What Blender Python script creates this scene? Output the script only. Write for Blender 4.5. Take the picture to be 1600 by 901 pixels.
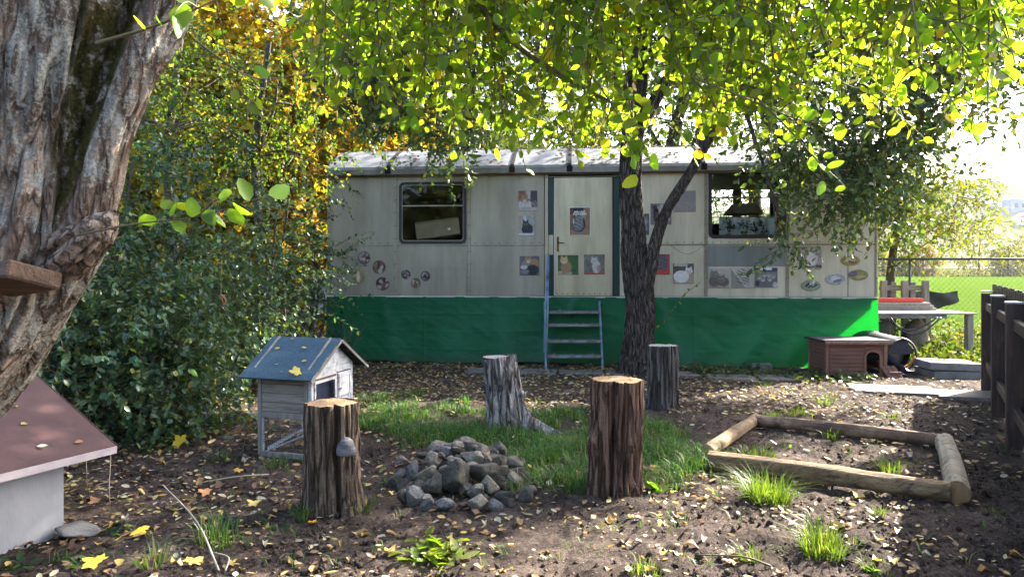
import bpy, math, random
import numpy as np
from mathutils import Vector, Matrix
random.seed(3)
rng = np.random.default_rng(11)
for o in list(bpy.data.objects):
    bpy.data.objects.remove(o)
SC = bpy.context.scene
COL = SC.collection
PI = math.pi

# ---------------------------------------------------------------- camera, sky, sun, exposure
CAMH, F, H0 = 1.54, 1100.0, 418.0            # eye height (m), focal length and horizon in photo pixels
cam_d = bpy.data.cameras.new('camera')
cam = bpy.data.objects.new('camera', cam_d)
COL.objects.link(cam)
cam.location = (0, 0, CAMH)
cam.rotation_euler = (math.radians(90), 0, 0)
cam_d.sensor_width = 36.0
cam_d.lens = 36.0 * F / 1600.0
cam_d.shift_y = -(450.5 - H0) / 1600.0
cam_d.clip_start = 0.05
cam_d.clip_end = 5000
SC.camera = cam

SUN_DIR = Vector((1.235, 0.85, 1.0)).normalized()      # towards the sun: from the right, behind the trailer
elev = math.asin(SUN_DIR.z)
azim = math.atan2(SUN_DIR.x, SUN_DIR.y)
W = bpy.data.worlds.new('World')
SC.world = W
W.use_nodes = True
wn = W.node_tree
wn.nodes.clear()
sky = wn.nodes.new('ShaderNodeTexSky')
sky.sky_type = 'NISHITA'
sky.sun_disc = False
sky.sun_elevation = elev
sky.sun_rotation = azim
sky.air_density = 0.8
sky.dust_density = 3.5
sky.ozone_density = 1.0
bg = wn.nodes.new('ShaderNodeBackground')
bg.inputs['Strength'].default_value = 0.14
wo = wn.nodes.new('ShaderNodeOutputWorld')
wn.links.new(sky.outputs[0], bg.inputs[0])
wn.links.new(bg.outputs[0], wo.inputs[0])
sun_d = bpy.data.lights.new('sun', 'SUN')
sun_d.energy = 5.0
sun_d.angle = math.radians(0.53)
sun_d.color = (1.0, 0.93, 0.82)
sun = bpy.data.objects.new('sun', sun_d)
COL.objects.link(sun)
sun.location = SUN_DIR * 40
sun.rotation_euler = SUN_DIR.to_track_quat('Z', 'Y').to_euler()
SC.view_settings.view_transform = 'Standard'
SC.view_settings.look = 'None'
SC.view_settings.gamma = 1.0
SC.view_settings.use_curve_mapping = False
SC.view_settings.exposure = 2.9
SC.cycles.max_bounces = 7
SC.cycles.diffuse_bounces = 4
SC.cycles.glossy_bounces = 3
SC.cycles.transmission_bounces = 5
SC.cycles.transparent_max_bounces = 12
SC.cycles.use_denoising = True
SC.cycles.caustics_reflective = False
SC.cycles.caustics_refractive = False


# ---------------------------------------------------------------- measuring helpers
def G(px, py, z=0.0):
    """point at height z that the photo pixel looks at"""
    Y = (CAMH - z) * F / (py - H0)
    return ((px - 800) / F * Y, Y, z)


def P(px, py, Y):
    return ((px - 800) / F * Y, Y, CAMH - (py - H0) / F * Y)


# ---------------------------------------------------------------- numpy noise
def _h(ix, iy, iz, seed):
    n = (ix.astype(np.int64) * 374761393 + iy.astype(np.int64) * 668265263 + iz.astype(np.int64) * 2147483647 + seed * 1274126177) & 0xffffffff
    n = ((n ^ (n >> 13)) * 1274126177) & 0xffffffff
    n = ((n ^ (n >> 16)) * 2246822519) & 0xffffffff
    return ((n ^ (n >> 15)) & 0xffffff) / float(0xffffff)


def vnoise(p, seed=0):
    p = np.asarray(p, float)
    i = np.floor(p)
    f = p - i
    f = f * f * f * (f * (f * 6 - 15) + 10)
    ix, iy, iz = i[..., 0], i[..., 1], i[..., 2]
    fx, fy, fz = f[..., 0], f[..., 1], f[..., 2]
    r = 0
    for a in (0, 1):
        wx = fx if a else 1 - fx
        for b in (0, 1):
            wy = fy if b else 1 - fy
            for c in (0, 1):
                wz = fz if c else 1 - fz
                r = r + wx * wy * wz * _h(ix + a, iy + b, iz + c, seed)
    return r * 2 - 1


def fbm(p, octs=4, seed=0, gain=0.5):
    p = np.asarray(p, float)
    a, s, t = 1.0, 0, 0
    for k in range(octs):
        s = s + a * vnoise(p * (2.0 ** k) + 17.3 * k, seed + k)
        t += a
        a *= gain
    return s / t


def v3(x, y, z):
    return np.stack(np.broadcast_arrays(x, y, z), -1).astype(float)


def gh(x, y):
    """height of the yard's soil"""
    x = np.asarray(x, float)
    y = np.asarray(y, float)
    return 0.028 * fbm(v3(x * 0.9, y * 0.9, 0.3), 3, 5) + 0.012 * fbm(v3(x * 5, y * 5, 1.3), 3, 9)


# ---------------------------------------------------------------- object helpers
ROOTM = {}


def tag(o, label=None, cat=None, group=None, kind=None):
    if label: o['label'] = label
    if cat: o['category'] = cat
    if group: o['group'] = group
    if kind: o['kind'] = kind
    return o


def thing(name, label, cat, loc=(0, 0, 0), rz=0.0, group=None):
    o = bpy.data.objects.new(name, None)
    COL.objects.link(o)
    o.location = loc
    o.rotation_euler = (0, 0, rz)
    o.empty_display_size = 0.1
    ROOTM[o.name] = (Matrix.Translation(loc) @ Matrix.Rotation(rz, 4, 'Z')).inverted()
    return tag(o, label, cat, group)


def link(name, me, mat, parent=None, smooth=False):
    if mat is not None:
        for m in (mat if isinstance(mat, (list, tuple)) else [mat]):
            me.materials.append(m)
    if smooth:
        me.polygons.foreach_set('use_smooth', np.ones(len(me.polygons), bool))
    o = bpy.data.objects.new(name, me)
    COL.objects.link(o)
    if parent is not None:
        o.parent = parent
        ROOTM[o.name] = ROOTM.get(parent.name, Matrix.Identity(4))
    return o


def tolocal(V, parent, local):
    if parent is None or local:
        return V
    m = np.array(ROOTM.get(parent.name, Matrix.Identity(4)))
    return V @ m[:3, :3].T + m[:3, 3]


def np_mesh(name, V, Fc, mat, parent=None, cols=None, smooth=False, local=False, fmat=None):
    """V (n,3); Fc: list of int arrays (m,k) of one polygon size each"""
    V = tolocal(np.asarray(V, float), parent, local)
    if isinstance(Fc, np.ndarray):
        Fc = [Fc]
    Fc = [np.asarray(f, np.int32) for f in Fc if len(f)]
    me = bpy.data.meshes.new(name)
    me.vertices.add(len(V))
    me.vertices.foreach_set('co', V.astype(np.float32).ravel())
    loops = np.concatenate([f.ravel() for f in Fc])
    tot = np.concatenate([np.full(len(f), f.shape[1], np.int32) for f in Fc])
    st = np.concatenate([[0], np.cumsum(tot)[:-1]]).astype(np.int32)
    me.loops.add(len(loops))
    me.loops.foreach_set('vertex_index', loops)
    me.polygons.add(len(tot))
    me.polygons.foreach_set('loop_start', st)
    me.polygons.foreach_set('loop_total', tot)
    if fmat is not None:
        me.polygons.foreach_set('material_index', np.asarray(fmat, np.int32))
    if cols is not None:
        a = me.color_attributes.new('Col', 'FLOAT_COLOR', 'POINT')
        c = np.ones((len(V), 4), np.float32)
        c[:, :3] = cols
        a.data.foreach_set('color', c.ravel())
    me.update(calc_edges=True)
    return link(name, me, mat, parent, smooth)


class MB:
    """collects boxes, tubes and polygons for ONE mesh object"""

    def __init__(s):
        s.v, s.f = [], []

    def add(s, v, f, M=None):
        b = len(s.v)
        for p in v:
            p = Vector(p)
            s.v.append(tuple(M @ p if M is not None else p))
        s.f += [tuple(i + b for i in q) for q in f]
        return s

    def box(s, a, b, M=None, ch=0.0):
        x0, y0, z0 = a
        x1, y1, z1 = b
        x0, x1 = min(x0, x1), max(x0, x1); y0, y1 = min(y0, y1), max(y0, y1); z0, z1 = min(z0, z1), max(z0, z1)
        if ch <= 0:
            v = [(x, y, z) for z in (z0, z1) for y in (y0, y1) for x in (x0, x1)]
            return s.add(v, [(0, 2, 3, 1), (4, 5, 7, 6), (0, 1, 5, 4), (2, 6, 7, 3), (0, 4, 6, 2), (1, 3, 7, 5)], M)
        c = min(ch, (x1 - x0) * .45, (y1 - y0) * .45, (z1 - z0) * .45)
        v, idx = [], {}
        for sx in (0, 1):
            for sy in (0, 1):
                for sz in (0, 1):
                    X, Y, Z = (x0, x1)[sx], (y0, y1)[sy], (z0, z1)[sz]
                    dx, dy, dz = c * (1 - 2 * sx), c * (1 - 2 * sy), c * (1 - 2 * sz)
                    for k, p in enumerate(((X, Y + dy, Z + dz), (X + dx, Y, Z + dz), (X + dx, Y + dy, Z))):
                        idx[sx, sy, sz, k] = len(v)
                        v.append(p)
        f = []
        I = lambda a_, b_, c_, k: idx[a_, b_, c_, k]
        for q in (0, 1):
            t = [I(q, 0, 0, 0), I(q, 1, 0, 0), I(q, 1, 1, 0), I(q, 0, 1, 0)]; f.append(t if q else t[::-1])
            t = [I(0, q, 0, 1), I(0, q, 1, 1), I(1, q, 1, 1), I(1, q, 0, 1)]; f.append(t if q else t[::-1])
            t = [I(0, 0, q, 2), I(1, 0, q, 2), I(1, 1, q, 2), I(0, 1, q, 2)]; f.append(t if q else t[::-1])
        for a_ in (0, 1):
            for b_ in (0, 1):
                t = [I(a_, b_, 0, 0), I(a_, b_, 1, 0), I(a_, b_, 1, 1), I(a_, b_, 0, 1)]; f.append(t if a_ != b_ else t[::-1])
                t = [I(a_, 0, b_, 0), I(a_, 0, b_, 2), I(a_, 1, b_, 2), I(a_, 1, b_, 0)]; f.append(t if a_ == b_ else t[::-1])
                t = [I(0, a_, b_, 1), I(1, a_, b_, 1), I(1, a_, b_, 2), I(0, a_, b_, 2)]; f.append(t if a_ == b_ else t[::-1])
        for a_ in (0, 1):
            for b_ in (0, 1):
                for c_ in (0, 1):
                    t = [I(a_, b_, c_, k) for k in (0, 1, 2)]
                    f.append(t if (a_ + b_ + c_) % 2 else t[::-1])
        return s.add(v, f, M)

    def bar(s, p, q, w, h, up=(0, 0, 1), ch=0.0):
        """a beam of section w x h from p to q"""
        p, q = Vector(p), Vector(q)
        d = q - p
        L = d.length
        d.normalize()
        x = d.cross(Vector(up))
        if x.length < 1e-4: x = Vector((1, 0, 0))
        x.normalize()
        z = x.cross(d)
        M = Matrix(((x.x, d.x, z.x, p.x), (x.y, d.y, z.y, p.y), (x.z, d.z, z.z, p.z), (0, 0, 0, 1)))
        return s.box((-w / 2, 0, -h / 2), (w / 2, L, h / 2), M, ch)

    def tube(s, pts, r, n=8, caps=True):
        pts = [Vector(p) for p in pts]
        rs = r if isinstance(r, (list, tuple)) else [r] * len(pts)
        v, f = [], []
        for i, p in enumerate(pts):
            d = (pts[min(i + 1, len(pts) - 1)] - pts[max(i - 1, 0)]).normalized()
            a = d.cross(Vector((0, 0, 1)))
            if a.length < 1e-3: a = d.cross(Vector((0, 1, 0)))
            a.normalize()
            b = a.cross(d)
            for k in range(n):
                t = 2 * PI * k / n
                v.append(p + (a * math.cos(t) + b * math.sin(t)) * rs[i])
        for i in range(len(pts) - 1):
            for k in range(n):
                f.append((i * n + k, i * n + (k + 1) % n, (i + 1) * n + (k + 1) % n, (i + 1) * n + k))
        if caps:
            f.append(tuple(range(n))[::-1])
            f.append(tuple((len(pts) - 1) * n + k for k in range(n)))
        return s.add(v, f)

    def prism(s, poly, d0, d1, M=None):
        """polygon of (x,z) extruded along y from d0 to d1"""
        n = len(poly)
        v = [(x, d0, z) for x, z in poly] + [(x, d1, z) for x, z in poly]
        f = [tuple(range(n)), tuple(range(n, 2 * n))[::-1]] + [(i, i + n, (i + 1) % n + n, (i + 1) % n) for i in range(n)]
        return s.add(v, f, M)

    def build(s, name, mat, parent=None, local=False, smooth=False, cols=None):
        me = bpy.data.meshes.new(name)
        V = tolocal(np.array(s.v, float), parent, local)
        me.from_pydata([tuple(p) for p in V], [], s.f)
        if cols is not None:
            a = me.color_attributes.new('Col', 'FLOAT_COLOR', 'POINT')
            c = np.ones((len(V), 4), np.float32); c[:, :3] = cols
            a.data.foreach_set('color', c.ravel())
        me.update()
        return link(name, me, mat, parent, smooth)


# ---------------------------------------------------------------- materials
class NT:
    def __init__(s, name):
        s.m = bpy.data.materials.new(name)
        s.m.use_nodes = True
        s.t = s.m.node_tree
        s.t.nodes.clear()
        s.out = s.n('ShaderNodeOutputMaterial')
        s._co = None

    def n(s, ty, **kw):
        nd = s.t.nodes.new(ty)
        for k, v in kw.items():
            if hasattr(nd, k) and k not in nd.inputs:
                setattr(nd, k, v)
        return nd

    def put(s, sock, v):
        if isinstance(v, bpy.types.NodeSocket):
            s.t.links.new(v, sock)
        elif isinstance(v, (tuple, list)) and len(v) == 3 and sock.type == 'RGBA':
            sock.default_value = (*v, 1)
        else:
            sock.default_value = v

    def co(s, scale=(1, 1, 1), rot=(0, 0, 0)):
        tc = s.n('ShaderNodeTexCoord')
        mp = s.n('ShaderNodeMapping')
        s.t.links.new(tc.outputs['Object'], mp.inputs[0])
        mp.inputs['Scale'].default_value = scale
        mp.inputs['Rotation'].default_value = rot
        return mp.outputs[0]

    def noise(s, scale, detail=4, rough=0.55, vec=None, dist=0.0):
        nd = s.n('ShaderNodeTexNoise')
        s.put(nd.inputs['Vector'], vec if vec is not None else s.co())
        nd.inputs['Scale'].default_value = scale
        nd.inputs['Detail'].default_value = detail
        nd.inputs['Roughness'].default_value = rough
        nd.inputs['Distortion'].default_value = dist
        return nd.outputs['Fac']

    def voro(s, scale, vec=None, feature='F1', out='Distance'):
        nd = s.n('ShaderNodeTexVoronoi')
        nd.feature = feature
        s.put(nd.inputs['Vector'], vec if vec is not None else s.co())
        nd.inputs['Scale'].default_value = scale
        return nd.outputs[out]

    def ramp(s, fac, stops):
        nd = s.n('ShaderNodeValToRGB')
        s.put(nd.inputs[0], fac)
        e = nd.color_ramp.elements
        while len(e) < len(stops): e.new(0.5)
        for el, (p, c) in zip(e, stops):
            el.position = p
            el.color = (*c, 1) if isinstance(c, (tuple, list)) else (c, c, c, 1)
        return nd.outputs[0]

    def mix(s, fac, a, b, mode='MIX'):
        nd = s.n('ShaderNodeMix')
        nd.data_type = 'RGBA'
        nd.blend_type = mode
        s.put(nd.inputs[0], fac)
        s.put(nd.inputs[6], a)
        s.put(nd.inputs[7], b)
        return nd.outputs[2]

    def math(s, op, a, b=0.0):
        nd = s.n('ShaderNodeMath')
        nd.operation = op
        s.put(nd.inputs[0], a)
        s.put(nd.inputs[1], b)
        return nd.outputs[0]

    def bump(s, h, strength=0.3, dist=0.02, prev=None):
        nd = s.n('ShaderNodeBump')
        s.put(nd.inputs['Height'], h)
        nd.inputs['Strength'].default_value = strength
        nd.inputs['Distance'].default_value = dist
        if prev is not None: s.t.links.new(prev, nd.inputs['Normal'])
        return nd.outputs[0]

    def attr(s, name='Col'):
        nd = s.n('ShaderNodeAttribute')
        nd.attribute_name = name
        return nd.outputs['Color']

    def pbr(s, col, rough=0.6, metal=0.0, normal=None, spec=0.5, out=True):
        p = s.n('ShaderNodeBsdfPrincipled')
        s.put(p.inputs['Base Color'], col)
        s.put(p.inputs['Roughness'], rough)
        s.put(p.inputs['Metallic'], metal)
        p.inputs['Specular IOR Level'].default_value = spec
        if normal is not None: s.t.links.new(normal, p.inputs['Normal'])
        if out: s.t.links.new(p.outputs[0], s.out.inputs[0])
        return p.outputs[0]


def noisy(name, c1, c2, scale=6, rough=0.7, metal=0.0, bump=0.3, bscale=30, bdist=0.01, stretch=(1, 1, 1), spec=0.4, detail=6, c3=None, s3=25):
    t = NT(name)
    v = t.co(stretch)
    c = t.ramp(t.noise(scale, detail, 0.6, v), [(0.32, c1), (0.68, c2)])
    if c3 is not None:
        c = t.mix(t.ramp(t.noise(s3, 5, 0.7, v), [(0.52, 0.0), (0.66, 1.0)]), c, c3)
    t.pbr(c, rough, metal, t.bump(t.noise(bscale, 6, 0.65, v), bump, bdist), spec)
    return t.m


def leafmat(name, trans=0.45, rough=0.42, spec=0.35, tint=(1.5, 1.35, 0.5)):
    """thin leaf: its own colour from the mesh, light shining through it yellower"""
    t = NT(name)
    c = t.attr()
    c2 = t.mix(1.0, c, tint, 'MULTIPLY')
    p = t.pbr(c, rough, 0, None, spec, out=False)
    tr = t.n('ShaderNodeBsdfTranslucent')
    t.put(tr.inputs[0], c2)
    mx = t.n('ShaderNodeMixShader')
    mx.inputs[0].default_value = trans
    t.t.links.new(p, mx.inputs[1])
    t.t.links.new(tr.outputs[0], mx.inputs[2])
    t.t.links.new(mx.outputs[0], t.out.inputs[0])
    return t.m


M = {}
M['leaf'] = leafmat('leaf_surface', 0.68, tint=(1.55, 1.6, 0.4))
M['leaf_dull'] = leafmat('leaf_dull', 0.35, 0.38, 0.5)
M['litter'] = leafmat('fallen_leaf_surface', 0.25, 0.55, 0.3, (1.1, 1.0, 0.7))
M['grass'] = leafmat('grass_blade', 0.45, 0.45, 0.3, (1.25, 1.2, 0.5))


def soil_mat():
    t = NT('soil')
    v = t.co()
    a = t.ramp(t.noise(2.2, 6, 0.65, v), [(0.3, (0.028, 0.0215, 0.018)), (0.7, (0.175, 0.135, 0.112))])
    b = t.ramp(t.noise(38, 6, 0.75, v), [(0.35, (0.35, 0.33, 0.32)), (0.65, (1.35, 1.3, 1.25))])
    c = t.mix(1.0, a, b, 'MULTIPLY')
    chips = t.ramp(t.voro(55, v), [(0.08, 1.0), (0.2, 0.0)])
    m = t.math('MULTIPLY', chips, t.ramp(t.noise(9, 3, 0.6, v), [(0.5, 0.0), (0.62, 1.0)]))
    c = t.mix(m, c, (0.16, 0.11, 0.07))
    n = t.bump(t.noise(22, 8, 0.78, v), 1.0, 0.08)
    n = t.bump(t.noise(120, 4, 0.7, v), 0.7, 0.012, n)
    t.pbr(c, 0.95, 0, n, 0.15)
    return t.m


def bark_mat(name, c1, c2, ridge=7, lichen=0.0, moss=0.0, lich=(0.42, 0.46, 0.42), wz=0.16, bd=0.03, plate=1.0):
    t = NT(name)
    v0 = t.co((1, 1, wz))
    w = t.n('ShaderNodeTexNoise')
    t.put(w.inputs['Vector'], v0)
    w.inputs['Scale'].default_value = ridge * 1.6
    w.inputs['Detail'].default_value = 4
    sc = t.n('ShaderNodeVectorMath', operation='SCALE')
    t.put(sc.inputs[0], w.outputs['Color'])
    sc.inputs['Scale'].default_value = 0.9 / ridge
    ad = t.n('ShaderNodeVectorMath', operation='ADD')
    t.put(ad.inputs[0], v0)
    t.put(ad.inputs[1], sc.outputs[0])
    v = ad.outputs[0]
    iso = t.co()
    crack = t.voro(ridge * 2.6 * plate, v, 'DISTANCE_TO_EDGE')
    f = t.noise(ridge * 3.0, 8, 0.62, v, 0.4)
    g = t.noise(ridge * 11.0, 6, 0.7, v, 0.3)
    c = t.ramp(t.math('ADD', t.math('MULTIPLY', f, 0.6), t.math('MULTIPLY', g, 0.4)), [(0.36, c1), (0.60, c2)])
    cm = t.ramp(crack, [(0.0, 1.0), (0.16, 0.0)])
    c = t.mix(t.math('MULTIPLY', cm, 0.75), c, tuple(x * 0.45 for x in c1))
    c = t.mix(1.0, c, t.ramp(t.noise(75, 5, 0.75, iso), [(0.3, 0.62), (0.7, 1.25)]), 'MULTIPLY')
    n = t.bump(t.ramp(crack, [(0.0, 0.0), (0.16, 1.0)]), 1.0, bd * 1.3)
    n = t.bump(f, 0.7, bd * 0.8, n)
    n = t.bump(g, 0.7, bd * 0.4, n)
    n = t.bump(t.noise(110, 5, 0.7, iso), 0.4, 0.006, n)
    if lichen > 0:
        big = t.noise(2.6, 3, 0.55, iso)
        mid = t.noise(17, 5, 0.7, iso)
        fine = t.noise(85, 5, 0.75, iso)
        k = t.math('ADD', t.math('ADD', t.math('MULTIPLY', big, 0.30), t.math('MULTIPLY', mid, 0.28)), t.math('MULTIPLY', fine, 0.42))
        k = t.math('SUBTRACT', k, t.math('MULTIPLY', cm, 0.06))
        msk = t.ramp(k, [(0.575 - lichen * 0.065, 0.0), (0.60 - lichen * 0.065, 1.0)])
        lc = t.ramp(t.noise(130, 4, 0.75, iso), [(0.36, tuple(x * 0.42 for x in lich)), (0.58, lich)])
        c = t.mix(msk, c, lc)
        n = t.bump(t.math('MULTIPLY', msk, t.noise(150, 4, 0.8, iso)), 0.9, 0.012, n)
    if moss > 0:
        mm = t.ramp(t.attr('Col'), [(0.35, 0.0), (0.75, 1.0)])
        mk = t.math('MULTIPLY', mm, t.ramp(t.noise(14, 5, 0.7, iso), [(0.38, 0.0), (0.5, 1.0)]))
        mc = t.ramp(t.noise(90, 5, 0.75, iso), [(0.35, (0.012, 0.014, 0.004)), (0.65, (0.10, 0.088, 0.014))])
        c = t.mix(mk, c, mc)
        n = t.bump(t.math('MULTIPLY', mk, t.noise(120, 4, 0.8, iso)), 1.0, 0.015, n)
    t.pbr(c, 0.9, 0, n, 0.2)
    return t.m


def cut_mat(name, c1, c2, scale=14):
    t = NT(name)
    tc = t.n('ShaderNodeTexCoord')
    w = t.n('ShaderNodeTexWave')
    w.wave_type = 'RINGS'
    w.rings_direction = 'Z'
    t.t.links.new(tc.outputs['Object'], w.inputs['Vector'])
    w.inputs['Scale'].default_value = scale
    w.inputs['Distortion'].default_value = 2.5
    w.inputs['Detail'].default_value = 3
    w.inputs['Detail Scale'].default_value = 2
    c = t.mix(t.ramp(w.outputs['Fac'], [(0.2, 0.0), (0.8, 0.6)]), c1, c2)
    c = t.mix(t.ramp(t.noise(7, 5, 0.65), [(0.45, 0.0), (0.75, 0.8)]), c, tuple(x * 0.55 for x in c1))
    sp = t.n('ShaderNodeSeparateXYZ')
    t.t.links.new(tc.outputs['Object'], sp.inputs[0])
    an = t.math('ARCTAN2', sp.outputs[1], sp.outputs[0])
    cr = t.math('ABSOLUTE', t.math('SINE', t.math('ADD', t.math('MULTIPLY', an, 2.5), t.math('MULTIPLY', t.noise(9, 3, 0.6), 5.0))))
    ck = t.math('MULTIPLY', t.ramp(cr, [(0.0, 1.0), (0.07, 0.0)]), t.ramp(t.noise(5, 2, 0.5), [(0.42, 0.0), (0.55, 1.0)]))
    c = t.mix(ck, c, (0.05, 0.03, 0.018))
    saw = t.noise(6, 3, 0.6, t.co((1, 14, 1), (0, 0, 0.5)))
    c = t.mix(t.ramp(saw, [(0.45, 0.0), (0.7, 0.45)]), c, tuple(x * 0.6 for x in c2))
    n = t.bump(t.noise(70, 6, 0.7), 0.5, 0.006)
    n = t.bump(saw, 0.5, 0.006, n)
    t.pbr(c, 0.85, 0, n, 0.2)
    return t.m


def metal_wall(name, c1, c2, rust=0.5, metal=0.35, rough=0.42):
    t = NT(name)
    v = t.co((1, 1, 0.18))
    c = t.ramp(t.noise(2.6, 7, 0.62, v), [(0.28, tuple(x * .82 for x in c1)), (0.72, tuple(x * 1.06 for x in c2))])
    c = t.mix(t.ramp(t.noise(7, 6, 0.7, t.co((1, 1, 0.05))), [(0.5, 0.0), (0.75, 0.45)]), c, tuple(x * 0.6 for x in c1))
    d = t.ramp(t.noise(16, 6, 0.75, v), [(0.55, 0.0), (0.72, 0.55 * rust)])
    c = t.mix(d, c, (0.15, 0.105, 0.062))
    sp = t.ramp(t.noise(42, 3, 0.7), [(0.71, 0.0), (0.75, 0.8 * rust)])
    c = t.mix(sp, c, (0.09, 0.05, 0.03))
    n = t.bump(t.noise(2.2, 2, 0.5), 0.25, 0.03)
    n = t.bump(t.noise(60, 4, 0.6, v), 0.08, 0.004, n)
    t.pbr(c, t.ramp(t.noise(9, 4, 0.6, v), [(0.3, rough - 0.08), (0.7, rough + 0.16)]), metal, n, 0.5)
    return t.m


def glass_mat():
    t = NT('thin_glass')
    tr = t.n('ShaderNodeBsdfTransparent')
    tr.inputs[0].default_value = (0.92, 0.95, 0.94, 1)
    gl = t.n('ShaderNodeBsdfGlossy')
    gl.inputs['Roughness'].default_value = 0.02
    fr = t.n('ShaderNodeFresnel')
    fr.inputs['IOR'].default_value = 1.25
    mx = t.n('ShaderNodeMixShader')
    t.t.links.new(fr.outputs[0], mx.inputs[0])
    t.t.links.new(tr.outputs[0], mx.inputs[1])
    t.t.links.new(gl.outputs[0], mx.inputs[2])
    t.t.links.new(mx.outputs[0], t.out.inputs[0])
    return t.m


def tarp_mat():
    t = NT('green_tarpaulin')
    v = t.co()
    c = t.ramp(t.noise(1.5, 4, 0.5, v), [(0.3, (0.005, 0.112, 0.041)), (0.7, (0.008, 0.158, 0.058))])
    c = t.mix(t.ramp(t.noise(3.0, 5, 0.6, t.co((1, 1, 0.12))), [(0.5, 0.0), (0.8, 0.35)]), c, (0.03, 0.15, 0.085))
    sp = t.n('ShaderNodeSeparateXYZ')
    t.put(sp.inputs[0], v)
    h = t.math('SUBTRACT', 0.34, sp.outputs[2])
    splash = t.math('ADD', t.math('MULTIPLY', h, 1.5), t.math('MULTIPLY', t.noise(13, 6, 0.75, v), 0.9))
    c = t.mix(t.ramp(splash, [(0.66, 0.0), (1.0, 0.7)]), c, (0.05, 0.04, 0.03))
    specks = t.ramp(t.noise(70, 3, 0.7, v), [(0.68, 0.0), (0.72, 0.6)])
    c = t.mix(specks, c, (0.10, 0.12, 0.08))
    w = t.noise(3.2, 4, 0.55, t.co((1.0, 1, 1.9), (0, 0.5, 0)), 0.6)
    n = t.bump(w, 0.35, 0.05)
    n = t.bump(t.noise(16, 4, 0.6, t.co((1, 1, 2.5), (0, -0.6, 0)), 0.8), 0.25, 0.012, n)
    p = t.pbr(c, 0.42, 0, n, 0.3, out=False)
    tr = t.n('ShaderNodeBsdfTranslucent')
    tr.inputs[0].default_value = (0.004, 0.30, 0.012, 1)
    mx = t.n('ShaderNodeMixShader')
    mx.inputs[0].default_value = 0.4
    t.t.links.new(p, mx.inputs[1])
    t.t.links.new(tr.outputs[0], mx.inputs[2])
    t.t.links.new(mx.outputs[0], t.out.inputs[0])
    return t.m


def print_mat():
    t = NT('colour_print')
    t.pbr(t.attr(), 0.5, 0, None, 0.3)
    return t.m


def stone_mat(name, c1, c2):
    t = NT(name)
    oi = t.n('ShaderNodeObjectInfo')
    c = t.ramp(t.noise(9, 6, 0.65), [(0.3, c1), (0.7, c2)])
    c = t.mix(t.ramp(t.noise(42, 6, 0.8), [(0.46, 0.0), (0.62, 0.85)]), c, tuple(x * 0.42 for x in c1))
    c = t.mix(t.ramp(t.noise(5.5, 3, 0.6), [(0.56, 0.0), (0.68, 0.5)]), c, (0.10, 0.11, 0.055))
    k = t.math('ADD', t.math('MULTIPLY', oi.outputs['Random'], 0.95), 0.55)
    hsv = t.n('ShaderNodeHueSaturation')
    t.put(hsv.inputs['Color'], c)
    t.put(hsv.inputs['Value'], k)
    n = t.bump(t.noise(26, 7, 0.75), 0.9, 0.03)
    t.pbr(hsv.outputs[0], 0.85, 0, n, 0.3)
    return t.m


M['soil'] = soil_mat()
M['bark_lichen'] = bark_mat('lichen_bark', (0.15, 0.10, 0.072), (0.44, 0.325, 0.24), 4.2, 1.6, 1.0, (0.54, 0.53, 0.45), wz=0.15, bd=0.04, plate=1.3)
M['bark_dark'] = bark_mat('dark_tree_bark', (0.036, 0.028, 0.023), (0.15, 0.118, 0.092), 9, 0.25, 0, (0.2, 0.2, 0.17))
M['bark_red'] = bark_mat('red_brown_bark', (0.07, 0.040, 0.028), (0.23, 0.138, 0.095), 7, 0.2, 0, (0.26, 0.19, 0.14), 0.09, 0.04)
M['bark_brown'] = bark_mat('brown_furrowed_bark', (0.07, 0.049, 0.034), (0.25, 0.18, 0.125), 7, 0.4, 0, (0.25, 0.21, 0.11), 0.06, 0.04)
M['bark_pale'] = bark_mat('bleached_bark', (0.09, 0.072, 0.060), (0.52, 0.455, 0.40), 5, 0.3, 0, (0.45, 0.44, 0.42), 0.1, 0.05)
M['bark_grey'] = bark_mat('grey_bark', (0.045, 0.038, 0.031), (0.19, 0.16, 0.135), 7, 0.3, 0, (0.24, 0.22, 0.2), 0.06, 0.04)
M['twig'] = noisy('twig_bark', (0.03, 0.022, 0.016), (0.085, 0.065, 0.045), 12, 0.85)
M['twig_green'] = noisy('young_twig', (0.07, 0.06, 0.02), (0.14, 0.11, 0.05), 12, 0.7)
M['cut_fresh'] = cut_mat('fresh_cut_wood', (0.33, 0.225, 0.125), (0.21, 0.12, 0.055))
M['cut_grey'] = cut_mat('weathered_cut_wood', (0.42, 0.37, 0.32), (0.27, 0.23, 0.195))
M['log'] = noisy('peeled_log', (0.12, 0.074, 0.034), (0.27, 0.185, 0.095), 5, 0.8, 0, 1.0, 26, 0.02, (0.5, 2.2, 2.2), c3=(0.06, 0.038, 0.022), s3=8)
M['log_dark'] = noisy('dark_log', (0.05, 0.03, 0.02), (0.15, 0.09, 0.055), 5, 0.85, 0, 0.6, 24, 0.015, c3=(0.22, 0.15, 0.09), s3=7)
M['plank_dark'] = noisy('dark_split_board', (0.05, 0.03, 0.02), (0.13, 0.08, 0.05), 6, 0.85, 0, 0.8, 22, 0.02, (1, 5, 5))
M['leaf_far'] = leafmat('distant_leaf', 0.42, 0.6, 0.1, tint=(1.25, 1.2, 0.5))
M['birch'] = noisy('birch_log', (0.16, 0.125, 0.08), (0.33, 0.28, 0.205), 6, 0.8, 0, 0.5, 20, 0.012, c3=(0.06, 0.05, 0.04), s3=11)
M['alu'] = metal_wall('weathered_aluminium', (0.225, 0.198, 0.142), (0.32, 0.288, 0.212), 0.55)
M['alu_door'] = metal_wall('door_aluminium', (0.36, 0.31, 0.20), (0.52, 0.46, 0.31), 0.5, 0.35, 0.36)
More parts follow.
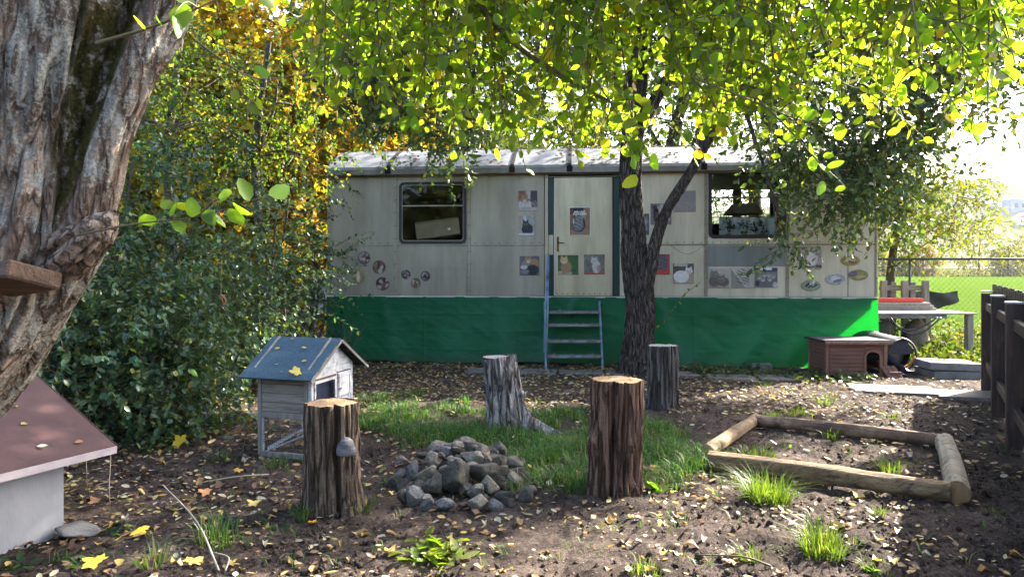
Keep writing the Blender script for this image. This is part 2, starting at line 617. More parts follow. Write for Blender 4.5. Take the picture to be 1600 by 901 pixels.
M['alu_lit'] = metal_wall('lit_aluminium', (0.43, 0.378, 0.27), (0.58, 0.52, 0.39), 0.6)  # alu lightened: brighter daylight at the right end put into the colour
M['alu_trim'] = metal_wall('trim_aluminium', (0.19, 0.155, 0.10), (0.33, 0.285, 0.20), 1.0)
M['alu_white'] = metal_wall('pale_strip', (0.42, 0.41, 0.37), (0.55, 0.53, 0.48), 0.4, 0.1)
M['grey_patch'] = metal_wall('grey_sheet', (0.155, 0.165, 0.155), (0.20, 0.21, 0.20), 0.15, 0.2)
M['roof'] = metal_wall('zinc_roof', (0.15, 0.16, 0.172), (0.25, 0.26, 0.27), 0.9, 0.25, 0.55)
M['strap'] = noisy('roof_strap', (0.008, 0.008, 0.009), (0.03, 0.03, 0.03), 9, 0.85, spec=0.1)
M['fascia'] = metal_wall('roof_edge', (0.16, 0.15, 0.13), (0.27, 0.255, 0.22), 0.8, 0.2, 0.55)
M['dark_green'] = noisy('dark_green_paint', (0.004, 0.022, 0.016), (0.008, 0.04, 0.03), 6, 0.5)
M['rubber'] = noisy('black_rubber', (0.006, 0.006, 0.007), (0.016, 0.016, 0.018), 8, 0.5)
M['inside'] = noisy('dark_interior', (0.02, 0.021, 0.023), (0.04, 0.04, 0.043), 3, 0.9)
M['cardboard'] = noisy('cardboard', (0.19, 0.135, 0.08), (0.26, 0.19, 0.115), 5, 0.85)
M['glass'] = glass_mat()
M['tarp'] = tarp_mat()
M['print'] = print_mat()
M['blue_paint'] = noisy('blue_flaking_paint', (0.10, 0.16, 0.22), (0.20, 0.30, 0.40), 8, 0.55, c3=(0.10, 0.09, 0.08), s3=6)
M['step_wood'] = noisy('grey_step_boards', (0.10, 0.09, 0.078), (0.24, 0.22, 0.195), 9, 0.85, c3=(0.20, 0.27, 0.33), s3=8)
M['rivet'] = noisy('dull_rivet', (0.05, 0.036, 0.024), (0.11, 0.085, 0.06), 9, 0.6, 0.3)
M['rust'] = noisy('rusty_metal', (0.10, 0.045, 0.02), (0.20, 0.10, 0.05), 12, 0.7, 0.4)
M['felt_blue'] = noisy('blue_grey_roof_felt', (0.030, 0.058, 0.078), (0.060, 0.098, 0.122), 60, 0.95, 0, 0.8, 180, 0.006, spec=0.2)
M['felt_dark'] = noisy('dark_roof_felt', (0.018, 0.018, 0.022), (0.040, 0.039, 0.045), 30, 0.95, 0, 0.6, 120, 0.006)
M['white_wood'] = noisy('flaking_white_wood', (0.40, 0.40, 0.41), (0.62, 0.61, 0.60), 9, 0.75, 0, 0.4, 40, 0.006, (1, 1, 1), c3=(0.20, 0.15, 0.11), s3=14)
M['grey_wood'] = noisy('greyed_wood', (0.155, 0.135, 0.105), (0.29, 0.26, 0.21), 5, 0.85, 0, 0.5, 30, 0.006, (0.5, 3, 6), c3=(0.09, 0.075, 0.055), s3=6)
M['grey_post'] = noisy('grey_post_wood', (0.13, 0.12, 0.10), (0.25, 0.235, 0.20), 5, 0.85, 0, 0.5, 30, 0.006, (6, 6, 0.6))
M['wire'] = noisy('galvanised_wire', (0.10, 0.10, 0.10), (0.2, 0.2, 0.2), 8, 0.5, 0.6)
M['wire_blue'] = noisy('dark_blue_wire', (0.012, 0.014, 0.028), (0.03, 0.035, 0.055), 8, 0.5, 0.3)
M['hutch_dark'] = noisy('hutch_inner_board', (0.03, 0.04, 0.08), (0.06, 0.075, 0.13), 6, 0.8)
M['wire_green'] = noisy('green_fence_wire', (0.010, 0.020, 0.014), (0.02, 0.036, 0.026), 8, 0.5, 0.0)
M['brown_wood'] = noisy('brown_stained_wood', (0.10, 0.042, 0.026), (0.19, 0.088, 0.056), 4, 0.75, 0, 0.5, 28, 0.006, (0.6, 3, 6))
M['brown_frame'] = noisy('brown_frame_wood', (0.12, 0.055, 0.034), (0.22, 0.11, 0.07), 4, 0.75, 0, 0.5, 28, 0.006, (5, 5, 0.8))
M['fence_wood'] = noisy('dark_stained_fence', (0.018, 0.010, 0.008), (0.045, 0.026, 0.02), 4, 0.6, 0, 0.6, 26, 0.006, (6, 6, 0.6), c3=(0.08, 0.045, 0.033), s3=5)
M['cap'] = noisy('metal_post_cap', (0.32, 0.30, 0.29), (0.48, 0.46, 0.44), 9, 0.5, 0.3)
M['kennel_roof'] = noisy('red_brown_sheet', (0.045, 0.019, 0.015), (0.068, 0.029, 0.023), 4, 0.7, 0, 0.15, 30, 0.006, c3=(0.04, 0.018, 0.015), s3=9)
M['lip'] = noisy('pale_roof_lip', (0.30, 0.26, 0.28), (0.42, 0.37, 0.38), 9, 0.45, 0.2)
M['plaster'] = noisy('grey_white_board', (0.20, 0.205, 0.22), (0.29, 0.29, 0.30), 3, 0.85, 0, 0.35, 40, 0.006, (1, 1, 0.4), c3=(0.21, 0.21, 0.22), s3=5)
M['concrete'] = noisy('concrete', (0.09, 0.088, 0.082), (0.17, 0.165, 0.155), 7, 0.9, 0, 0.5, 60, 0.01, c3=(0.10, 0.095, 0.085), s3=14)
M['paving'] = noisy('paving_slab', (0.10, 0.09, 0.08), (0.19, 0.172, 0.15), 5, 0.9, 0, 0.5, 50, 0.01, c3=(0.09, 0.08, 0.07), s3=9)
M['stone_grey'] = stone_mat('grey_stone', (0.10, 0.092, 0.078), (0.21, 0.195, 0.165))
M['stone_dark'] = stone_mat('dark_stone', (0.040, 0.037, 0.031), (0.09, 0.083, 0.068))
M['stone_warm'] = stone_mat('warm_stone', (0.15, 0.125, 0.095), (0.28, 0.24, 0.185))
M['stone_pink'] = stone_mat('pinkish_stone', (0.16, 0.128, 0.122), (0.25, 0.21, 0.20))
M['stone_red'] = stone_mat('reddish_stone', (0.055, 0.040, 0.036), (0.10, 0.07, 0.062))
M['stone_blue'] = stone_mat('blue_grey_stone', (0.10, 0.102, 0.105), (0.22, 0.22, 0.22))
M['terracotta'] = noisy('terracotta', (0.30, 0.11, 0.07), (0.42, 0.18, 0.12), 9, 0.8)
M['table_top'] = noisy('weathered_board', (0.17, 0.15, 0.13), (0.28, 0.255, 0.22), 5, 0.8, 0, 0.4, 40, 0.006, c3=(0.14, 0.12, 0.10), s3=9)
M['red_plastic'] = noisy('red_plastic', (0.42, 0.035, 0.02), (0.55, 0.06, 0.035), 4, 0.4)
M['black_plastic'] = noisy('black_plastic', (0.010, 0.011, 0.012), (0.03, 0.03, 0.032), 6, 0.4)
M['dark_tub'] = noisy('dark_green_plastic', (0.02, 0.04, 0.035), (0.05, 0.075, 0.065), 6, 0.5)
M['orange'] = noisy('orange_plastic', (0.5, 0.16, 0.02), (0.65, 0.25, 0.04), 6, 0.5)
M['blue_sheet'] = noisy('blue_plastic_sheet', (0.02, 0.05, 0.13), (0.09, 0.15, 0.26), 8, 0.4, 0, 0.8, 12, 0.03)
M['black_sheet'] = noisy('dark_mesh_fabric', (0.02, 0.022, 0.016), (0.045, 0.048, 0.036), 8, 0.8)
M['wood_pale'] = noisy('pale_timber', (0.28, 0.25, 0.18), (0.42, 0.38, 0.29), 5, 0.8, 0, 0.3, 30, 0.006, (1, 1, 6))
M['white_cloth'] = noisy('white_cloth', (0.55, 0.56, 0.56), (0.72, 0.72, 0.7), 8, 0.9)
M['lamp_cloth'] = noisy('brown_cloth', (0.12, 0.085, 0.055), (0.18, 0.13, 0.09), 8, 0.9)
M['bracket'] = noisy('bracket_fungus', (0.055, 0.055, 0.06), (0.14, 0.138, 0.14), 9, 0.85, 0, 0.6, 40, 0.01, (1, 1, 5))
M['blue_wall'] = noisy('blue_cladding', (0.10, 0.18, 0.36), (0.13, 0.22, 0.42), 3, 0.6)
M['white_wall'] = noisy('pale_render', (0.55, 0.55, 0.53), (0.68, 0.68, 0.65), 3, 0.8)
M['far_roof'] = noisy('red_far_roof', (0.22, 0.10, 0.07), (0.32, 0.15, 0.1), 3, 0.8)


def ground_cover_mat(name, c1, c2, c3, scale=0.5):
    t = NT(name)
    c = t.ramp(t.noise(scale, 6, 0.65), [(0.3, c1), (0.7, c2)])
    c = t.mix(t.ramp(t.noise(14, 6, 0.7), [(0.4, 0.0), (0.7, 0.5)]), c, c3)
    n = t.bump(t.noise(45, 6, 0.8), 0.8, 0.05)
    t.pbr(c, 1.0, 0, n, 0.0)
    return t.m


M['lawn'] = ground_cover_mat('mown_lawn', (0.042, 0.080, 0.008), (0.060, 0.10, 0.012), (0.050, 0.088, 0.010))
M['meadow'] = ground_cover_mat('dry_meadow', (0.06, 0.066, 0.012), (0.085, 0.085, 0.018), (0.055, 0.058, 0.012), 0.1)
M['hill'] = ground_cover_mat('wooded_hill', (0.06, 0.075, 0.045), (0.12, 0.115, 0.065), (0.15, 0.12, 0.06), 0.03)
M['verge'] = ground_cover_mat('weedy_verge', (0.06, 0.075, 0.02), (0.11, 0.12, 0.035), (0.06, 0.05, 0.03), 1.5)

# ---------------------------------------------------------------- leaf and twig engines
T_OVATE = (np.array([(0, 0, 0), (0, .5, -.03), (0, 1, .0), (-.27, .3, .05), (-.25, .66, .045), (.27, .3, .05), (.25, .66, .045)]),
           [np.array([(0, 1, 3), (0, 5, 1), (1, 2, 4), (2, 1, 6)]), np.array([(3, 1, 4, 4), (1, 5, 6, 6)])[:, :3]])
T_ROUND = (np.array([(0, 0, 0), (0, .5, -.04), (0, 1, .02), (-.25, .16, .03), (-.37, .48, .06), (-.22, .84, .04), (.25, .16, .03), (.37, .48, .06), (.22, .84, .04)]),
           [np.array([(0, 1, 3), (3, 1, 4), (4, 1, 5), (5, 1, 2), (0, 6, 1), (6, 7, 1), (7, 8, 1), (8, 2, 1)])])
T_ELL = (np.array([(0, 0, 0), (-.22, .35, .05), (-.17, .72, .04), (0, 1, 0), (.17, .72, .04), (.22, .35, .05)]),
         [np.array([(0, 3, 2, 1), (0, 5, 4, 3)])])
T_DIA = (np.array([(0, 0, 0), (-.27, .5, .06), (0, 1, 0), (.27, .5, .06)]), [np.array([(0, 2, 1), (0, 3, 2)])])
_mp = [(0, 0.04), (.12, .10), (.24, .02), (.40, .04), (.36, .16), (.40, .26), (.52, .34), (.60, .46), (.46, .50), (.40, .60), (.28, .58), (.20, .56), (.20, .70), (.15, .84), (0, 1.0)]
_mv = _mp + [(-x, y) for x, y in _mp[-2:0:-1]]
T_MAPLE = (np.array([(0, .36, 0)] + [(x, y, .16 * x * x + .05 * math.sin(7 * y)) for x, y in _mv]),
           [np.array([(0, 1 + i, 1 + (i + 1) % len(_mv)) for i in range(len(_mv))])])
_q = T_OVATE[1][1]
T_OVATE = (T_OVATE[0], [np.vstack([T_OVATE[1][0], [(3, 1, 4), (1, 5, 6)]])])


_je = [(.03, .0), (.05, .2), (.14, .30), (.06, .34), (.18, .48), (.09, .52), (.22, .66), (.14, .72), (.20, .82), (.10, .92)]
_jv = [(0, 0, 0)] + [(x, y, .25 * x - .25 * y * y) for x, y in _je] + [(0, 1, -.25)] + [(-x, y, .25 * x - .25 * y * y) for x, y in _je[::-1]]
T_JAG = (np.array([(0, .5, -.08)] + _jv), [np.array([(0, 1 + i, 1 + (i + 1) % len(_jv)) for i in range(len(_jv))])])


def nrmz(a):
    return a / np.maximum(np.linalg.norm(a, axis=-1, keepdims=True), 1e-9)


def leaf_arrays(pos, axis, nrm, size, tpl):
    TV, TF = tpl
    y = nrmz(axis)
    x = nrmz(np.cross(y, nrm))
    z = np.cross(x, y)
    s = size[:, None, None]
    V = pos[:, None, :] + s * (TV[None, :, 0:1] * x[:, None, :] + TV[None, :, 1:2] * y[:, None, :] + TV[None, :, 2:3] * z[:, None, :])
    k = len(TV)
    Fs = [(f[None] + (np.arange(len(pos)) * k)[:, None, None]).reshape(-1, f.shape[1]) for f in TF]
    return V.reshape(-1, 3), Fs, k


def leaf_mesh(name, pos, axis, nrm, size, tpl, cols, mat, parent=None, kind='stuff', label=None):
    V, Fs, k = leaf_arrays(pos, axis, nrm, size, tpl)
    o = np_mesh(name, V, Fs, mat, parent, np.repeat(cols, k, 0))
    return tag(o, label, None, None, kind)


def rdir(n):
    return nrmz(rng.normal(size=(n, 3)))


def palette(n, cols, weights=None, jit=0.18):
    cols = np.array(cols, float)
    w = None if weights is None else np.array(weights, float) / sum(weights)
    c = cols[rng.choice(len(cols), n, p=w)]
    return np.clip(c * (1 + jit * rng.normal(size=(n, 1))) * (1 + 0.06 * rng.normal(size=(n, 3))), 0.002, 0.95)


def twig_tubes(P0, P1, P2, r):
    """three-sided bent sticks, all in one array"""
    n = len(P0)
    d = nrmz(P2 - P0)
    a = nrmz(np.cross(d, np.array([0.3, 0.5, 0.81])))
    b = np.cross(d, a)
    V = []
    for p, k in ((P0, 1.0), (P1, 0.75), (P2, 0.3)):
        for t in range(3):
            th = 2 * PI * t / 3
            V.append(p + (a * math.cos(th) + b * math.sin(th)) * (r * k)[:, None])
    V = np.stack(V, 1).reshape(-1, 3)
    f = []
    for s in (0, 3):
        for t in range(3):
            f.append((s + t, s + (t + 1) % 3, s + 3 + (t + 1) % 3, s + 3 + t))
    f = np.array(f)
    Fc = (f[None] + (np.arange(n) * 9)[:, None, None]).reshape(-1, 4)
    return V, Fc


def spray(blobs, per, tw_len, leaf_size, droop=0.35, spread=0.8, up=0.35, shell=0.55):
    """twigs spread through ellipsoids (cx,cy,cz,rx,ry,rz,n); returns twig ends and the leaves along them"""
    B, Cn, R = [], [], []
    for cx, cy, cz, rx, ry, rz, n in blobs:
        u = rdir(n) * (rng.random((n, 1)) ** (1 / 3.0) * (1 - shell) + shell * (0.75 + 0.35 * rng.random((n, 1))))
        lump = 1 + 0.22 * fbm(u * 2.2 + cx, 2, 3)[:, None]
        B.append(np.array([cx, cy, cz]) + u * lump * np.array([rx, ry, rz]))
        Cn.append(u)
    P0 = np.vstack(B)
    U = np.vstack(Cn)
    n = len(P0)
    d = nrmz(U * 0.8 + rng.normal(size=(n, 3)) * 0.7 + np.array([0, 0, -droop * 0.4]))
    L = tw_len * (0.6 + 0.8 * rng.random(n))
    P2 = P0 + d * L[:, None] + np.array([0, 0, -1]) * (droop * L)[:, None] * 0.5
    P1 = (P0 + P2) / 2 + np.array([0, 0, 1]) * (droop * L)[:, None] * 0.14
    t = (np.arange(per)[None, :] + 0.6 * rng.random((n, per)) + 0.4) / per
    t = np.clip(t, 0, 1)[..., None]
    pos = (1 - t) ** 2 * P0[:, None] + 2 * t * (1 - t) * P1[:, None] + t * t * P2[:, None]
    tw = np.broadcast_to(nrmz(P2 - P0)[:, None], pos.shape)
    side = nrmz(np.cross(tw, rng.normal(size=(n, per, 3))))
    ax = nrmz(tw * 0.55 + side * spread + np.array([0, 0, -droop * 0.7]) + 0.25 * rng.normal(size=(n, per, 3)))
    nm = nrmz(rng.normal(size=(n, per, 3)) + np.array([0, 0, up * 3.0]))
    sz = leaf_size * (0.6 + 0.65 * rng.random((n, per)))
    return P0, P1, P2, pos.reshape(-1, 3), ax.reshape(-1, 3), nm.reshape(-1, 3), sz.reshape(-1)


def catmull(pts, n):
    p = np.array(pts, float)
    p = np.vstack([2 * p[0] - p[1], p, 2 * p[-1] - p[-2]])
    segs = len(p) - 3
    t = np.linspace(0, segs - 1e-6, n)
    i = t.astype(int)
    f = (t - i)[:, None]
    a, b, c, d = p[i], p[i + 1], p[i + 2], p[i + 3]
    return 0.5 * ((2 * b) + (-a + c) * f + (2 * a - 5 * b + 4 * c - d) * f ** 2 + (-a + 3 * b - 3 * c + d) * f ** 3)


def bark_tube(pts, radii, nl, ns, amp=0.02, freq=26.0, stretch=0.13, lump=0.05, seed=0, flare=None, cap=False, colfn=None):
    """a limb or trunk with furrowed relief; returns V, F (quads), cols"""
    path = catmull([list(p) + [r] for p, r in zip(pts, radii)], nl)
    C, R = path[:, :3], path[:, 3]
    d = nrmz(np.gradient(C, axis=0))
    ref = np.array([0.0, -1.0, 0.0]) if abs(d[:, 1]).mean() < 0.7 else np.array([0, 0, 1.0])
    a = nrmz(np.cross(np.broadcast_to(ref, d.shape), d))
    b = np.cross(d, a)
    th = np.linspace(0, 2 * PI, ns, endpoint=False)
    ca, sa = np.cos(th), np.sin(th)
    s = np.concatenate([[0], np.cumsum(np.linalg.norm(np.diff(C, axis=0), axis=1))])
    rr = R[:, None] * np.ones(ns)[None]
    q = v3(ca[None] * rr * freq, sa[None] * rr * freq, (s * freq * stretch)[:, None] + 0 * rr)
    warp = fbm(q * 0.35 + 9, 2, seed + 3)
    q2 = q + warp[..., None] * 0.7
    ridge = 1 - np.abs(fbm(q2, 3, seed)) * 2.2
    fine = fbm(q2 * 3.1, 2, seed + 7)
    low = fbm(v3(ca[None] * 1.3 + 0 * rr, sa[None] * 1.3 + 0 * rr, (s * 1.6)[:, None] + 0 * rr), 3, seed + 11)
    sc = np.minimum(1.0, rr / 0.1)
    rad = rr * (1 + lump * low * 2) - amp * np.clip(ridge, 0, 1) ** 2 * sc + amp * 0.35 * fine * sc
    if flare is not None:
        rad = rad * flare(th[None] + 0 * rr, s[:, None] + 0 * rr)
    V = C[:, None] + (a[:, None] * ca[None, :, None] + b[:, None] * sa[None, :, None]) * rad[..., None]
    idx = np.arange(nl * ns).reshape(nl, ns)
    Fq = np.stack([idx[:-1], np.roll(idx, -1, 1)[:-1], np.roll(idx, -1, 1)[1:], idx[1:]], -1).reshape(-1, 4)
    return V.reshape(-1, 3), Fq, (C, th, s, rad)


def limb_mb(mb, p, q, r0, r1, sag=0.15, n=7, k=6):
    p, q = np.array(p, float), np.array(q, float)
    m = (p + q) / 2 + np.array([0, 0, sag * np.linalg.norm(q - p)]) + rng.normal(size=3) * 0.06 * np.linalg.norm(q - p)
    pts = catmull([p, m, q], n)
    mb.tube([tuple(x) for x in pts], [r0 + (r1 - r0) * i / (n - 1) for i in range(n)], k)


def make_tree(name, label, cat, base, trunk, tr, blobs, per, tw_len, leaf, tpl, cols, wts, group=None, lmat='leaf', bark='twig', limb_r=0.04,
              droop=0.35, up=0.35, twig_r=0.004, crown='crown', jit=0.18, ns=10, amp=0.0, nl=24, twigs=True, shell=0.55, limbs=True):
    """trunk path + limbs to each foliage mass + twigs + leaves"""
    t = thing(name, label, cat, base, 0, group)
    V, Fq, _ = bark_tube([base] + list(trunk), tr, nl, ns, amp, lump=0.05, seed=int(abs(base[0] * 37)) % 50)
    np_mesh('trunk', V, Fq, M[bark], t, smooth=True)
    path = np.array([base] + list(trunk), float)
    P0, P1, P2, pos, ax, nm, sz = spray(blobs, per, tw_len, leaf, droop, 0.8, up, shell)
    if limbs:
        mb = MB()
        for b in blobs:
            c = np.array(b[:3])
            d = np.linalg.norm(path - c + np.array([0, 0, 0.4]), axis=1) + 0.6 * np.maximum(path[:, 2] - c[2], 0)
            k = int(np.argmin(d[max(1, len(d) // 3):])) + max(1, len(d) // 3)
            limb_mb(mb, path[k], c, limb_r, limb_r * 0.3)
            for _ in range(5):
                u = rdir(1)[0]
                limb_mb(mb, c * 0.75 + path[k] * 0.25, c + u * np.array(b[3:6]) * 0.8, limb_r * 0.4, limb_r * 0.12, 0.05, 5, 4)
        tag(mb.build('limbs' if False else 'limb', M[bark], t, smooth=True), kind='stuff')
    if twigs:
        TV, TF = twig_tubes(P0, P1, P2, np.full(len(P0), twig_r))
        tag(np_mesh('twig', TV, TF, M['twig'], t), kind='stuff')
    leaf_mesh(crown, pos, ax, nm, sz, tpl, palette(len(pos), cols, wts, jit), M[lmat], t)
    return t

# ================================================================ SETTING
xs = np.concatenate([[-1500, -600, -250, -100, -50, -25, -14, -9, -7], np.arange(-5.6, 7.4, 0.036), [8, 9, 10.5, 13, 18, 30, 60, 120, 300, 700, 1500]])
yy = [2.2]
while yy[-1] < 13.6:
    yy.append(yy[-1] + 0.009 * yy[-1] + 0.004)
ys = np.concatenate([[-1500, -300, -60, -15, -4, 0, 1.2], yy, [15, 17, 20, 26, 40, 80, 150, 400, 900, 2000]])
GX, GY = np.meshgrid(xs, ys)
near = np.clip(1 - np.maximum(np.abs(GX) - 7, 0) / 6, 0, 1) * np.clip((GY + 2) / 3, 0, 1) * np.clip((16 - GY) / 2, 0, 1)
fine = 0.026 * fbm(v3(GX * 11, GY * 11, 4.0), 3, 21) + 0.016 * np.maximum(vnoise(v3(GX * 26, GY * 26, 2.0), 31), -.3)
GZ = near * (gh(GX, GY) + fine * np.clip((GX + 4.5) * 2, 0.3, 1)) - (1 - near) * 0.03
V = np.stack([GX, GY, GZ], -1).reshape(-1, 3)
idx = np.arange(V.shape[0]).reshape(GX.shape)
Fq = np.stack([idx[:-1, :-1], idx[:-1, 1:], idx[1:, 1:], idx[1:, :-1]], -1).reshape(-1, 4)
tag(np_mesh('ground', V, Fq, M['soil'], smooth=True), 'dark crumbly soil of the yard strewn with fallen leaves', None, None, 'structure')


def sheet(name, x0, x1, y0, y1, z, mat, nx=60, ny=60, amp=0.0, label=None, zf=None):
    X, Y = np.meshgrid(np.linspace(x0, x1, nx), np.linspace(y0, y1, ny) if not callable(y0) else y0(ny))
    Z = z + amp * fbm(v3(X * 0.05, Y * 0.05, 0), 3, 77)
    if zf is not None: Z = zf(X, Y)
    V = np.stack([X, Y, Z], -1).reshape(-1, 3)
    i = np.arange(nx * ny).reshape(ny, nx)
    Fq = np.stack([i[:-1, :-1], i[:-1, 1:], i[1:, 1:], i[1:, :-1]], -1).reshape(-1, 4)
    return tag(np_mesh(name, V, Fq, M[mat], smooth=True), label, None, None, 'structure')


sheet('lawn', 4.5, 160, 13.9, 118, 0.012, 'lawn', label='bright mown lawn of the field beyond the wire fence')
sheet('meadow', 4.5, 700, 119, 420, 0.1, 'meadow', label='yellowed meadow beyond the lawn', zf=lambda X, Y: 0.03 + (Y - 119) * 0.004)
sheet('verge', 5.6, 22, 12.3, 14.2, 0.014, 'verge', label='weedy strip of ground along the wire fence')
HX = lambda X, Y: 0.5 + 94 * np.exp(-((Y - 760) / 190) ** 2) * (0.72 + 0.28 * np.sin(X * 0.006 - 1.7) + 0.08 * fbm(v3(X * 0.02, Y * 0.02, 0), 3, 8)) + 3.5 * np.maximum(fbm(v3(X * 0.09, Y * 0.09, 0), 3, 5), 0) - np.clip((460 - Y) / 20, 0, 4)
sheet('hill', -100, 1400, 420, 900, 0, 'hill', 150, 60, label='hazy wooded hill closing the view beyond the field', zf=HX)

# ================================================================ TRAILER (site wagon)
T0 = (-3.03, 11.6)
TL = math.hypot(8.63, 0.8)
TA = math.atan2(-0.8, 8.63)
ux, uy = math.cos(TA), math.sin(TA)
trailer = thing('site_trailer', 'long grey aluminium site trailer with green tarpaulin skirt and cat photos stuck on it', 'trailer', (T0[0], T0[1], 0), TA)


def TS(px, d=0.0):
    k = (px - 800) / F
    x0, y0 = T0[0] - uy * d, T0[1] + ux * d
    return (k * y0 - x0) / (ux - k * uy)


def TZ(px, py, d=0.0):
    Y = T0[1] + ux * d + uy * TS(px, d)
    return CAMH - (py - H0) / F * Y


ZB, ZM, ZT = 1.085, 1.90, 3.04
DEPTH = 2.36


def tbox(name, a, b, mat, parent=None, ch=0.003, label=None, kind=None):
    o = MB().box(a, b, None, ch).build(name, M[mat], parent or trailer, local=True)
    return tag(o, label, None, None, kind)


def hole_panel(name, s0, s1, z0, z1, h, d0, d1, mat, rr=0.07, parent=None):
    """wall sheet with a round-cornered opening h=(s0,s1,z0,z1)"""
    def loop(a, b, c, e, r, n=6):
        out = []
        for cx, cz, st in ((b - r, e - r, 0), (a + r, e - r, 90), (a + r, c + r, 180), (b - r, c + r, 270)):
            for k in range(n):
                t = math.radians(st + 90 * k / (n - 1))
                out.append((cx + r * math.cos(t), cz + r * math.sin(t)))
        return out
    I = loop(*h, rr)
    O = []
    for k, (x, z) in enumerate(I):
        q, e = k // 6, k % 6
        first = ((s1, z), (x, z1), (s0, z), (x, z0))[q]
        last = ((x, z1), (s0, z), (x, z0), (s1, z))[q]
        O.append(first if e == 0 else last if e == 5 else ((s1, z1), (s0, z1), (s0, z0), (s1, z0))[q])
    n = len(I)
    v = [(x, d0, z) for x, z in O] + [(x, d0, z) for x, z in I] + [(x, d1, z) for x, z in I] + [(x, d1, z) for x, z in O]
    f = []
    for i in range(n):
        j = (i + 1) % n
        for A in (0, 1, 2):
            f.append((A * n + i, A * n + j, (A + 1) * n + j, (A + 1) * n + i))
    mb = MB().add(v, f)
    return mb.build(name, M[mat], parent or trailer, local=True)


def ring_frame(s0, s1, z0, z1, w, d0, d1, r, n=6):
    """round-cornered frame as one mesh"""
    def loop(g, rad):
        out = []
        for cx, cz, st in ((s1 - g - rad, z1 - g - rad, 0), (s0 + g + rad, z1 - g - rad, 90), (s0 + g + rad, z0 + g + rad, 180), (s1 - g - rad, z0 + g + rad, 270)):
            for k in range(n):
                t = math.radians(st + 90 * k / (n - 1))
                out.append((cx + rad * math.cos(t), cz + rad * math.sin(t)))
        return out
    A, B = loop(0, r), loop(w, max(r - w, 0.01))
    m = len(A)
    v = [(x, d0, z) for x, z in A] + [(x, d0, z) for x, z in B] + [(x, d1, z) for x, z in B] + [(x, d1, z) for x, z in A]
    f = []
    for i in range(m):
        j = (i + 1) % m
        for K in range(4):
            f.append((K * m + i, K * m + j, ((K + 1) % 4) * m + j, ((K + 1) % 4) * m + i))
    return MB().add(v, f)


s_seams = [0.0, TS(618), TS(733), TS(851), TS(968), TS(1103), TS(1230), TS(1325), TL]
win = {1: (TS(625), TS(727.5), TZ(676, 379.5), TZ(676, 285.5)), 2: (TS(1108), TS(1226.5), TZ(1166, 371), TZ(1166, 265.5))}
g = 0.004
for i in range(8):
    a, b = s_seams[i], s_seams[i + 1]
    if i == 3: continue
    mat = 'alu' if i < 3 else 'alu_lit'  # painted brightness: left panels tree-shaded, right ones lit by the ground
    off = 0.002 * math.sin(i * 2.3)
    if i in (1, 5):
        h = win[1] if i == 1 else win[2]
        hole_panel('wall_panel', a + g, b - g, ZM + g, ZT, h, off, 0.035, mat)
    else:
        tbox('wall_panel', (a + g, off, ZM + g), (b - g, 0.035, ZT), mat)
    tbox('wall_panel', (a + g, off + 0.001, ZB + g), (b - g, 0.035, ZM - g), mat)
# grey patch sheets below the windows
tbox('patch_sheet', (TS(629), -0.008, TZ(680, 462)), (TS(729), -0.001, TZ(680, 418)), 'alu')
tbox('patch_sheet', (TS(1105), -0.009, TZ(1160, 416)), (TS(1229), -0.002, TZ(1160, 384)), 'grey_patch', label='plain grey sheet below the window')
# backing, floor, ends, back wall with two openings, ceiling
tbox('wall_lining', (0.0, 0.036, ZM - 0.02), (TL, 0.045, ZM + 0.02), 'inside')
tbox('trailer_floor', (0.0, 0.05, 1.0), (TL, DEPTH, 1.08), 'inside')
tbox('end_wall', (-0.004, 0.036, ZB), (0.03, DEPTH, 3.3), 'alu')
tbox('end_wall', (TL - 0.03, 0.036, ZB), (TL + 0.004, DEPTH, 3.3), 'alu_lit')
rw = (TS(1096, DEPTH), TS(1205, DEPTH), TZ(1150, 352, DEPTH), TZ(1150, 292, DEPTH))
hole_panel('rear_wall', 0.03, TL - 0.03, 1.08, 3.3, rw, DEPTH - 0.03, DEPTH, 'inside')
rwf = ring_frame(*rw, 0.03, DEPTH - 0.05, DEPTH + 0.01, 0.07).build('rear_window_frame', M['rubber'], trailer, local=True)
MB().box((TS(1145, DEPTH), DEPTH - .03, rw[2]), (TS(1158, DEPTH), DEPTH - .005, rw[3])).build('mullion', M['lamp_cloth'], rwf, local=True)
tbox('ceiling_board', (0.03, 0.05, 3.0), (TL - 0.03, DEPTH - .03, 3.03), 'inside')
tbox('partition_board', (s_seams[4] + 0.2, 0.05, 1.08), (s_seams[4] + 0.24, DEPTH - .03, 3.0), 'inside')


def rivets(mb, s, z, r=0.010, d=-0.006):
    mb.add([(s - r, d, z), (s + r, d, z), (s, d, z - r), (s, d, z + r), (s, d - r * 0.7, z)], [(0, 2, 4), (2, 1, 4), (1, 3, 4), (3, 0, 4)])


rv = MB()
for i, sx in enumerate(s_seams):
    if i in (3, 4, 7): continue
    w = 0.05 if i not in (0, 8) else 0.04
    a = sx - w / 2 if 0 < i < 8 else (sx - 0.008 if i == 0 else sx - w + 0.008)
    tbox('seam_strip', (a, -0.014, ZB + 0.004), (a + w, -0.003, ZT), 'alu_trim')
    for z in np.arange(ZB + 0.08, ZT, 0.21):
        rivets(rv, a + 0.010, z, d=-0.0145)
        rivets(rv, a + w - 0.010, z + 0.01, d=-0.0145)
for i in range(8):
    if i == 3: continue
    a, b = s_seams[i], s_seams[i + 1]
    tbox('sill_strip', (a + 0.03, -0.010, ZM - 0.012), (b - 0.03, -0.003, ZM + 0.012), 'alu_trim')
    for s in np.arange(a + 0.1, b - 0.05, 0.13):
        rivets(rv, s, ZM + 0.035 + 0.004 * math.sin(s * 9), 0.011, -0.002)
tag(rv.build('rivet', M['rivet'], trailer, local=True), kind='stuff')

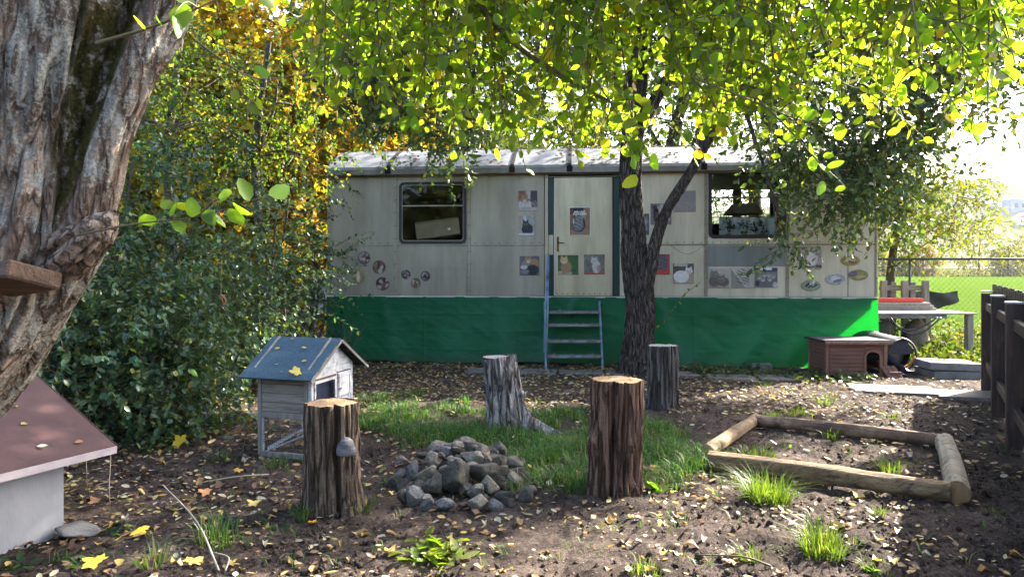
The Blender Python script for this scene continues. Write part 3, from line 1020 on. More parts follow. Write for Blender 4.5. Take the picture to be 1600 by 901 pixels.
# windows
for k in (1, 2):
    s0, s1, z0, z1 = win[k]
    fr = ring_frame(s0 - 0.012, s1 + 0.012, z0 - 0.012, z1 + 0.012, 0.045, -0.02, 0.03, 0.08).build('window', M['rubber'], trailer, local=True)
    tag(fr, 'black rubber framed window with a cardboard box behind it' if k == 1 else 'black rubber framed window with curtain and plants behind it')
    ring_frame(s0 + 0.03, s1 - 0.03, z0 + 0.03, z1 - 0.03, 0.013, -0.012, 0.012, 0.06).build('inner_frame', M['alu_trim'] if k == 1 else M['rubber'], fr, local=True)
    zm = TZ(676, 321.5) if k == 1 else TZ(1166, 309)
    tbox('mullion', (s0 + 0.035, -0.010, zm - 0.011), (s1 - 0.035, 0.012, zm + 0.011), 'alu_trim' if k == 1 else 'rubber', fr)
    if k == 2: tbox('mullion', (s0 + 0.035, -0.006, zm + 0.016), (s1 - 0.035, 0.008, zm + 0.03), 'alu_trim', fr)
    tbox('pane', (s0 + 0.034, 0.0, zm + 0.012), (s1 - 0.034, 0.004, z1 - 0.034), 'glass', fr, 0)
    tbox('pane', (s0 + 0.034, 0.001, z0 + 0.034), (s1 - 0.034, 0.005, zm - 0.012), 'glass', fr, 0)

# door with frame, handle and sheets
dr0, dr1, dz0, dz1 = TS(865.5), TS(957), ZB + 0.008, TZ(910, 277.5)
tbox('door_post', (TS(851.5), -0.02, ZB), (TS(856.5), 0.03, ZT - 0.02), 'alu_door')
tbox('door_surround', (TS(857), 0.004, ZB), (TS(864.5), 0.04, ZT - 0.02), 'dark_green')
tbox('door_surround', (TS(958), 0.004, ZB), (TS(968), 0.04, ZT - 0.02), 'dark_green')
tbox('lock_plate', (TS(857), -0.004, TZ(860, 398)), (TS(864.5), 0.003, TZ(860, 367)), 'alu_door')
door = tbox('door', (dr0, -0.022, dz0), (dr1, 0.02, dz1), 'alu_door', label='closed pale metal door with rusty handle and cat prints')
tbox('handle_plate', (TS(870), -0.030, TZ(872, 393)), (TS(873.5), -0.0225, TZ(872, 370)), 'rust', door)
MB().bar((TS(871), -0.05, TZ(872, 379)), (TS(882), -0.055, TZ(872, 379.6)), 0.014, 0.014, ch=0.003).bar((TS(871.5), -0.031, TZ(872, 379)), (TS(871.5), -0.055, TZ(872, 379)), 0.012, 0.012).build('handle', M['rust'], door, local=True)
tbox('door_edge', (dr0, -0.026, dz0), (dr0 + 0.012, -0.0225, dz1), 'alu_white', door)
tbox('door_edge', (dr1 - 0.012, -0.026, dz0), (dr1, -0.0225, dz1), 'alu_trim', door)
tbox('drip_rail', (dr0 - 0.15, -0.05, dz1 + 0.004), (dr1 + 0.1, -0.024, dz1 + 0.018), 'alu_trim')
rv = MB()
for s in np.arange(dr0 + 0.05, dr1, 0.085): rivets(rv, s, dz0 + 0.03, 0.011, -0.0225)
tag(rv.build('rivet', M['rivet'], door, local=True), kind='stuff')

# base strip and skirt
tbox('base_strip', (-0.012, -0.024, ZB - 0.026), (TL + 0.012, 0.0, ZB - 0.001), 'alu_white', ch=0.004)
ns_, nz_ = 420, 64
S, Zt = np.meshgrid(np.linspace(-0.01, TL + 0.005, ns_), np.linspace(0, 1, nz_))
low = 1 - Zt
dd = -0.02 - 0.10 * low ** 1.6
dd = dd - 0.020 * low * fbm(v3(S * 1.3, low * 1.2, 0), 3, 3)
for cx, amp, sl in ((0.9, .012, .25), (2.2, .012, -.2), (2.75, .022, .15), (4.1, .026, -.5), (4.6, .022, .6), (5.35, .02, .3), (6.2, .016, -.4), (7.3, .02, -.75), (7.9, .014, -.6)):
    dd = dd - 2.2 * amp * np.exp(-((S - cx - sl * low) / (0.06 + 0.16 * low)) ** 2) * (0.3 + low)
dd = dd + 0.012 * np.sin(S * 3.4 + 2.2 * low + 2 * fbm(v3(S * 0.7, low, 5), 2, 9)) * low
fold = 0.016 * np.abs(fbm(v3(S * 2.2 + Zt * 2.5, Zt * 3.0 - S * 0.5, 2), 3, 15))
dd = dd - fold
for zc in (0.74, 0.47, 0.2):
    dd = dd - 0.0025 * np.exp(-((Zt - zc - 0.004 * np.sin(S * 2)) / 0.012) ** 2)
for sc in (1.62, 3.15, 5.9):
    dd = dd - 0.006 * np.exp(-((S - sc) / 0.014) ** 2)
hem = 0.035 * fbm(v3(S * 1.4, 0 * S, 3), 3, 4)
ZZ = (ZB - 0.012) * Zt + low * (0.03 + hem)
V = np.stack([S, dd, ZZ], -1).reshape(-1, 3)
i_ = np.arange(ns_ * nz_).reshape(nz_, ns_)
Fq = np.stack([i_[:-1, :-1], i_[:-1, 1:], i_[1:, 1:], i_[1:, :-1]], -1).reshape(-1, 4)
tag(np_mesh('skirt_tarpaulin', V, Fq, M['tarp'], trailer, smooth=True, local=True), 'green tarpaulin hanging from the base strip to the ground')
tbox('skirt_end', (-0.012, 0.0, 0.02), (-0.004, DEPTH, ZB - 0.02), 'tarp')
tbox('skirt_rear', (0.0, DEPTH, 0.02), (TL - 0.1, DEPTH + 0.008, ZB - 0.02), 'tarp')
mb = MB()
for s in (1.3, 1.55): mb.tube([(s, 0.75, 0.36), (s, 0.95, 0.36)], 0.36, 20)
mb.build('wheel', M['rubber'], trailer, local=True, smooth=False)

# roof: fascia, sheets between straps
prof = [(-0.17, 3.035), (-0.175, 3.115), (-0.13, 3.165), (0.05, 3.27), (0.35, 3.42), (0.75, 3.56), (1.18, 3.63), (1.61, 3.56), (2.01, 3.42), (2.31, 3.27), (2.49, 3.165), (2.53, 3.1)]
straps = [TS(px, -0.17) for px in (606, 702, 800, 890, 986, 1100, 1205, 1300)]
edges = [0.02] + straps + [TL + 0.12]


def roof_strip(mb, s0, s1, lift, th=0.008, pr=prof[1:]):
    v, f = [], []
    n = len(pr)
    for s in (s0, s1):
        for t in (0, -th):
            v += [(s, d, z + lift + t) for d, z in pr]
    for k in range(n - 1):
        f += [(k, k + 1, 2 * n + k + 1, 2 * n + k)[::-1], (n + k, 3 * n + k, 3 * n + k + 1, n + k + 1)[::-1], (k, n + k, n + k + 1, k + 1)[::-1], (2 * n + k, 2 * n + k + 1, 3 * n + k + 1, 3 * n + k)[::-1]]
    f += [(0, 2 * n, 3 * n, n), (n - 1, 2 * n - 1, 4 * n - 1, 3 * n - 1)]
    mb.add(v, f)


for a, b in zip(edges[:-1], edges[1:]):
    mb = MB()
    roof_strip(mb, a + 0.004, b - 0.004, 0.002 * math.sin(a * 7))
    mb.build('roof_sheet', M['roof'], trailer, local=True)
for s in straps:
    mb = MB()
    roof_strip(mb, s - 0.03, s + 0.03, 0.016, 0.012)
    mb.box((s - 0.045, -0.195, 3.05), (s + 0.045, -0.178, 3.14))
    mb.build('roof_strap', M['strap'], trailer, local=True)
tbox('fascia_board', (0.02, -0.17, 3.035), (TL + 0.12, -0.145, 3.112), 'fascia')
tbox('eave_soffit', (0.03, -0.144, 3.045), (TL + 0.1, 0.04, 3.06), 'fascia')
tbox('gutter_moulding', (-0.02, -0.06, 3.02), (TL + 0.02, -0.004, 3.042), 'alu_trim')
for s_, nm in ((0.04, 'gable_board'), (TL + 0.08, 'gable_board')):
    MB().prism([(d, z - 0.02) for d, z in prof[1:]] + [(2.4, 3.03), (-0.1, 3.03)], 0, 0.02, Matrix(((0, 1, 0, s_), (1, 0, 0, 0), (0, 0, 1, 0), (0, 0, 0, 1)))).build(nm, M['alu'], trailer, local=True)
# leaves and debris lying on the roof
n = 900
s = rng.random(n) * TL + 0.05
d = -0.15 + 1.3 * rng.random(n) ** 1.6
cl = fbm(v3(s * 1.5, d * 1.5, 0), 3, 4) + 0.4 * rng.random(n)
keep = cl > 0.12
s, d = s[keep], d[keep]
z = np.interp(d, [p[0] for p in prof[1:7]], [p[1] for p in prof[1:7]]) + 0.012
n = len(s)
leaf_mesh('leaf_debris', np.stack([s, d, z], -1), rdir(n) * [1, 1, .15], rdir(n) * .3 + [0, -.4, 1], 0.05 + 0.05 * rng.random(n), T_OVATE,
          palette(n, [(0.10, 0.06, 0.03), (0.2, 0.13, 0.05), (0.05, 0.035, 0.02)]), M['litter'], None)
o = bpy.data.objects['leaf_debris']
o.parent = trailer
tag(o, None, None, None, 'stuff')
mb = MB()
for s in np.arange(0, TL, 0.045):
    if rng.random() < .6:
        r = 0.012 + 0.016 * rng.random()
        mb.box((s, -0.11 - r, 3.0 + 0.045), (s + 0.04 * rng.random() + .01, -0.08, 3.0 + 0.045 + r), None)
tag(mb.build('gutter_litter', M['twig'], trailer, local=True), kind='stuff')


# ---------------------------------------------------------------- flat prints on the wall
class Pic:
    def __init__(s, n, bg, bg2=None, noise_amp=0.25, seed=0):
        s.n = n
        s.u, s.w = np.meshgrid(np.linspace(0, 1, n), np.linspace(0, 1, n))
        k = (fbm(v3(s.u * 5, s.w * 5, seed), 3, seed)[..., None] + 1) / 2
        s.c = np.array(bg)[None, None] * (1 - k) + np.array(bg2 if bg2 else bg)[None, None] * k
        s.c = s.c * (1 + noise_amp * fbm(v3(s.u * 16, s.w * 16, seed), 2, seed + 2)[..., None])
        s.seed = seed

    def mask(s, m, col):
        m = np.clip(m, 0, 1)[..., None]
        t = 1 + 0.22 * fbm(v3(s.u * 18, s.w * 18, s.seed + 3), 2, s.seed)[..., None]
        s.c = s.c * (1 - m) + np.array(col) * t * m
        return s

    def ell(s, x, y, rx, ry, col, ang=0):
        a = math.radians(ang)
        dx, dy = s.u - x, s.w - y
        p, q = (dx * math.cos(a) + dy * math.sin(a)) / rx, (-dx * math.sin(a) + dy * math.cos(a)) / ry
        return s.mask((1 - np.sqrt(p * p + q * q)) * min(rx, ry) * s.n + 0.5, col)

    def rect(s, x0, y0, x1, y1, col):
        return s.mask(np.minimum.reduce([s.u - x0, x1 - s.u, s.w - y0, y1 - s.w]) * s.n + 0.5, col)

    def tri(s, a, b, c, col):
        def ed(p, q): return (q[0] - p[0]) * (s.w - p[1]) - (q[1] - p[1]) * (s.u - p[0])
        e = np.minimum.reduce([ed(a, b), ed(b, c), ed(c, a)])
        e2 = np.minimum.reduce([-ed(a, b), -ed(b, c), -ed(c, a)])
        return s.mask(np.maximum(e, e2) * s.n * 6 + 0.5, col)

    def head(s, x, y, r, col, muz=None, eye=(0.5, 0.55, 0.12)):
        dk = tuple(v * 0.55 for v in col)
        for k in (-1, 1): s.tri((x + k * r * .95, y + r * .25), (x + k * r * .75, y + r * 1.45), (x + k * r * .1, y + r * .8), col)
        s.ell(x, y, r * 1.08, r * .92, col)
        if muz: s.ell(x, y - r * .4, r * .55, r * .42, muz)
        for k in (-1, 1):
            s.ell(x + k * r * .42, y + r * .12, r * .2, r * .15, eye)
            s.ell(x + k * r * .42, y + r * .12, r * .08, r * .14, (0.01, 0.01, 0.01))
        s.ell(x, y - r * .25, r * .12, r * .08, (0.25, 0.1, 0.09) if muz else dk)
        return s

    def stripes(s, x, y, rx, ry, col, f=30, ang=40, k=0.6):
        a = math.radians(ang)
        p = ((s.u - x) / rx) ** 2 + ((s.w - y) / ry) ** 2
        w = np.sin((s.u * math.cos(a) + s.w * math.sin(a)) * f + 2.5 * fbm(v3(s.u * 5, s.w * 5, 0), 2, s.seed)) > 0.25
        return s.mask(w * (p < 1) * k, col)


def put_pic(px0, px1, py0, py1, pic, label, parent=None, d=-0.006, oval=False, border=0.0, extra=None, tilt=0.0, name='cat_photo'):
    s0, s1 = TS(px0), TS(px1)
    pm = (px0 + px1) / 2
    z0, z1 = TZ(pm, py1), TZ(pm, py0)
    n = pic.n
    U, Wv = pic.u * 1.0, pic.w * 1.0
    if oval:
        a, b = U * 2 - 1, Wv * 2 - 1
        U = (a * np.sqrt(np.maximum(1 - b * b / 2, 0)) + 1) / 2
        Wv = (b * np.sqrt(np.maximum(1 - a * a / 2, 0)) + 1) / 2
    X = s0 + U * (s1 - s0) + tilt * Wv
    Z = z0 + Wv * (z1 - z0)
    cu_ = rng.random(4) * (0 if oval else .016)
    D_ = d - .001 - sum(c_ * np.clip(1.6 * (a_ * b_ - .45), 0, 1) ** 2 for c_, a_, b_ in zip(cu_, (pic.u, pic.u, 1 - pic.u, 1 - pic.u), (pic.w, 1 - pic.w, pic.w, 1 - pic.w)))
    if extra is not None: D_ = np.full_like(X, d)
    V = np.stack([X, D_, Z], -1).reshape(-1, 3)
    i = np.arange(n * n).reshape(n, n)
    Fs = [np.stack([i[:-1, :-1], i[:-1, 1:], i[1:, 1:], i[1:, :-1]], -1).reshape(-1, 4)]
    c = np.clip(pic.c.reshape(-1, 3), 0.003, 0.9)
    if border:
        e = np.minimum.reduce([pic.u, 1 - pic.u, pic.w, 1 - pic.w]).reshape(-1)
        c[e < border] = (0.62, 0.6, 0.55)
    rim = np.concatenate([i[0], i[1:, -1], i[-1, -2::-1], i[-2:0:-1, 0]])
    b0 = len(V)
    V = np.vstack([V, V[rim] + [0, 0.003, 0]])
    c = np.vstack([c, np.full((len(rim), 3), .5)])
    k = np.arange(len(rim))
    Fs.append(np.stack([rim, b0 + k, b0 + np.roll(k, -1), np.roll(rim, -1)], -1))
    if extra is not None:
        ev, ef, ec = extra(s0, s1, z0, z1)
        Fs.append(np.asarray(ef) + len(V))
        V = np.vstack([V, ev])
        c = np.vstack([c, np.tile(ec, (len(ev), 1))])
    o = np_mesh(name, V, Fs, M['print'], parent or trailer, c, local=True)
    return tag(o, label)


NP = 40
BRN, GRY, WHT, BLK, ORG, TAB = (0.16, 0.09, 0.05), (0.16, 0.15, 0.15), (0.42, 0.40, 0.37), (0.018, 0.017, 0.018), (0.27, 0.155, 0.075), (0.20, 0.16, 0.12)
p = Pic(NP, (0.10, 0.08, 0.07), (0.30, 0.26, 0.24), seed=1); p.rect(0, .55, .35, 1, (0.2, 0.08, 0.05)).rect(.45, .6, .62, 1, (.4, .38, .36)).rect(.66, .35, 1, 1, (.04, .045, .05)).ell(.35, .3, .38, .24, WHT).head(.33, .55, .2, ORG, WHT).ell(.85, .3, .16, .22, GRY).stripes(.85, .3, .16, .22, BLK)
p.ell(.5, .08, .6, .12, (.35, .3, .27))
put_pic(810, 839.5, 298, 329.5, p, 'square photo of a ginger and white cat lying down')
p = Pic(NP, (0.34, 0.34, 0.34), (0.22, 0.21, 0.2), seed=2); p.rect(0, .25, .14, 1, (.32, .24, .15)).rect(.3, .3, .5, 1, (.46, .47, .48)).ell(.55, .32, .36, .3, BLK).head(.45, .55, .2, (.03, .03, .032), None, (.25, .3, .1)).rect(0, 0, 1, .12, (.42, .41, .4))
put_pic(810.5, 835, 337, 368, p, 'square photo of a black cat sitting')
p = Pic(NP, (0.06, 0.06, 0.065), (0.14, 0.12, 0.11), seed=3); p.ell(.3, .55, .22, .2, TAB).head(.45, .78, .17, ORG, WHT).ell(.75, .6, .22, .28, ORG).ell(.66, .28, .32, .28, BLK).ell(.22, .42, .18, .1, WHT).ell(.3, .2, .2, .1, GRY)
put_pic(812, 842.5, 400, 430, p, 'square photo of a heap of cats', parent=None)


def poster_text(s0, s1, z0, z1):
    V, Fc, b = [], [], 0
    for txt, zf, wf, xf in (('Mňaučaří', 0.80, 0.54, 0.49), ('Poťouchlíci', 0.725, 0.64, 0.50)):
        cu = bpy.data.curves.new('t', 'FONT')
        cu.body = txt
        cu.align_x = 'CENTER'
        cu.size = 1.0
        cu.offset = 0.022
        cu.shear = 0.18
        cu.resolution_u = 2
        ob = bpy.data.objects.new('t', cu)
        COL.objects.link(ob)
        dg = bpy.context.evaluated_depsgraph_get()
        me = bpy.data.meshes.new_from_object(ob.evaluated_get(dg))
        me.calc_loop_triangles()
        vv = np.array([v.co[:] for v in me.vertices])
        tf = np.array([t.vertices[:] for t in me.loop_triangles])
        bpy.data.objects.remove(ob)
        bpy.data.meshes.remove(me)
        w = np.ptp(vv[:, 0])
        sc = wf * (s1 - s0) / w
        cx = s0 + xf * (s1 - s0)
        mx = (vv[:, 0].max() + vv[:, 0].min()) / 2
        V.append(np.stack([cx + (vv[:, 0] - mx) * sc, np.full(len(vv), -0.0295), z0 + zf * (z1 - z0) + vv[:, 1] * sc + (vv[:, 0] - mx) * sc * 0.04], -1))
        Fc.append(tf + b)
        b += len(vv)
    return np.vstack(V), np.vstack(Fc), (0.75, 0.75, 0.72)


p = Pic(64, (0.05, 0.035, 0.03), (0.10, 0.06, 0.04), seed=4)
p.rect(0, 0, .2, .75, (.2, .09, .045)).rect(.62, .05, 1, 1, (.24, .125, .065)).rect(.2, .82, .68, 1, (.012, .014, .022)).rect(.55, .6, .78, .8, (.22, .22, .16)).ell(.5, .04, .75, .19, (.24, .15, .085)).ell(.45, .4, .31, .27, BLK)
p.ell(.43, .36, .25, .19, (.17, .165, .16)).head(.45, .5, .19, (.2, .195, .19), None, (.3, .28, .2)).stripes(.43, .42, .27, .27, (.03, .03, .03), 55, 65, .55).ell(.2, .5, .03, .1, (.5, .5, .5))
put_pic(889.5, 922.5, 323.5, 368.5, p, 'tall poster of a tabby cat with white lettering', door, -0.0285, border=0.025, extra=poster_text, name='poster')
p = Pic(NP, (0.02, 0.055, 0.018), (0.06, 0.13, 0.035), seed=5); p.ell(.3, .08, .4, .12, (.3, .27, .22)).ell(.4, .38, .27, .3, ORG).head(.3, .72, .18, (.5, .3, .13), WHT).ell(.28, .15, .08, .14, ORG)
put_pic(872, 903.5, 398.5, 429, p, 'square photo of an orange cat among leaves', door, -0.0285)
p = Pic(NP, (0.05, 0.055, 0.04), (0.20, 0.19, 0.16), .6, seed=6); p.rect(0, 0, 1, .14, (.3, .07, .06)).ell(.6, .38, .2, .32, WHT).head(.5, .68, .16, (.45, .38, .33), WHT).ell(.72, .3, .1, .18, (.3, .2, .16))
put_pic(912.5, 944.5, 397.5, 428.5, p, 'square photo of a white and grey cat before a shrub', door, -0.0285)
FD = lambda c: tuple(v * .6 + .14 for v in c)
p = Pic(NP, (0.06, 0.05, 0.07), (0.16, 0.12, 0.14), seed=7); p.ell(.7, .35, .2, .22, (.22, .22, .24)).head(.72, .66, .2, (.18, .18, .2), WHT)
put_pic(990, 1014, 334, 367, p, 'photo of a grey cat half hidden behind the trunk')
p = Pic(NP, (0.12, 0.1, 0.13), (0.2, 0.17, 0.2), seed=8); p.ell(.6, .5, .3, .5, (.3, .26, .24)).head(.62, .72, .18, WHT, None)
put_pic(1016.5, 1049, 318, 351, p, 'faded photo of a pale cat behind the tree branch')
p = Pic(NP, (0.24, 0.21, 0.21), (0.27, 0.24, 0.24), .1, seed=9); p.ell(.6, .3, .45, .2, (.28, .25, .24))
put_pic(1052, 1087, 298, 331, p, 'almost bleached photo of a cat')
p = Pic(NP, (0.3, 0.05, 0.03), (0.4, 0.1, 0.06), seed=10); p.stripes(.5, .4, .7, .7, (.02, .015, .012), 26, 110, .95).head(.6, .72, .24, (.4, .2, .09), WHT)
put_pic(990, 1011, 381, 413, p, 'photo of a cat on a red and black blanket')
p = Pic(NP, (0.24, 0.05, 0.06), (0.3, 0.08, 0.08), seed=11); p.ell(.45, .55, .42, .45, (.13, .10, .11)).stripes(.45, .55, .42, .45, (.05, .04, .045), 40, 80, .6).rect(0, 0, 1, .22, (.45, .05, .04))
put_pic(1023, 1046.5, 397, 429, p, 'photo of a tabby cat on a red cushion')
p = Pic(NP, (0.05, 0.045, 0.045), (0.12, 0.1, 0.09), seed=12); p.rect(.05, .86, .7, 1, (.4, .38, .33)).rect(0, 0, 1, .2, (.3, .26, .22)).ell(.4, .35, .38, .3, (.62, .6, .58)).head(.76, .62, .17, (.62, .6, .58), (.55, .45, .4)).ell(.9, .25, .14, .3, (.35, .25, .16))
put_pic(1051.5, 1084, 411.5, 443, p, 'square photo of a white cat curled up')
p = Pic(NP, (0.33, 0.29, 0.26), (0.40, 0.36, 0.33), .08, seed=13); p.rect(0, 0, 1, .28, (.3, .24, .19)).ell(.28, .35, .24, .3, (.11, .095, .085)).head(.28, .68, .18, (.16, .14, .12), None).ell(.72, .32, .27, .22, (.1, .085, .075)).head(.62, .44, .19, (.15, .13, .115), None).stripes(.5, .4, .5, .4, (.05, .04, .035), 45, 60, .35)
put_pic(1106, 1139.5, 419, 450, p, 'square photo of two tabby cats side by side', d=-0.011)
p = Pic(NP, (0.3, 0.28, 0.25), (0.36, 0.34, 0.31), .1, seed=14); p.tri((0, 0), (0, .9), (.62, 0), (.2, .19, .17)).rect(.72, .1, .78, 1, (.24, .22, .2)).ell(.5, .5, .2, .26, (.3, .28, .25)).head(.5, .7, .2, (.38, .36, .33), WHT).stripes(.48, .55, .3, .4, (.05, .045, .04), 50, 70, .8).tri((0, .95), (.05, 1), (.66, 0), (.46, .44, .4))
put_pic(1143, 1178, 418.5, 450, p, 'square photo of a tabby kitten by a wire fence', d=-0.011)
p = Pic(NP, (0.1, 0.1, 0.11), (0.17, 0.165, 0.17), seed=15); p.rect(0, .8, 1, 1, (.05, .055, .07)).rect(.2, .88, .75, 1, (.6, .62, .66))
for hx, hy in ((.2, .5), (.42, .62), (.62, .62), (.82, .55), (.35, .4), (.66, .4)): p.ell(hx, hy - .2, .14, .22, (.12, .115, .12)).head(hx, hy, .11, (.24, .23, .23), (.5, .48, .46))
p.ell(.9, .15, .12, .14, WHT).ell(.1, .2, .1, .14, BLK).stripes(.5, .4, .5, .4, (.04, .04, .04), 60, 80, .4)
put_pic(1179.5, 1214.5, 418, 449, p, 'square photo of a huddle of kittens', d=-0.011)
p = Pic(NP, (0.26, 0.22, 0.215), (0.36, 0.31, 0.30), .1, seed=16); p.rect(0, 0, 1, .14, (.08, .06, .08)).ell(.38, .42, .36, .3, (.22, .18, .19)).ell(.55, .42, .24, .34, (.52, .49, .47)).head(.55, .3, .15, (.5, .47, .46), None)
put_pic(1249, 1284, 385, 418.5, p, 'faded square photo of a white cat seen from above')
# round and oval stickers
for i, (cx, cy, rx, ry, c1, c2, lb) in enumerate([
        (569, 402.5, 9.5, 10.5, (.12, .06, .06), (.34, .28, .24), 'round sticker of an animal, highest of the round stickers'), (592.5, 417, 10, 10.5, (.13, .05, .03), (.22, .17, .1), 'round sticker with a reddish animal on grass'),
        (560, 431.5, 10, 10.5, (.20, .17, .07), (.28, .25, .12), 'round olive sticker of a standing animal'), (598, 443, 10.5, 10.5, (.12, .05, .05), (.36, .28, .24), 'round sticker of a reddish animal, lowest of four'),
        (634.5, 428.5, 7.5, 7.5, (.08, .05, .055), (.22, .16, .17), 'small round dark sticker beside the seam'), (665, 431, 7.5, 8, (.08, .05, .055), (.2, .14, .15), 'small round purplish sticker'), (650, 442, 7.5, 8, (.08, .06, .04), (.3, .2, .15), 'small round brown sticker, lowest of three')]):
    q = Pic(24, c1, c1, .5, seed=20 + i)
    for _ in range(9): q.ell(.15 + .7 * rng.random(), .15 + .7 * rng.random(), .08 + .2 * rng.random(), .06 + .12 * rng.random(), (c2, (.02, .015, .015), tuple(v * .6 for v in c2), c1, (.3, .27, .22))[rng.integers(5)], 180 * rng.random())
    if i == 2: q.ell(.5, .45, .13, .34, (.5, .4, .28)).ell(.5, .78, .12, .12, (.4, .3, .2))
    put_pic(cx - rx, cx + rx, cy - ry, cy + ry, q, lb, d=-0.010, oval=True, name='round_sticker')
for i, (cx, cy, rx, ry, cs, lb) in enumerate([(1328.5, 407, 15, 8.5, ((.26, .2, .06), (.42, .38, .3), (.15, .09, .04)), 'oval sticker of an animal on yellow leaves'), (1341, 429.5, 15.5, 8.5, ((.16, .17, .05), (.09, .05, .13), (.34, .24, .11)), 'oval sticker with purple flowers'),
        (1305.5, 436, 15.5, 8.5, ((.32, .3, .31), (.5, .48, .5), (.12, .14, .12)), 'oval grey sticker of small animals'), (1267, 446, 15, 8.5, ((.16, .19, .12), (.012, .012, .014), (.4, .42, .38)), 'oval sticker of a black animal')]):
    q = Pic(28, cs[0], cs[0], .7, seed=40 + i)
    q.ell(.5 if i != 1 else .2, .55 if i != 1 else .6, .26 if i != 3 else .36, .26, cs[1], 10 * i).ell(.6, .35 if i != 3 else .8, .26, .13, cs[2], -20 + 25 * i).stripes(.5, .5, .5, .5, cs[2], 30, 50 + 30 * i, .35)
    put_pic(cx - rx, cx + rx, cy - ry, cy + ry, q, lb, d=-0.006, oval=True, name='oval_sticker')


# ---------------------------------------------------------------- things inside the trailer seen through the windows
def tw(s, d, z):
    return (T0[0] + ux * s - uy * d, T0[1] + uy * s + ux * d, z)


bx = thing('cardboard_box', 'brown cardboard box standing tilted inside the window of the trailer', 'box', tw(TS(650), 0.06, TZ(650, 374)), TA)
Mx = Matrix.Rotation(math.radians(-7.5), 4, 'Y')
bw, bh = TS(717) - TS(648), 0.27
MB().box((0, 0, 0), (bw, 0.3, bh), Mx, 0.004).build('carton', M['cardboard'], bx, local=True)
MB().box((bw * .73, -0.003, bh * .3), (bw * .79, -0.001, bh * .44), Mx).build('paper_label', M['white_cloth'], bx, local=True)
MB().box((0.01, -0.002, bh * .9), (bw - .01, 0.1, bh + .004), Mx).build('tape_strip', M['lamp_cloth'], bx, local=True)
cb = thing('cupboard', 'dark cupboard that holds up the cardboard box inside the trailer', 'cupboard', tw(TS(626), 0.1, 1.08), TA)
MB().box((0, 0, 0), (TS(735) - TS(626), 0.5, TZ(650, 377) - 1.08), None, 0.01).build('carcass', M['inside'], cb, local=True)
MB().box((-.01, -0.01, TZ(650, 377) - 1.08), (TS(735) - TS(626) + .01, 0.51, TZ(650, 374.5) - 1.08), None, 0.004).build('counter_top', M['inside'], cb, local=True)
cu = thing('half_curtain', 'white half curtain hanging inside the trailer window behind plants', 'curtain', tw(TS(1122, .5), 0.42, TZ(1122, 371, .5)), TA)
n_ = 60
U_, Z_ = np.meshgrid(np.linspace(0, TS(1212, .5) - TS(1122, .5), n_), np.linspace(0, 0.32, 6))
V = np.stack([U_, 0.02 * np.sin(U_ * 42), Z_ + 0 * U_], -1).reshape(-1, 3)
i = np.arange(n_ * 6).reshape(6, n_)
Fq = np.stack([i[:-1, :-1], i[:-1, 1:], i[1:, 1:], i[1:, :-1]], -1).reshape(-1, 4)
np_mesh('curtain_cloth', V, Fq, M['white_cloth'], cu, smooth=True, local=True)
MB().tube([(-.1, 0, .325), (U_.max() + .1, 0, .325)], 0.008, 6).build('curtain_rail', M['rust'], cu, local=True)
hp = thing('lamp_shade', 'wide brown fabric lamp shade hanging inside the trailer window', 'lamp', tw(TS(1162, .8), 0.8, TZ(1162, 335, .8)), TA)
MB().tube([(0, 0, 0), (0, 0, 0.17)], [0.33, 0.2], 20).build('shade', M['lamp_cloth'], hp, local=True)
MB().tube([(0, 0, 0.17), (0, 0, 3.0 - TZ(1162, 335, .8))], 0.006, 5).build('flex', M['rubber'], hp, local=True)
for k, px in enumerate((1138, 1163, 1190)):
    b = tw(TS(px, .2), 0.2, TZ(px, 371, .2))
    pl = thing('houseplant', ('bushy potted plant at the door end of the trailer window sill', 'middle potted plant on the trailer window sill', 'potted plant on the trailer window sill behind the hanging leaves')[k], 'plant', b, TA, 'plants on the window sill')
    MB().tube([(0, 0, 0), (0, 0, 0.06)], [0.035, 0.045], 10).build('pot', M['terracotta'], pl, local=True)
    P0, P1, P2, pos, ax, nm, sz = spray([(b[0], b[1], b[2] + .16, .1, .06, .1, 14)], 6, .08, .05, .1)
    leaf_mesh('foliage', pos, ax, nm, sz, T_OVATE, palette(len(pos), [(.03, .05, .02), (.05, .06, .03)]), M['leaf_dull'], pl)
sb_ = thing('window_shelf', 'narrow shelf inside the trailer window that carries the potted plants', 'shelf', tw(TS(1108), 0.06, TZ(1160, 373)), TA)
MB().box((0, 0, -0.02), (1.0, 0.3, 0.0), None, .004).build('board', M['inside'], sb_, local=True)
for k in (0.05, 0.9): MB().box((k, 0.02, -0.18), (k + .03, 0.26, -0.021), None, .004).build('bracket', M['inside'], sb_, local=True)

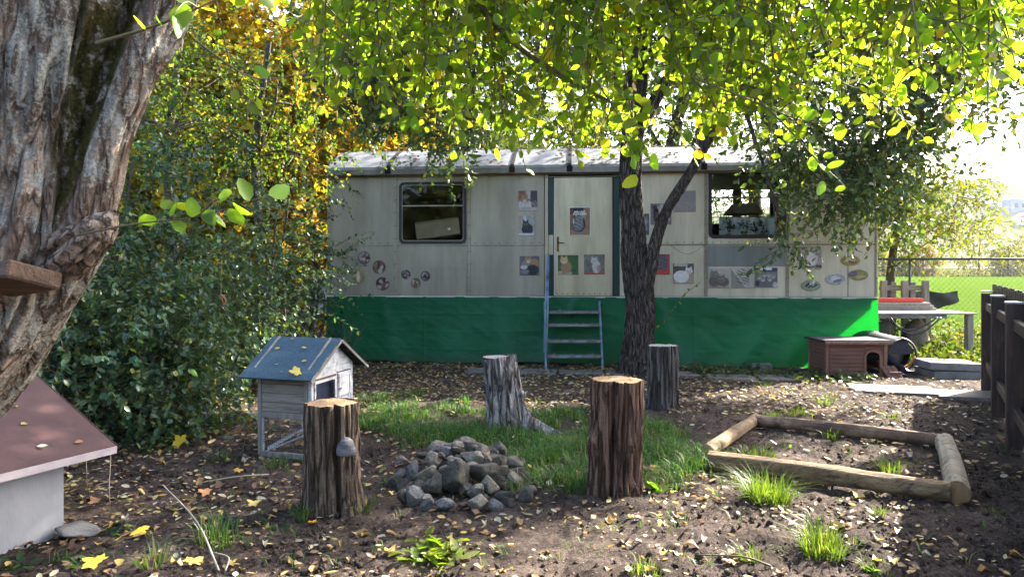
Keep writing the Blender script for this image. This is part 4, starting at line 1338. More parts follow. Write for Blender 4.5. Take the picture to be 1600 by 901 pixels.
# ---------------------------------------------------------------- entrance steps with blue rail
st = thing('entrance_steps', 'four open steps with blue painted pipe rail below the trailer door', 'steps', G(900, 573))
LF, RF = Vector(G(853, 576)), Vector(G(945, 580))
xl, xr = LF.x, RF.x
up = 0.43
top = Vector((0, 0.40, 1.02))
for px_, nm in ((xl, 'stringer'), (xr, 'stringer')):
    b = Vector((px_, LF.y, -0.02))
    MB().bar(b, b + top, 0.03, 0.07, (0, -1, 0), 0.004).build('stringer', M['blue_paint'], st)
for py_, pyy in ((555, 10.78), (531.5, 10.87), (506.5, 10.96), (486.5, 11.03)):
    z = CAMH - (py_ - H0) / F * pyy
    MB().box((xl + 0.018, pyy - 0.09, z - 0.03), (xr - 0.018, pyy + 0.09, z + 0.008), None, 0.006).build('tread', M['step_wood'], st)
for dx, z1_, y1_, dx1 in ((0.0, TZ(861, 397), 11.17, 0.02), (0.035, TZ(861, 399), 11.19, 0.035)):
    MB().tube([(xl - 0.03 + dx, 10.70, 0.25), (xl + 0.0 + dx, 10.9, 0.9), (xl + 0.03 + dx1, y1_, z1_)], 0.014, 8).build('hand_rail', M['blue_paint'], st, smooth=True)
n = 46
tz = rng.integers(0, 4, n)
zz = np.array([CAMH - (a - H0) / F * b for a, b in ((555, 10.78), (531.5, 10.87), (506.5, 10.96), (486.5, 11.03))])
yc = np.array([10.78, 10.87, 10.96, 11.03])
pos = np.stack([xl + .05 + (xr - xl - .1) * rng.random(n), yc[tz] - .07 + .14 * rng.random(n), zz[tz] + .012], -1)
leaf_mesh('step_litter', pos, rdir(n) * [1, 1, .2], rdir(n) * .3 + [0, 0, 1], .04 + .03 * rng.random(n), T_OVATE, palette(n, [(.3, .24, .12), (.2, .14, .06)]), M['litter'], st)

# ================================================================ STUMPS
def stump(name, label, x, y, r0, r1, h, bark, cut, seed, amp=0.016, lobes=((2, .05, .4), (3, .05, 1.7)), lean=(0, 0), freq=30, grooves=(), ring=None, nub=(), nl=110, ns=200, stretch=0.1, root=None):
    z0 = float(gh(x, y)) - 0.05
    t = thing(name, label, 'stump', (x, y, z0))
    top = z0 + h + 0.05

    def fl(th, s):
        th = th - PI
        k = 1 + .05 * fbm(v3(np.cos(th) * 1.6, np.sin(th) * 1.6, s * 4 + seed), 3, seed + 5) + sum(a * np.cos(m * th + ph) for m, a, ph in lobes)
        f = np.clip(1 - s / 0.22, 0, 1) ** 2
        k = k * (1 + 0.16 * f * (1 + 0.6 * np.cos(5 * th + seed)))
        for ga, gw, gd in grooves:
            da = (th - ga + PI) % (2 * PI) - PI
            k = k - gd * np.exp(-(da / gw) ** 2)
        for na, ns_, nw, nh in nub:
            da = (th - na + PI) % (2 * PI) - PI
            k = k + nh * np.exp(-(da / nw) ** 2 - ((s - ns_) / (nw * r1 * 1.2)) ** 2)
        if root:
            da = (th - root[0] + PI) % (2 * PI) - PI
            k = k + root[1] * np.exp(-(da / root[2]) ** 2) * np.clip(1 - s / root[3], 0, 1) ** 1.6
        return k
    V, Fq, (C, th, s, rad) = bark_tube([(x, y, z0), (x + lean[0] * .5, y + lean[1] * .5, (z0 + top) / 2), (x + lean[0], y + lean[1], top)], [r0, (r0 + r1) / 2 * .97, r1], nl, ns, amp, freq, stretch, 0.05, seed, fl)
    V = V.reshape(nl, ns, 3)
    # uneven upper edge of the bark
    V[-1, :, 2] += 0.006 * fbm(v3(np.cos(th) * 6, np.sin(th) * 6, 0 * th + seed), 3, seed)
    np_mesh('bark', V.reshape(-1, 3), Fq, M[bark], t, smooth=True)
    inner = V[-1] * 1.0
    c = inner.mean(0)
    rings = []
    for k in np.linspace(0.985, 0.0, 14)[:-1]:
        q = c + (inner - c) * k
        q[:, 2] = top - 0.004 + 0.006 * fbm(q * [9, 9, 0] + [seed, 0, 0], 3, seed) + 0.004 * (fbm(q * [60, 14, 0], 2, seed) > .45)
        rings.append(q)
    m = len(rings)
    VV = np.vstack(rings + [np.array([[c[0], c[1], top]])])
    i = np.arange(m * ns).reshape(m, ns)
    F1 = np.stack([i[:-1], np.roll(i, -1, 1)[:-1], np.roll(i, -1, 1)[1:], i[1:]], -1).reshape(-1, 4)
    F2 = np.stack([i[-1], np.roll(i[-1], -1), np.full(ns, m * ns)], -1)
    o = np_mesh('cut_face', VV - [c[0], c[1], 0], [F1, F2], M[cut], None, smooth=True)
    o.parent = t
    o.location = (c[0] - x, c[1] - y, -z0)
    return t, top


xa, ya, _ = G(511, 806)
s1_, _ = stump('tree_stump', 'tall furrowed stump with a grey bracket fungus beside the hutch', xa, ya + .16, .198, .166, .68, 'bark_brown', 'cut_fresh', 4, 0.022, ((2, .05, .4), (3, .04, .8)), (-.012, .0), 30, ((4.72 + .42, .08, .38),), stretch=0.05)
# bracket fungus: stacked half discs
fx, fy, fz = P(541, 699, ya - 0.01)
V, Fl = [], []
mbf = MB()
layers = [(.052, 0.0), (.070, .016), (.072, .034), (.066, .05), (.064, .056), (.056, .078), (.054, .083), (.040, .102), (.016, .118)]
n_ = 22
v, f = [], []
for li, (r, z) in enumerate(layers):
    for k in range(n_):
        a = PI * 2 * k / n_
        w = 1 + .05 * math.sin(3 * a + li)
        v.append((fx + r * .88 * w * math.cos(a), fy + r * .72 * w * math.sin(a), fz - .055 + z + (.008 if li == 0 else 0)))
    for q in ((.93, .012),):
        pass
for li in range(len(layers) - 1):
    for k in range(n_):
        f.append((li * n_ + k, li * n_ + (k + 1) % n_, (li + 1) * n_ + (k + 1) % n_, (li + 1) * n_ + k))
f.append(tuple((len(layers) - 1) * n_ + k for k in range(n_)))
f.append(tuple(range(n_))[::-1])
tag(mbf.add(v, f).build('bracket_fungus', M['bracket'], s1_, smooth=False), 'grey banded bracket fungus growing on the bark')

xb, yb, _ = G(787, 680)
stump('tree_stump', 'bleached leaning stump with a spreading root in the grass', xb + .045, yb + .14, .20, .158, .69, 'bark_pale', 'cut_grey', 9, 0.024, ((2, .07, 1.2), (3, .06, .2)), (-.10, .02), 26, ((4.4, .22, .1),),
      nub=((-.35, .38, .22, .22),), stretch=0.14, root=(-.40, 1.5, .20, .34))
xc, yc_, _ = G(966, 780)
stump('tree_stump', 'tallest red brown stump with deep groove and fresh pale cut face', xc, yc_ + .18, .182, .184, .77, 'bark_red', 'cut_fresh', 14, 0.021, ((2, .05, .9), (3, .05, 2.2)), (.012, .0), 28, ((4.42, .10, .40), (4.95, .06, .22)),
      nub=((3.45, .38, .28, .24), (5.3, .38, .22, .14)), stretch=0.06)
xd, yd, _ = G(1039, 642)
stump('tree_stump', 'grey furrowed stump standing close to the trunk of the yard tree', xd, yd + .14, .176, .166, .68, 'bark_grey', 'cut_grey', 21, 0.02, ((2, .04, .3), (3, .03, 1.0)), (.0, .0), 32, stretch=0.07)

# ================================================================ PILE OF STONES
def ico(sub):
    import bmesh
    b = bmesh.new()
    bmesh.ops.create_icosphere(b, subdivisions=sub, radius=1.0)
    V = np.array([v.co[:] for v in b.verts])
    Fc = np.array([[v.index for v in f.verts] for f in b.faces])
    b.free()
    return nrmz(V), Fc


ICO3, ICO2, ICO1 = ico(4), ico(2), ico(1)


def stone_shape(seed, sx, sy, sz, sharp=9.0):
    r = np.random.default_rng(seed)
    U, Fc = ICO3
    N = nrmz(r.normal(size=(12, 3)))
    D = 0.55 + 0.5 * r.random(12)
    k = np.maximum(U @ N.T, 0) / D
    rad = 1.0 / np.maximum((k ** sharp).sum(1) ** (1 / sharp), 0.5)
    rad = np.minimum(rad, 1.25)
    rad *= 1 + 0.03 * fbm(U * 2.0 + seed, 3, seed) + 0.035 * fbm(U * 7 + seed, 3, seed)
    V = U * rad[:, None]
    e = V.max(0) - V.min(0)
    V = (V - (V.max(0) + V.min(0)) / 2) / e
    return V * [sx, sy, sz], Fc


pc = np.array(G(722, 752))
stones = [  # cx, cy, w, h, tilt in the photo (deg), stone, label (in the enlarged view of the pile)
    (155, 335, 140, 110, 0, 'pink', 'flat pinkish stone at the outer end of the pile by the hutch stump'), (262, 400, 120, 205, 12, 'blue', 'upright blue grey stone near the hutch end of the pile'), (155, 430, 90, 90, 0, 'grey', None),
    (380, 440, 225, 115, -18, 'warm', 'long tan stone lying below the wedge shaped stone'), (460, 310, 165, 150, 25, 'warm', 'wedge shaped light brown stone in the upper pile'), (350, 262, 120, 70, 0, 'dark', 'mossy dark stone at the back of the pile'),
    (480, 208, 130, 60, -15, 'pink', 'thin pinkish slab on the back of the pile'), (580, 212, 115, 85, 25, 'blue', None), (530, 272, 135, 90, 25, 'red', 'dark reddish stone under the top of the pile'), (690, 160, 120, 66, 5, 'grey', 'topmost grey stone of the pile'),
    (692, 208, 135, 62, 8, 'red', 'brownish stone just below the topmost stone'), (600, 168, 95, 45, 0, 'pink', None), (670, 338, 150, 112, 0, 'grey', 'rounded grey stone in the middle of the upper pile'), (828, 272, 220, 150, 28, 'warm', 'large speckled light stone in the upper pile'),
    (925, 222, 135, 120, 20, 'warm', 'brown grey stone at the grass side top of the pile'), (836, 185, 66, 70, 0, 'dark', None), (615, 282, 74, 44, 0, 'grey', None), (692, 272, 74, 44, 0, 'dark', None), (560, 380, 105, 60, -10, 'warm', None), (550, 430, 125, 72, -12, 'dark', None),
    (835, 375, 142, 95, -5, 'warm', 'small pale stone above the big flat dark stone'), (972, 312, 80, 115, 10, 'warm', None), (1052, 322, 112, 112, 10, 'dark', None), (1122, 402, 122, 105, -30, 'warm', None), (1282, 452, 245, 135, 32, 'dark', 'long dark stone slanting down on the grass side'),
    (1198, 530, 225, 145, 38, 'grey', 'grey oblong stone slanting beside the long dark one'), (915, 442, 335, 175, -4, 'dark', 'largest flat dark stone lying across the pile'), (662, 545, 265, 335, 8, 'dark', 'biggest upright dark stone in the front of the pile'), (492, 580, 130, 235, 18, 'warm', 'leaning tan slab next to the biggest upright stone'),
    (420, 548, 110, 170, 32, 'grey', None), (100, 512, 135, 115, 0, 'dark', None), (172, 562, 115, 120, 0, 'dark', None), (250, 560, 120, 100, 20, 'warm', None), (338, 530, 100, 90, -20, 'warm', None), (275, 702, 180, 185, -25, 'blue', 'rounded blue grey boulder at the foot of the pile'),
    (165, 690, 100, 150, 0, 'dark', None), (402, 742, 145, 115, -38, 'blue', 'pointed bluish stone at the foot of the pile'), (382, 668, 125, 80, 10, 'warm', None), (560, 742, 195, 105, 6, 'blue', 'flat bluish stone lying in front of the biggest upright stone'), (742, 730, 105, 62, 0, 'red', 'small reddish stone at the foot of the pile'),
    (868, 625, 160, 130, -40, 'grey', None), (1000, 602, 175, 145, 35, 'warm', 'squarish warm stone under the flat dark stone'), (1112, 568, 155, 100, 22, 'red', None), (1132, 652, 195, 92, -6, 'dark', None), (872, 745, 225, 145, -10, 'warm', 'big rough stone at the front foot of the pile'),
    (1046, 755, 145, 110, 42, 'blue', 'small bluish stone at the front foot of the pile'), (1172, 722, 135, 105, 5, 'dark', None), (1330, 662, 160, 145, -42, 'grey', 'light grey stone at the grass end of the pile'), (1382, 585, 112, 85, 10, 'grey', None), (1392, 532, 95, 55, 15, 'red', None), (1312, 545, 110, 70, 20, 'dark', None),
    (952, 655, 90, 70, 0, 'dark', None), (312, 640, 84, 54, 0, 'warm', None), (300, 620, 90, 80, 0, 'dark', None), (765, 610, 130, 140, 0, 'dark', None)]
PXC, PYC, HM, RX, RY = pc[0], pc[1] + .15, 0.265, 0.50, 0.50


def mound(x, y):
    q = ((x - PXC) / RX) ** 2 + ((y - PYC) / RY) ** 2
    return HM * max(0, 1 - q) ** 0.62


for k, (cx, cy, w, h, ang, stn, lab) in enumerate(stones):
    px, py = 600 + cx / 6.008, 670 + cy / 6.007
    Y = 3.9
    while Y < 5.6:
        x, y, z = P(px, py, Y)
        if z < mound(x, y) or z < 0.02: break
        Y += 0.01
    x, y, z = P(px, py, Y)
    mpp = Y / F / 6.0
    W_, H_ = w * mpp, h * mpp
    V, Fc = stone_shape(100 + k, W_ * 1.04, 0.8 * (W_ + H_) / 2 + .01, H_ * 1.04, 140 if stn in ('warm', 'blue', 'pink') else 60)
    a = math.radians(ang)
    R = np.array([[math.cos(a), 0, math.sin(a)], [0, 1, 0], [-math.sin(a), 0, math.cos(a)]])
    V = V @ R.T
    zc = max(z, -V[:, 2].min() - 0.012)
    me_o = np_mesh('stone', V, Fc, M['stone_' + stn], None, smooth=True)
    me_o.location = (x, y + 0.25 * W_, zc + 0.005)
    colw = dict(pink='pinkish', blue='bluish', grey='grey', warm='brownish', dark='dark', red='reddish')[stn]
    zone = ('at the hutch stump end' if cx < 400 else 'in the middle' if cx < 950 else 'at the grass end') + (' of the upper pile' if cy < 400 else ' of the pile, half way up' if cy < 590 else ' of the pile, at its foot')
    size_ = 'small' if w * h < 9000 else 'middling' if w * h < 14000 else 'longish'
    tag(me_o, lab or '%s %s stone %s' % (size_, colw, zone), 'stone', 'stones of the heaped pile')
for k in range(30):
    a, q = rng.random() * 2 * PI, math.sqrt(rng.random()) * .92
    x, y = PXC + RX * q * math.cos(a), PYC + RY * q * math.sin(a)
    r = .06 + .045 * rng.random()
    V, Fc = stone_shape(300 + k, r * 2, r * 1.7, r * 1.4, 10)
    o = np_mesh('stone', V, Fc, M['stone_dark' if k % 3 else 'stone_grey'], None, smooth=True)
    o.location = (x, y, max(0.02, mound(x, y) - .05 - .03 * rng.random()))
    o.rotation_euler = (0, 0, rng.random() * 6)
    tag(o, '%s stone deep in the pile, %s' % ('dark' if k % 3 else 'grey', 'towards the hutch stump' if x < PXC - .15 else 'towards the grass' if x > PXC + .15 else 'at its core' if y > PYC else 'behind its front row'), 'stone', 'stones of the heaped pile')

# ================================================================ LOG FRAME
def log(label, p, q, r0, r1, mat, seed, ends='cut_fresh', bend=0.02, knots=3):
    p, q = np.array(p), np.array(q)
    t = thing('log', label, 'log', tuple((p + q) / 2 - [0, 0, r0]), 0, 'logs laid out as a frame')
    mid = (p + q) / 2 + np.array([0, 0, bend]) * .3 + np.array([bend, bend, 0]) * .5
    V, Fq, (C, th, s, rad) = bark_tube([p, mid, q], [r0, (r0 + r1) / 2, r1], 120, 48, 0.010, 22, 0.05, 0.07, seed)
    np_mesh('bark' if mat in ('birch', 'log_dark') else 'log_body', V, Fq, M[mat], t, smooth=True)
    V = V.reshape(120, 48, 3)
    for e in (0, -1):
        c = V[e].mean(0)
        off = (C[e] - C[1 if e == 0 else -2])
        off = off / np.linalg.norm(off) * .004
        VV = np.vstack([V[e] + off * .3, c + (V[e] - c) * .9 + off, c[None] + off])
        i = np.arange(48)
        j = np.roll(i, -1)
        F1 = np.stack([i, j, j + 48, i + 48], -1)
        F2 = np.stack([i + 48, j + 48, np.full(48, 96)], -1)
        if e == 0: F1, F2 = F1[:, ::-1], F2[:, ::-1]
        np_mesh('cut_end', VV, [F1, F2], M[ends], t)
    return t


def gz(p, z): return (p[0], p[1], z)


log('long peeled pale log along the front edge of the frame', G(1108, 719, .07), G(1484, 768, .07), .072, .070, 'log', 3)
log('dark barked log along the far edge of the frame', G(1180, 657, .065), G(1468, 688, .065), .062, .058, 'log_dark', 5)
log('short pale log on the grass side of the frame', G(1106, 705, .065), G(1181, 654, .065), .062, .056, 'log', 8)
log('short mottled birch log closing the frame on the fence side', G(1476, 689, .08), (2.90, 4.58, .078), .07, .078, 'birch', 11)

# ================================================================ RABBIT HUTCH
ha = math.atan2(-0.27, 0.96)
hut = thing('rabbit_hutch', 'small two storey wooden rabbit hutch with blue grey felt roof', 'hutch', (-1.6, 5.62, 0), ha)
HU, HD, HF = 0.50, 0.675, 0.365         # long side, gable depth, floor of the hutch box (local x runs -HU..0, y 0..HD)


def hb(name, a, b, mat, parent=None, ch=0.004, label=None):
    return tag(MB().box(a, b, None, ch).build(name, M[mat], parent or hut, local=True), label)


for x in (-HU, -0.034):
    for y in (0.0, HD - 0.034):
        hb('post', (x, y, -0.03), (x + 0.034, y + 0.034, 0.67), 'grey_post' if y == 0 and x < -.1 else 'white_wood')
for k in range(4):
    z0 = HF + .005 + k * 0.076
    hb('plank', (-HU + .0345, 0.006 + .001 * (k % 2), z0), (-.0345, 0.022, z0 + 0.073), 'grey_wood')
    hb('plank', (-HU + .0345, HD - 0.02, z0), (-.0345, HD - .006, z0 + 0.073), 'grey_wood')
    hb('plank', (-HU + .002, .035, z0), (-HU + .016, HD - .035, z0 + 0.073), 'grey_wood')
hb('rail', (-HU + .0345, -0.004, HF - .045), (-.0345, 0.024, HF + .003), 'grey_post')
hb('rail', (-HU + .0345, -0.004, 0.0), (-.0345, 0.024, 0.045), 'grey_post')
hb('rail', (-.026, .0345, HF - .045), (.004, HD - .0345, HF + .003), 'white_wood')
hb('rail', (-.026, .0345, 0.0), (.004, HD - .0345, 0.045), 'white_wood')
hb('floor_board', (-HU + .017, .024, HF - .01), (-.03, HD - .024, HF), 'grey_wood')
hb('corner_strip', (-.062, -.009, HF + .01), (-.036, 0.004, 0.655), 'grey_post')
hb('run_frame', (-HU + .036, .003, .047), (-HU + .056, .018, HF - .047), 'white_wood')
MB().bar((-HU + .05, .07, .05), (-.05, .3, .30), .07, .016, (0, 0, 1)).build('ramp', M['white_wood'], hut, local=True)
MB().bar((-HU + .05, .03, .035), (-.06, .03, .20), .012, .03, (0, 1, 0)).build('brace', M['white_wood'], hut, local=True)
mb = MB()
for x in np.arange(-HU + .05, -.04, .021): mb.bar((x, 0.002, .045), (x, 0.002, HF - .045), .0018, .0018)
for z in np.arange(.06, HF - .05, .021): mb.bar((-HU + .04, 0.001, z), (-.04, 0.001, z), .0018, .0018, (0, 1, 0))
for y in np.arange(.05, HD - .04, .021): mb.bar((-.004, y, .045), (-.004, y, HF - .045), .0018, .0018, (0, 1, 0))
tag(mb.build('wire_mesh', M['wire'], hut, local=True), kind='stuff')
# gable wall: window with bars and a door; built of boards
gz_ = lambda y: 0.66 + 0.255 * (1 - abs(y - HD / 2) / (HD / 2)) * (HD / 2) / (HD / 2 + .12)
w0, w1, wz0, wz1 = .055, .36, .43, .60
hb('plank', (-.02, .0345, HF + .004), (-.002, HD - .0345, wz0 - .002), 'white_wood')
hb('plank', (-.02, .0345, wz0), (-.002, w0 - .002, .648), 'white_wood')
hb('plank', (-.021, w1 + .002, wz0), (-.003, w1 + .05, .648), 'white_wood')
hb('plank', (-.02, w0, wz1 + .002), (-.002, w1, .648), 'white_wood')
for k in range(4):
    a = .651 + k * .058
    yl, yu = [max(.0, (q - .655 + .02) / (.94 - .655) * (HD / 2 + .135) - .135 + .02) for q in (a, a + .055)]
    MB().prism([(yl, a), (HD - yl, a), (HD - yu, a + .055), (yu, a + .055)], -.020 + .001 * k, -.002 + .001 * k, Matrix(((0, 1, 0, 0), (1, 0, 0, 0), (0, 0, 1, 0), (0, 0, 0, 1)))).build('gable_plank', M['white_wood'], hut, local=True)
hd = hb('hutch_door', (-.016, w1 + .052, wz0), (.004, HD - .04, .64), 'white_wood')
for a, b in (((.0045, w1 + .06, wz0 + .01), (.010, w1 + .09, .63)), ((.0045, HD - .075, wz0 + .01), (.010, HD - .05, .63)), ((.0045, w1 + .091, wz0 + .01), (.010, HD - .076, wz0 + .04)), ((.0045, w1 + .091, .60), (.010, HD - .076, .63))):
    hb('door_frame', a, b, 'white_wood', hd, .002)
hb('latch', (.0105, w1 + .045, .50), (.016, w1 + .10, .515), 'wire', hd, .002)
hw = hb('window_frame', (.0, w0 - .02, wz1), (.010, w1 + .01, wz1 + .02), 'white_wood', None, .002)
hb('frame_rail', (.0, w0 - .02, wz0 - .02), (.010, w1 + .01, wz0), 'white_wood', hw, .002)
hb('frame_stile', (.0, w0 - .02, wz0 + .001), (.010, w0, wz1 - .001), 'white_wood', hw, .002)
hb('frame_stile', (.0, w1 - .01, wz0 + .001), (.010, w1 + .01, wz1 - .001), 'white_wood', hw, .002)
hb('frame_rail', (.0, w0 - .01, wz1 + .026), (.007, w1 + .02, wz1 + .04), 'rust', hw, .002)
mb = MB()
for y in np.arange(w0 + .014, w1 - .01, .018): mb.bar((.004, y, wz0), (.004, y, wz1), .003, .003, (0, 1, 0))
for z in (wz0 + .055, wz0 + .11): mb.bar((.005, w0, z), (.005, w1 - .01, z), .003, .003)
tag(mb.build('bars', M['wire_blue'], hut, local=True), kind='stuff')
hb('inner_panel', (-.06, w0 - .02, wz0 - .02), (-.05, w1 + .03, wz1 + .03), 'hutch_dark')
# roof: two felt slopes with battens
rz, ez, ov, gx = 0.94, 0.655, 0.135, 0.075
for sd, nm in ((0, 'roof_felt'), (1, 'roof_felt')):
    y0, y1 = (-ov, HD / 2) if sd == 0 else (HD + ov, HD / 2)
    d = Vector((0, y1 - y0, rz - ez))
    nrm = Vector((0, -(rz - ez) * (1 if sd == 0 else -1), abs(y1 - y0))).normalized() * .012
    xs_ = (-HU - gx, gx)
    v = []
    for k in range(9):
        for x in xs_:
            q = Vector((x, y0, ez)) + d * (k / 8) + Vector((0, 0, .004 * math.sin(k * 2.1)))
            v += [q, q + nrm]
    f = []
    for k in range(8):
        b = k * 4
        f += [(b, b + 4, b + 6, b + 2), (b + 1, b + 3, b + 7, b + 5), (b, b + 1, b + 5, b + 4), (b + 2, b + 6, b + 7, b + 3)]
    f += [(0, 2, 3, 1), (32, 33, 35, 34)]
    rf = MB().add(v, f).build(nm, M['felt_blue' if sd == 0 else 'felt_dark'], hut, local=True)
    if sd == 0:
        for x in (-HU - gx + .07, gx - .085):
            MB().bar(Vector((x, y0 + .04, ez + .024)) + d * .03, Vector((x, y0, ez + .022)) + d * .96, .022, .014, tuple(nrm), .003).build('batten', M['grey_post'], rf, local=True)
    for x in xs_:
        MB().bar(Vector((x + (.006 if x > 0 else -.006), y0, ez - .012)), Vector((x + (.006 if x > 0 else -.006), y1, rz - .012)), .010, .022, (0, 0, 1), .002).build('barge_board', M['grey_post'], hut, local=True)
HM_ = Matrix.Translation((-1.6, 5.62, 0)) @ Matrix.Rotation(ha, 4, 'Z')

# ================================================================ LEFT KENNEL with brown sheet roof
ken = thing('kennel', 'low white walled kennel with a sloping red brown sheet roof by the lichen trunk', 'kennel', (-2.6, 4.09, 0))
ev, nv = Vector((.43, .9, 0)).normalized(), Vector((-.9, .43, 0)).normalized()
c0 = Vector((-2.39, 4.25, .455))          # roof corner towards the yard
rise = Vector((nv.x * .87, nv.y * .87, .41)) * 1.4
wc = Vector((-2.605, 4.09, 0))


def kslab(name, o, a, b, n, mat, parent, nx=2):
    o, a, b, n = Vector(o), Vector(a), Vector(b), Vector(n)
    mb = MB()
    v = []
    for k in range(nx):
        q = o + a * (k / (nx - 1))
        v += [q, q + b, q + b + n, q + n]
    f = [(0, 1, 2, 3), tuple((nx - 1) * 4 + k for k in (3, 2, 1, 0))]
    for k in range(nx - 1):
        for j in range(4):
            f.append((k * 4 + j, k * 4 + 4 + j, k * 4 + 4 + (j + 1) % 4, k * 4 + (j + 1) % 4))
    return mb.add(v, f).build(name, M[mat], parent)


krf = kslab('roof_sheet', c0, -ev * 2.1, rise, (0, 0, .012), 'kennel_roof', ken)
kslab('roof_sheet', c0 + rise + Vector((0, 0, .001)), -ev * 2.1, Vector((nv.x * .8, nv.y * .8, -.38)), (0, 0, .012), 'kennel_roof', ken)
kslab('eave_lip', c0 + Vector((0, 0, -.032)) - nv * .004, -ev * 2.1, Vector((0, 0, .043)), -nv * .004, 'lip', krf, 24)
kslab('edge_lip', c0 + ev * .005 + Vector((0, 0, -.012)), rise, ev * .004, (0, 0, .026), 'kennel_roof', krf)
for o, L, w in ((wc, -ev * 1.7, nv * .03), (wc + nv * 1.2, -ev * 1.7, nv * .03)):
    kslab('wall_board', o - Vector((0, 0, .05)), L, w, (0, 0, .475), 'plaster', ken)
for o in (wc + nv * .031, wc + nv * .031 - ev * 1.68):
    n2 = nv * 1.165
    mb = MB()
    a, b, r = o, o + n2, o + n2 * .5
    z = .43
    v = [a - Vector((0, 0, .05)), b - Vector((0, 0, .05)), b + Vector((0, 0, z)), r + Vector((0, 0, z + .24)), a + Vector((0, 0, z))]
    v += [q - ev * .025 for q in v]
    mb.add(v, [(0, 1, 2, 3, 4), (9, 8, 7, 6, 5)] + [(k, k + 5, (k + 1) % 5 + 5, (k + 1) % 5) for k in range(5)]).build('end_board', M['plaster'], ken)
chx, chy, _ = G(103, 850)
V, Fc = stone_shape(701, .24, .2, .09, 22)
o = np_mesh('concrete_lump', V, Fc, M['concrete'], None, smooth=True)
o.location = (chx, chy + .12, .03)
tag(o, 'broken lump of concrete at the foot of the white kennel wall', 'rubble')

# ================================================================ DOG HOUSE
dx0, dy0, _ = G(1290, 589)
dx1 = (1384 - 800) / F * dy0
dog = thing('dog_house', 'small brown wooden dog house with arched doorway and dark flat roof', 'dog house', (dx0, dy0, 0), math.radians(-2))
DW, DD, DH = dx1 - dx0, .62, .49


def db(name, a, b, mat, parent=None, ch=0.003):
    return MB().box(a, b, None, ch).build(name, M[mat], parent or dog, local=True)


aw0, aw1, az0, azt = .54, .77, .055, .40
nP = 8
ph = (DH - .04) / nP
for k in range(nP):
    z0, z1 = .03 + k * ph, .03 + (k + 1) * ph - .004
    o_ = .0012 * (k % 2)
    if z0 > azt - .02:
        db('plank', (.05, o_, z0), (DW - .045, .016, z1), 'brown_wood')
    else:
        db('plank', (.05, o_, z0), (aw0 - .002, .016, z1), 'brown_wood')
        db('plank', (aw1 + .002, o_, z0), (DW - .045, .016, z1), 'brown_wood')
    db('plank', (.0, .04, z0), (.014, DD - .04, z1), 'brown_wood')
    db('plank', (DW - .014, .04, z0), (DW, DD - .04, z1), 'brown_wood')
for x in (-.004, DW - .042):
    for y in (-.008, DD - .04): db('post', (x, y, -.03), (x + .046, y + .046, DH), 'brown_frame')
db('back_board', (.05, DD - .02, .03), (DW - .05, DD - .004, DH), 'brown_wood')
db('floor_board', (.016, .02, .03), (DW - .016, DD - .022, .045), 'inside')
# arched surround
def arch(r, cx, cz, n=14): return [(cx + r * math.cos(PI * k / n), cz + r * .85 * math.sin(PI * k / n)) for k in range(n + 1)]
cx, rr_ = (aw0 + aw1) / 2, (aw1 - aw0) / 2 - .02
cz = azt - .12
inn = [(cx + rr_, az0)] + arch(rr_, cx, cz) + [(cx - rr_, az0)]
out_ = [(cx + rr_ + .032, az0)] + arch(rr_ + .032, cx, cz) + [(cx - rr_ - .032, az0)]
m = len(inn)
v = [(x, -.012, z) for x, z in out_] + [(x, -.012, z) for x, z in inn] + [(x, .018, z) for x, z in inn] + [(x, .018, z) for x, z in out_]
f = [(K * m + i, K * m + i + 1, (K + 1) % 4 * m + i + 1, (K + 1) % 4 * m + i) for K in range(4) for i in range(m - 1)]
MB().add(v, f).build('door_arch', M['brown_frame'], dog, local=True)
for s_ in (0, 1):      # spandrels that close the corners over the arch
    pts = [p for p in out_[1:-1] if (p[0] >= cx if s_ == 0 else p[0] <= cx)]
    ex = (aw1 if s_ == 0 else aw0)
    poly = ([(ex, cz)] + [(ex, azt + .02)] + [(cx, azt + .02)] + pts[::-1]) if s_ == 0 else ([(ex, cz)] + pts[::-1] + [(cx, azt + .02), (ex, azt + .02)])
    MB().prism(poly, .002, .015).build('spandrel_board', M['brown_wood'], dog, local=True)
db('door_sill', (aw0 - .02, -.01, az0 - .03), (aw1 + .02, .018, az0 - .001), 'brown_frame')
rf = MB().box((-.04, -.07, DH + .003), (DW + .05, DD + .06, DH + .035), Matrix.Rotation(math.radians(-1.2), 4, 'X'), .006).build('roof', M['felt_dark'], dog, local=True)
MB().box((-.035, -.078, DH - .02), (DW + .045, -.071, DH + .02), None, .003).build('roof_trim', M['brown_frame'], rf, local=True)

# ================================================================ SLABS AND BRICKS
def block(name, label, cat, c, sx, sy, sz, rz, mat, group=None, ch=.008):
    o = MB().box((-sx / 2, -sy / 2, 0), (sx / 2, sy / 2, sz), None, ch).build(name, M[mat])
    o.location, o.rotation_euler = c, (rng.normal() * .012, rng.normal() * .012, rz)
    return tag(o, label, cat, group)


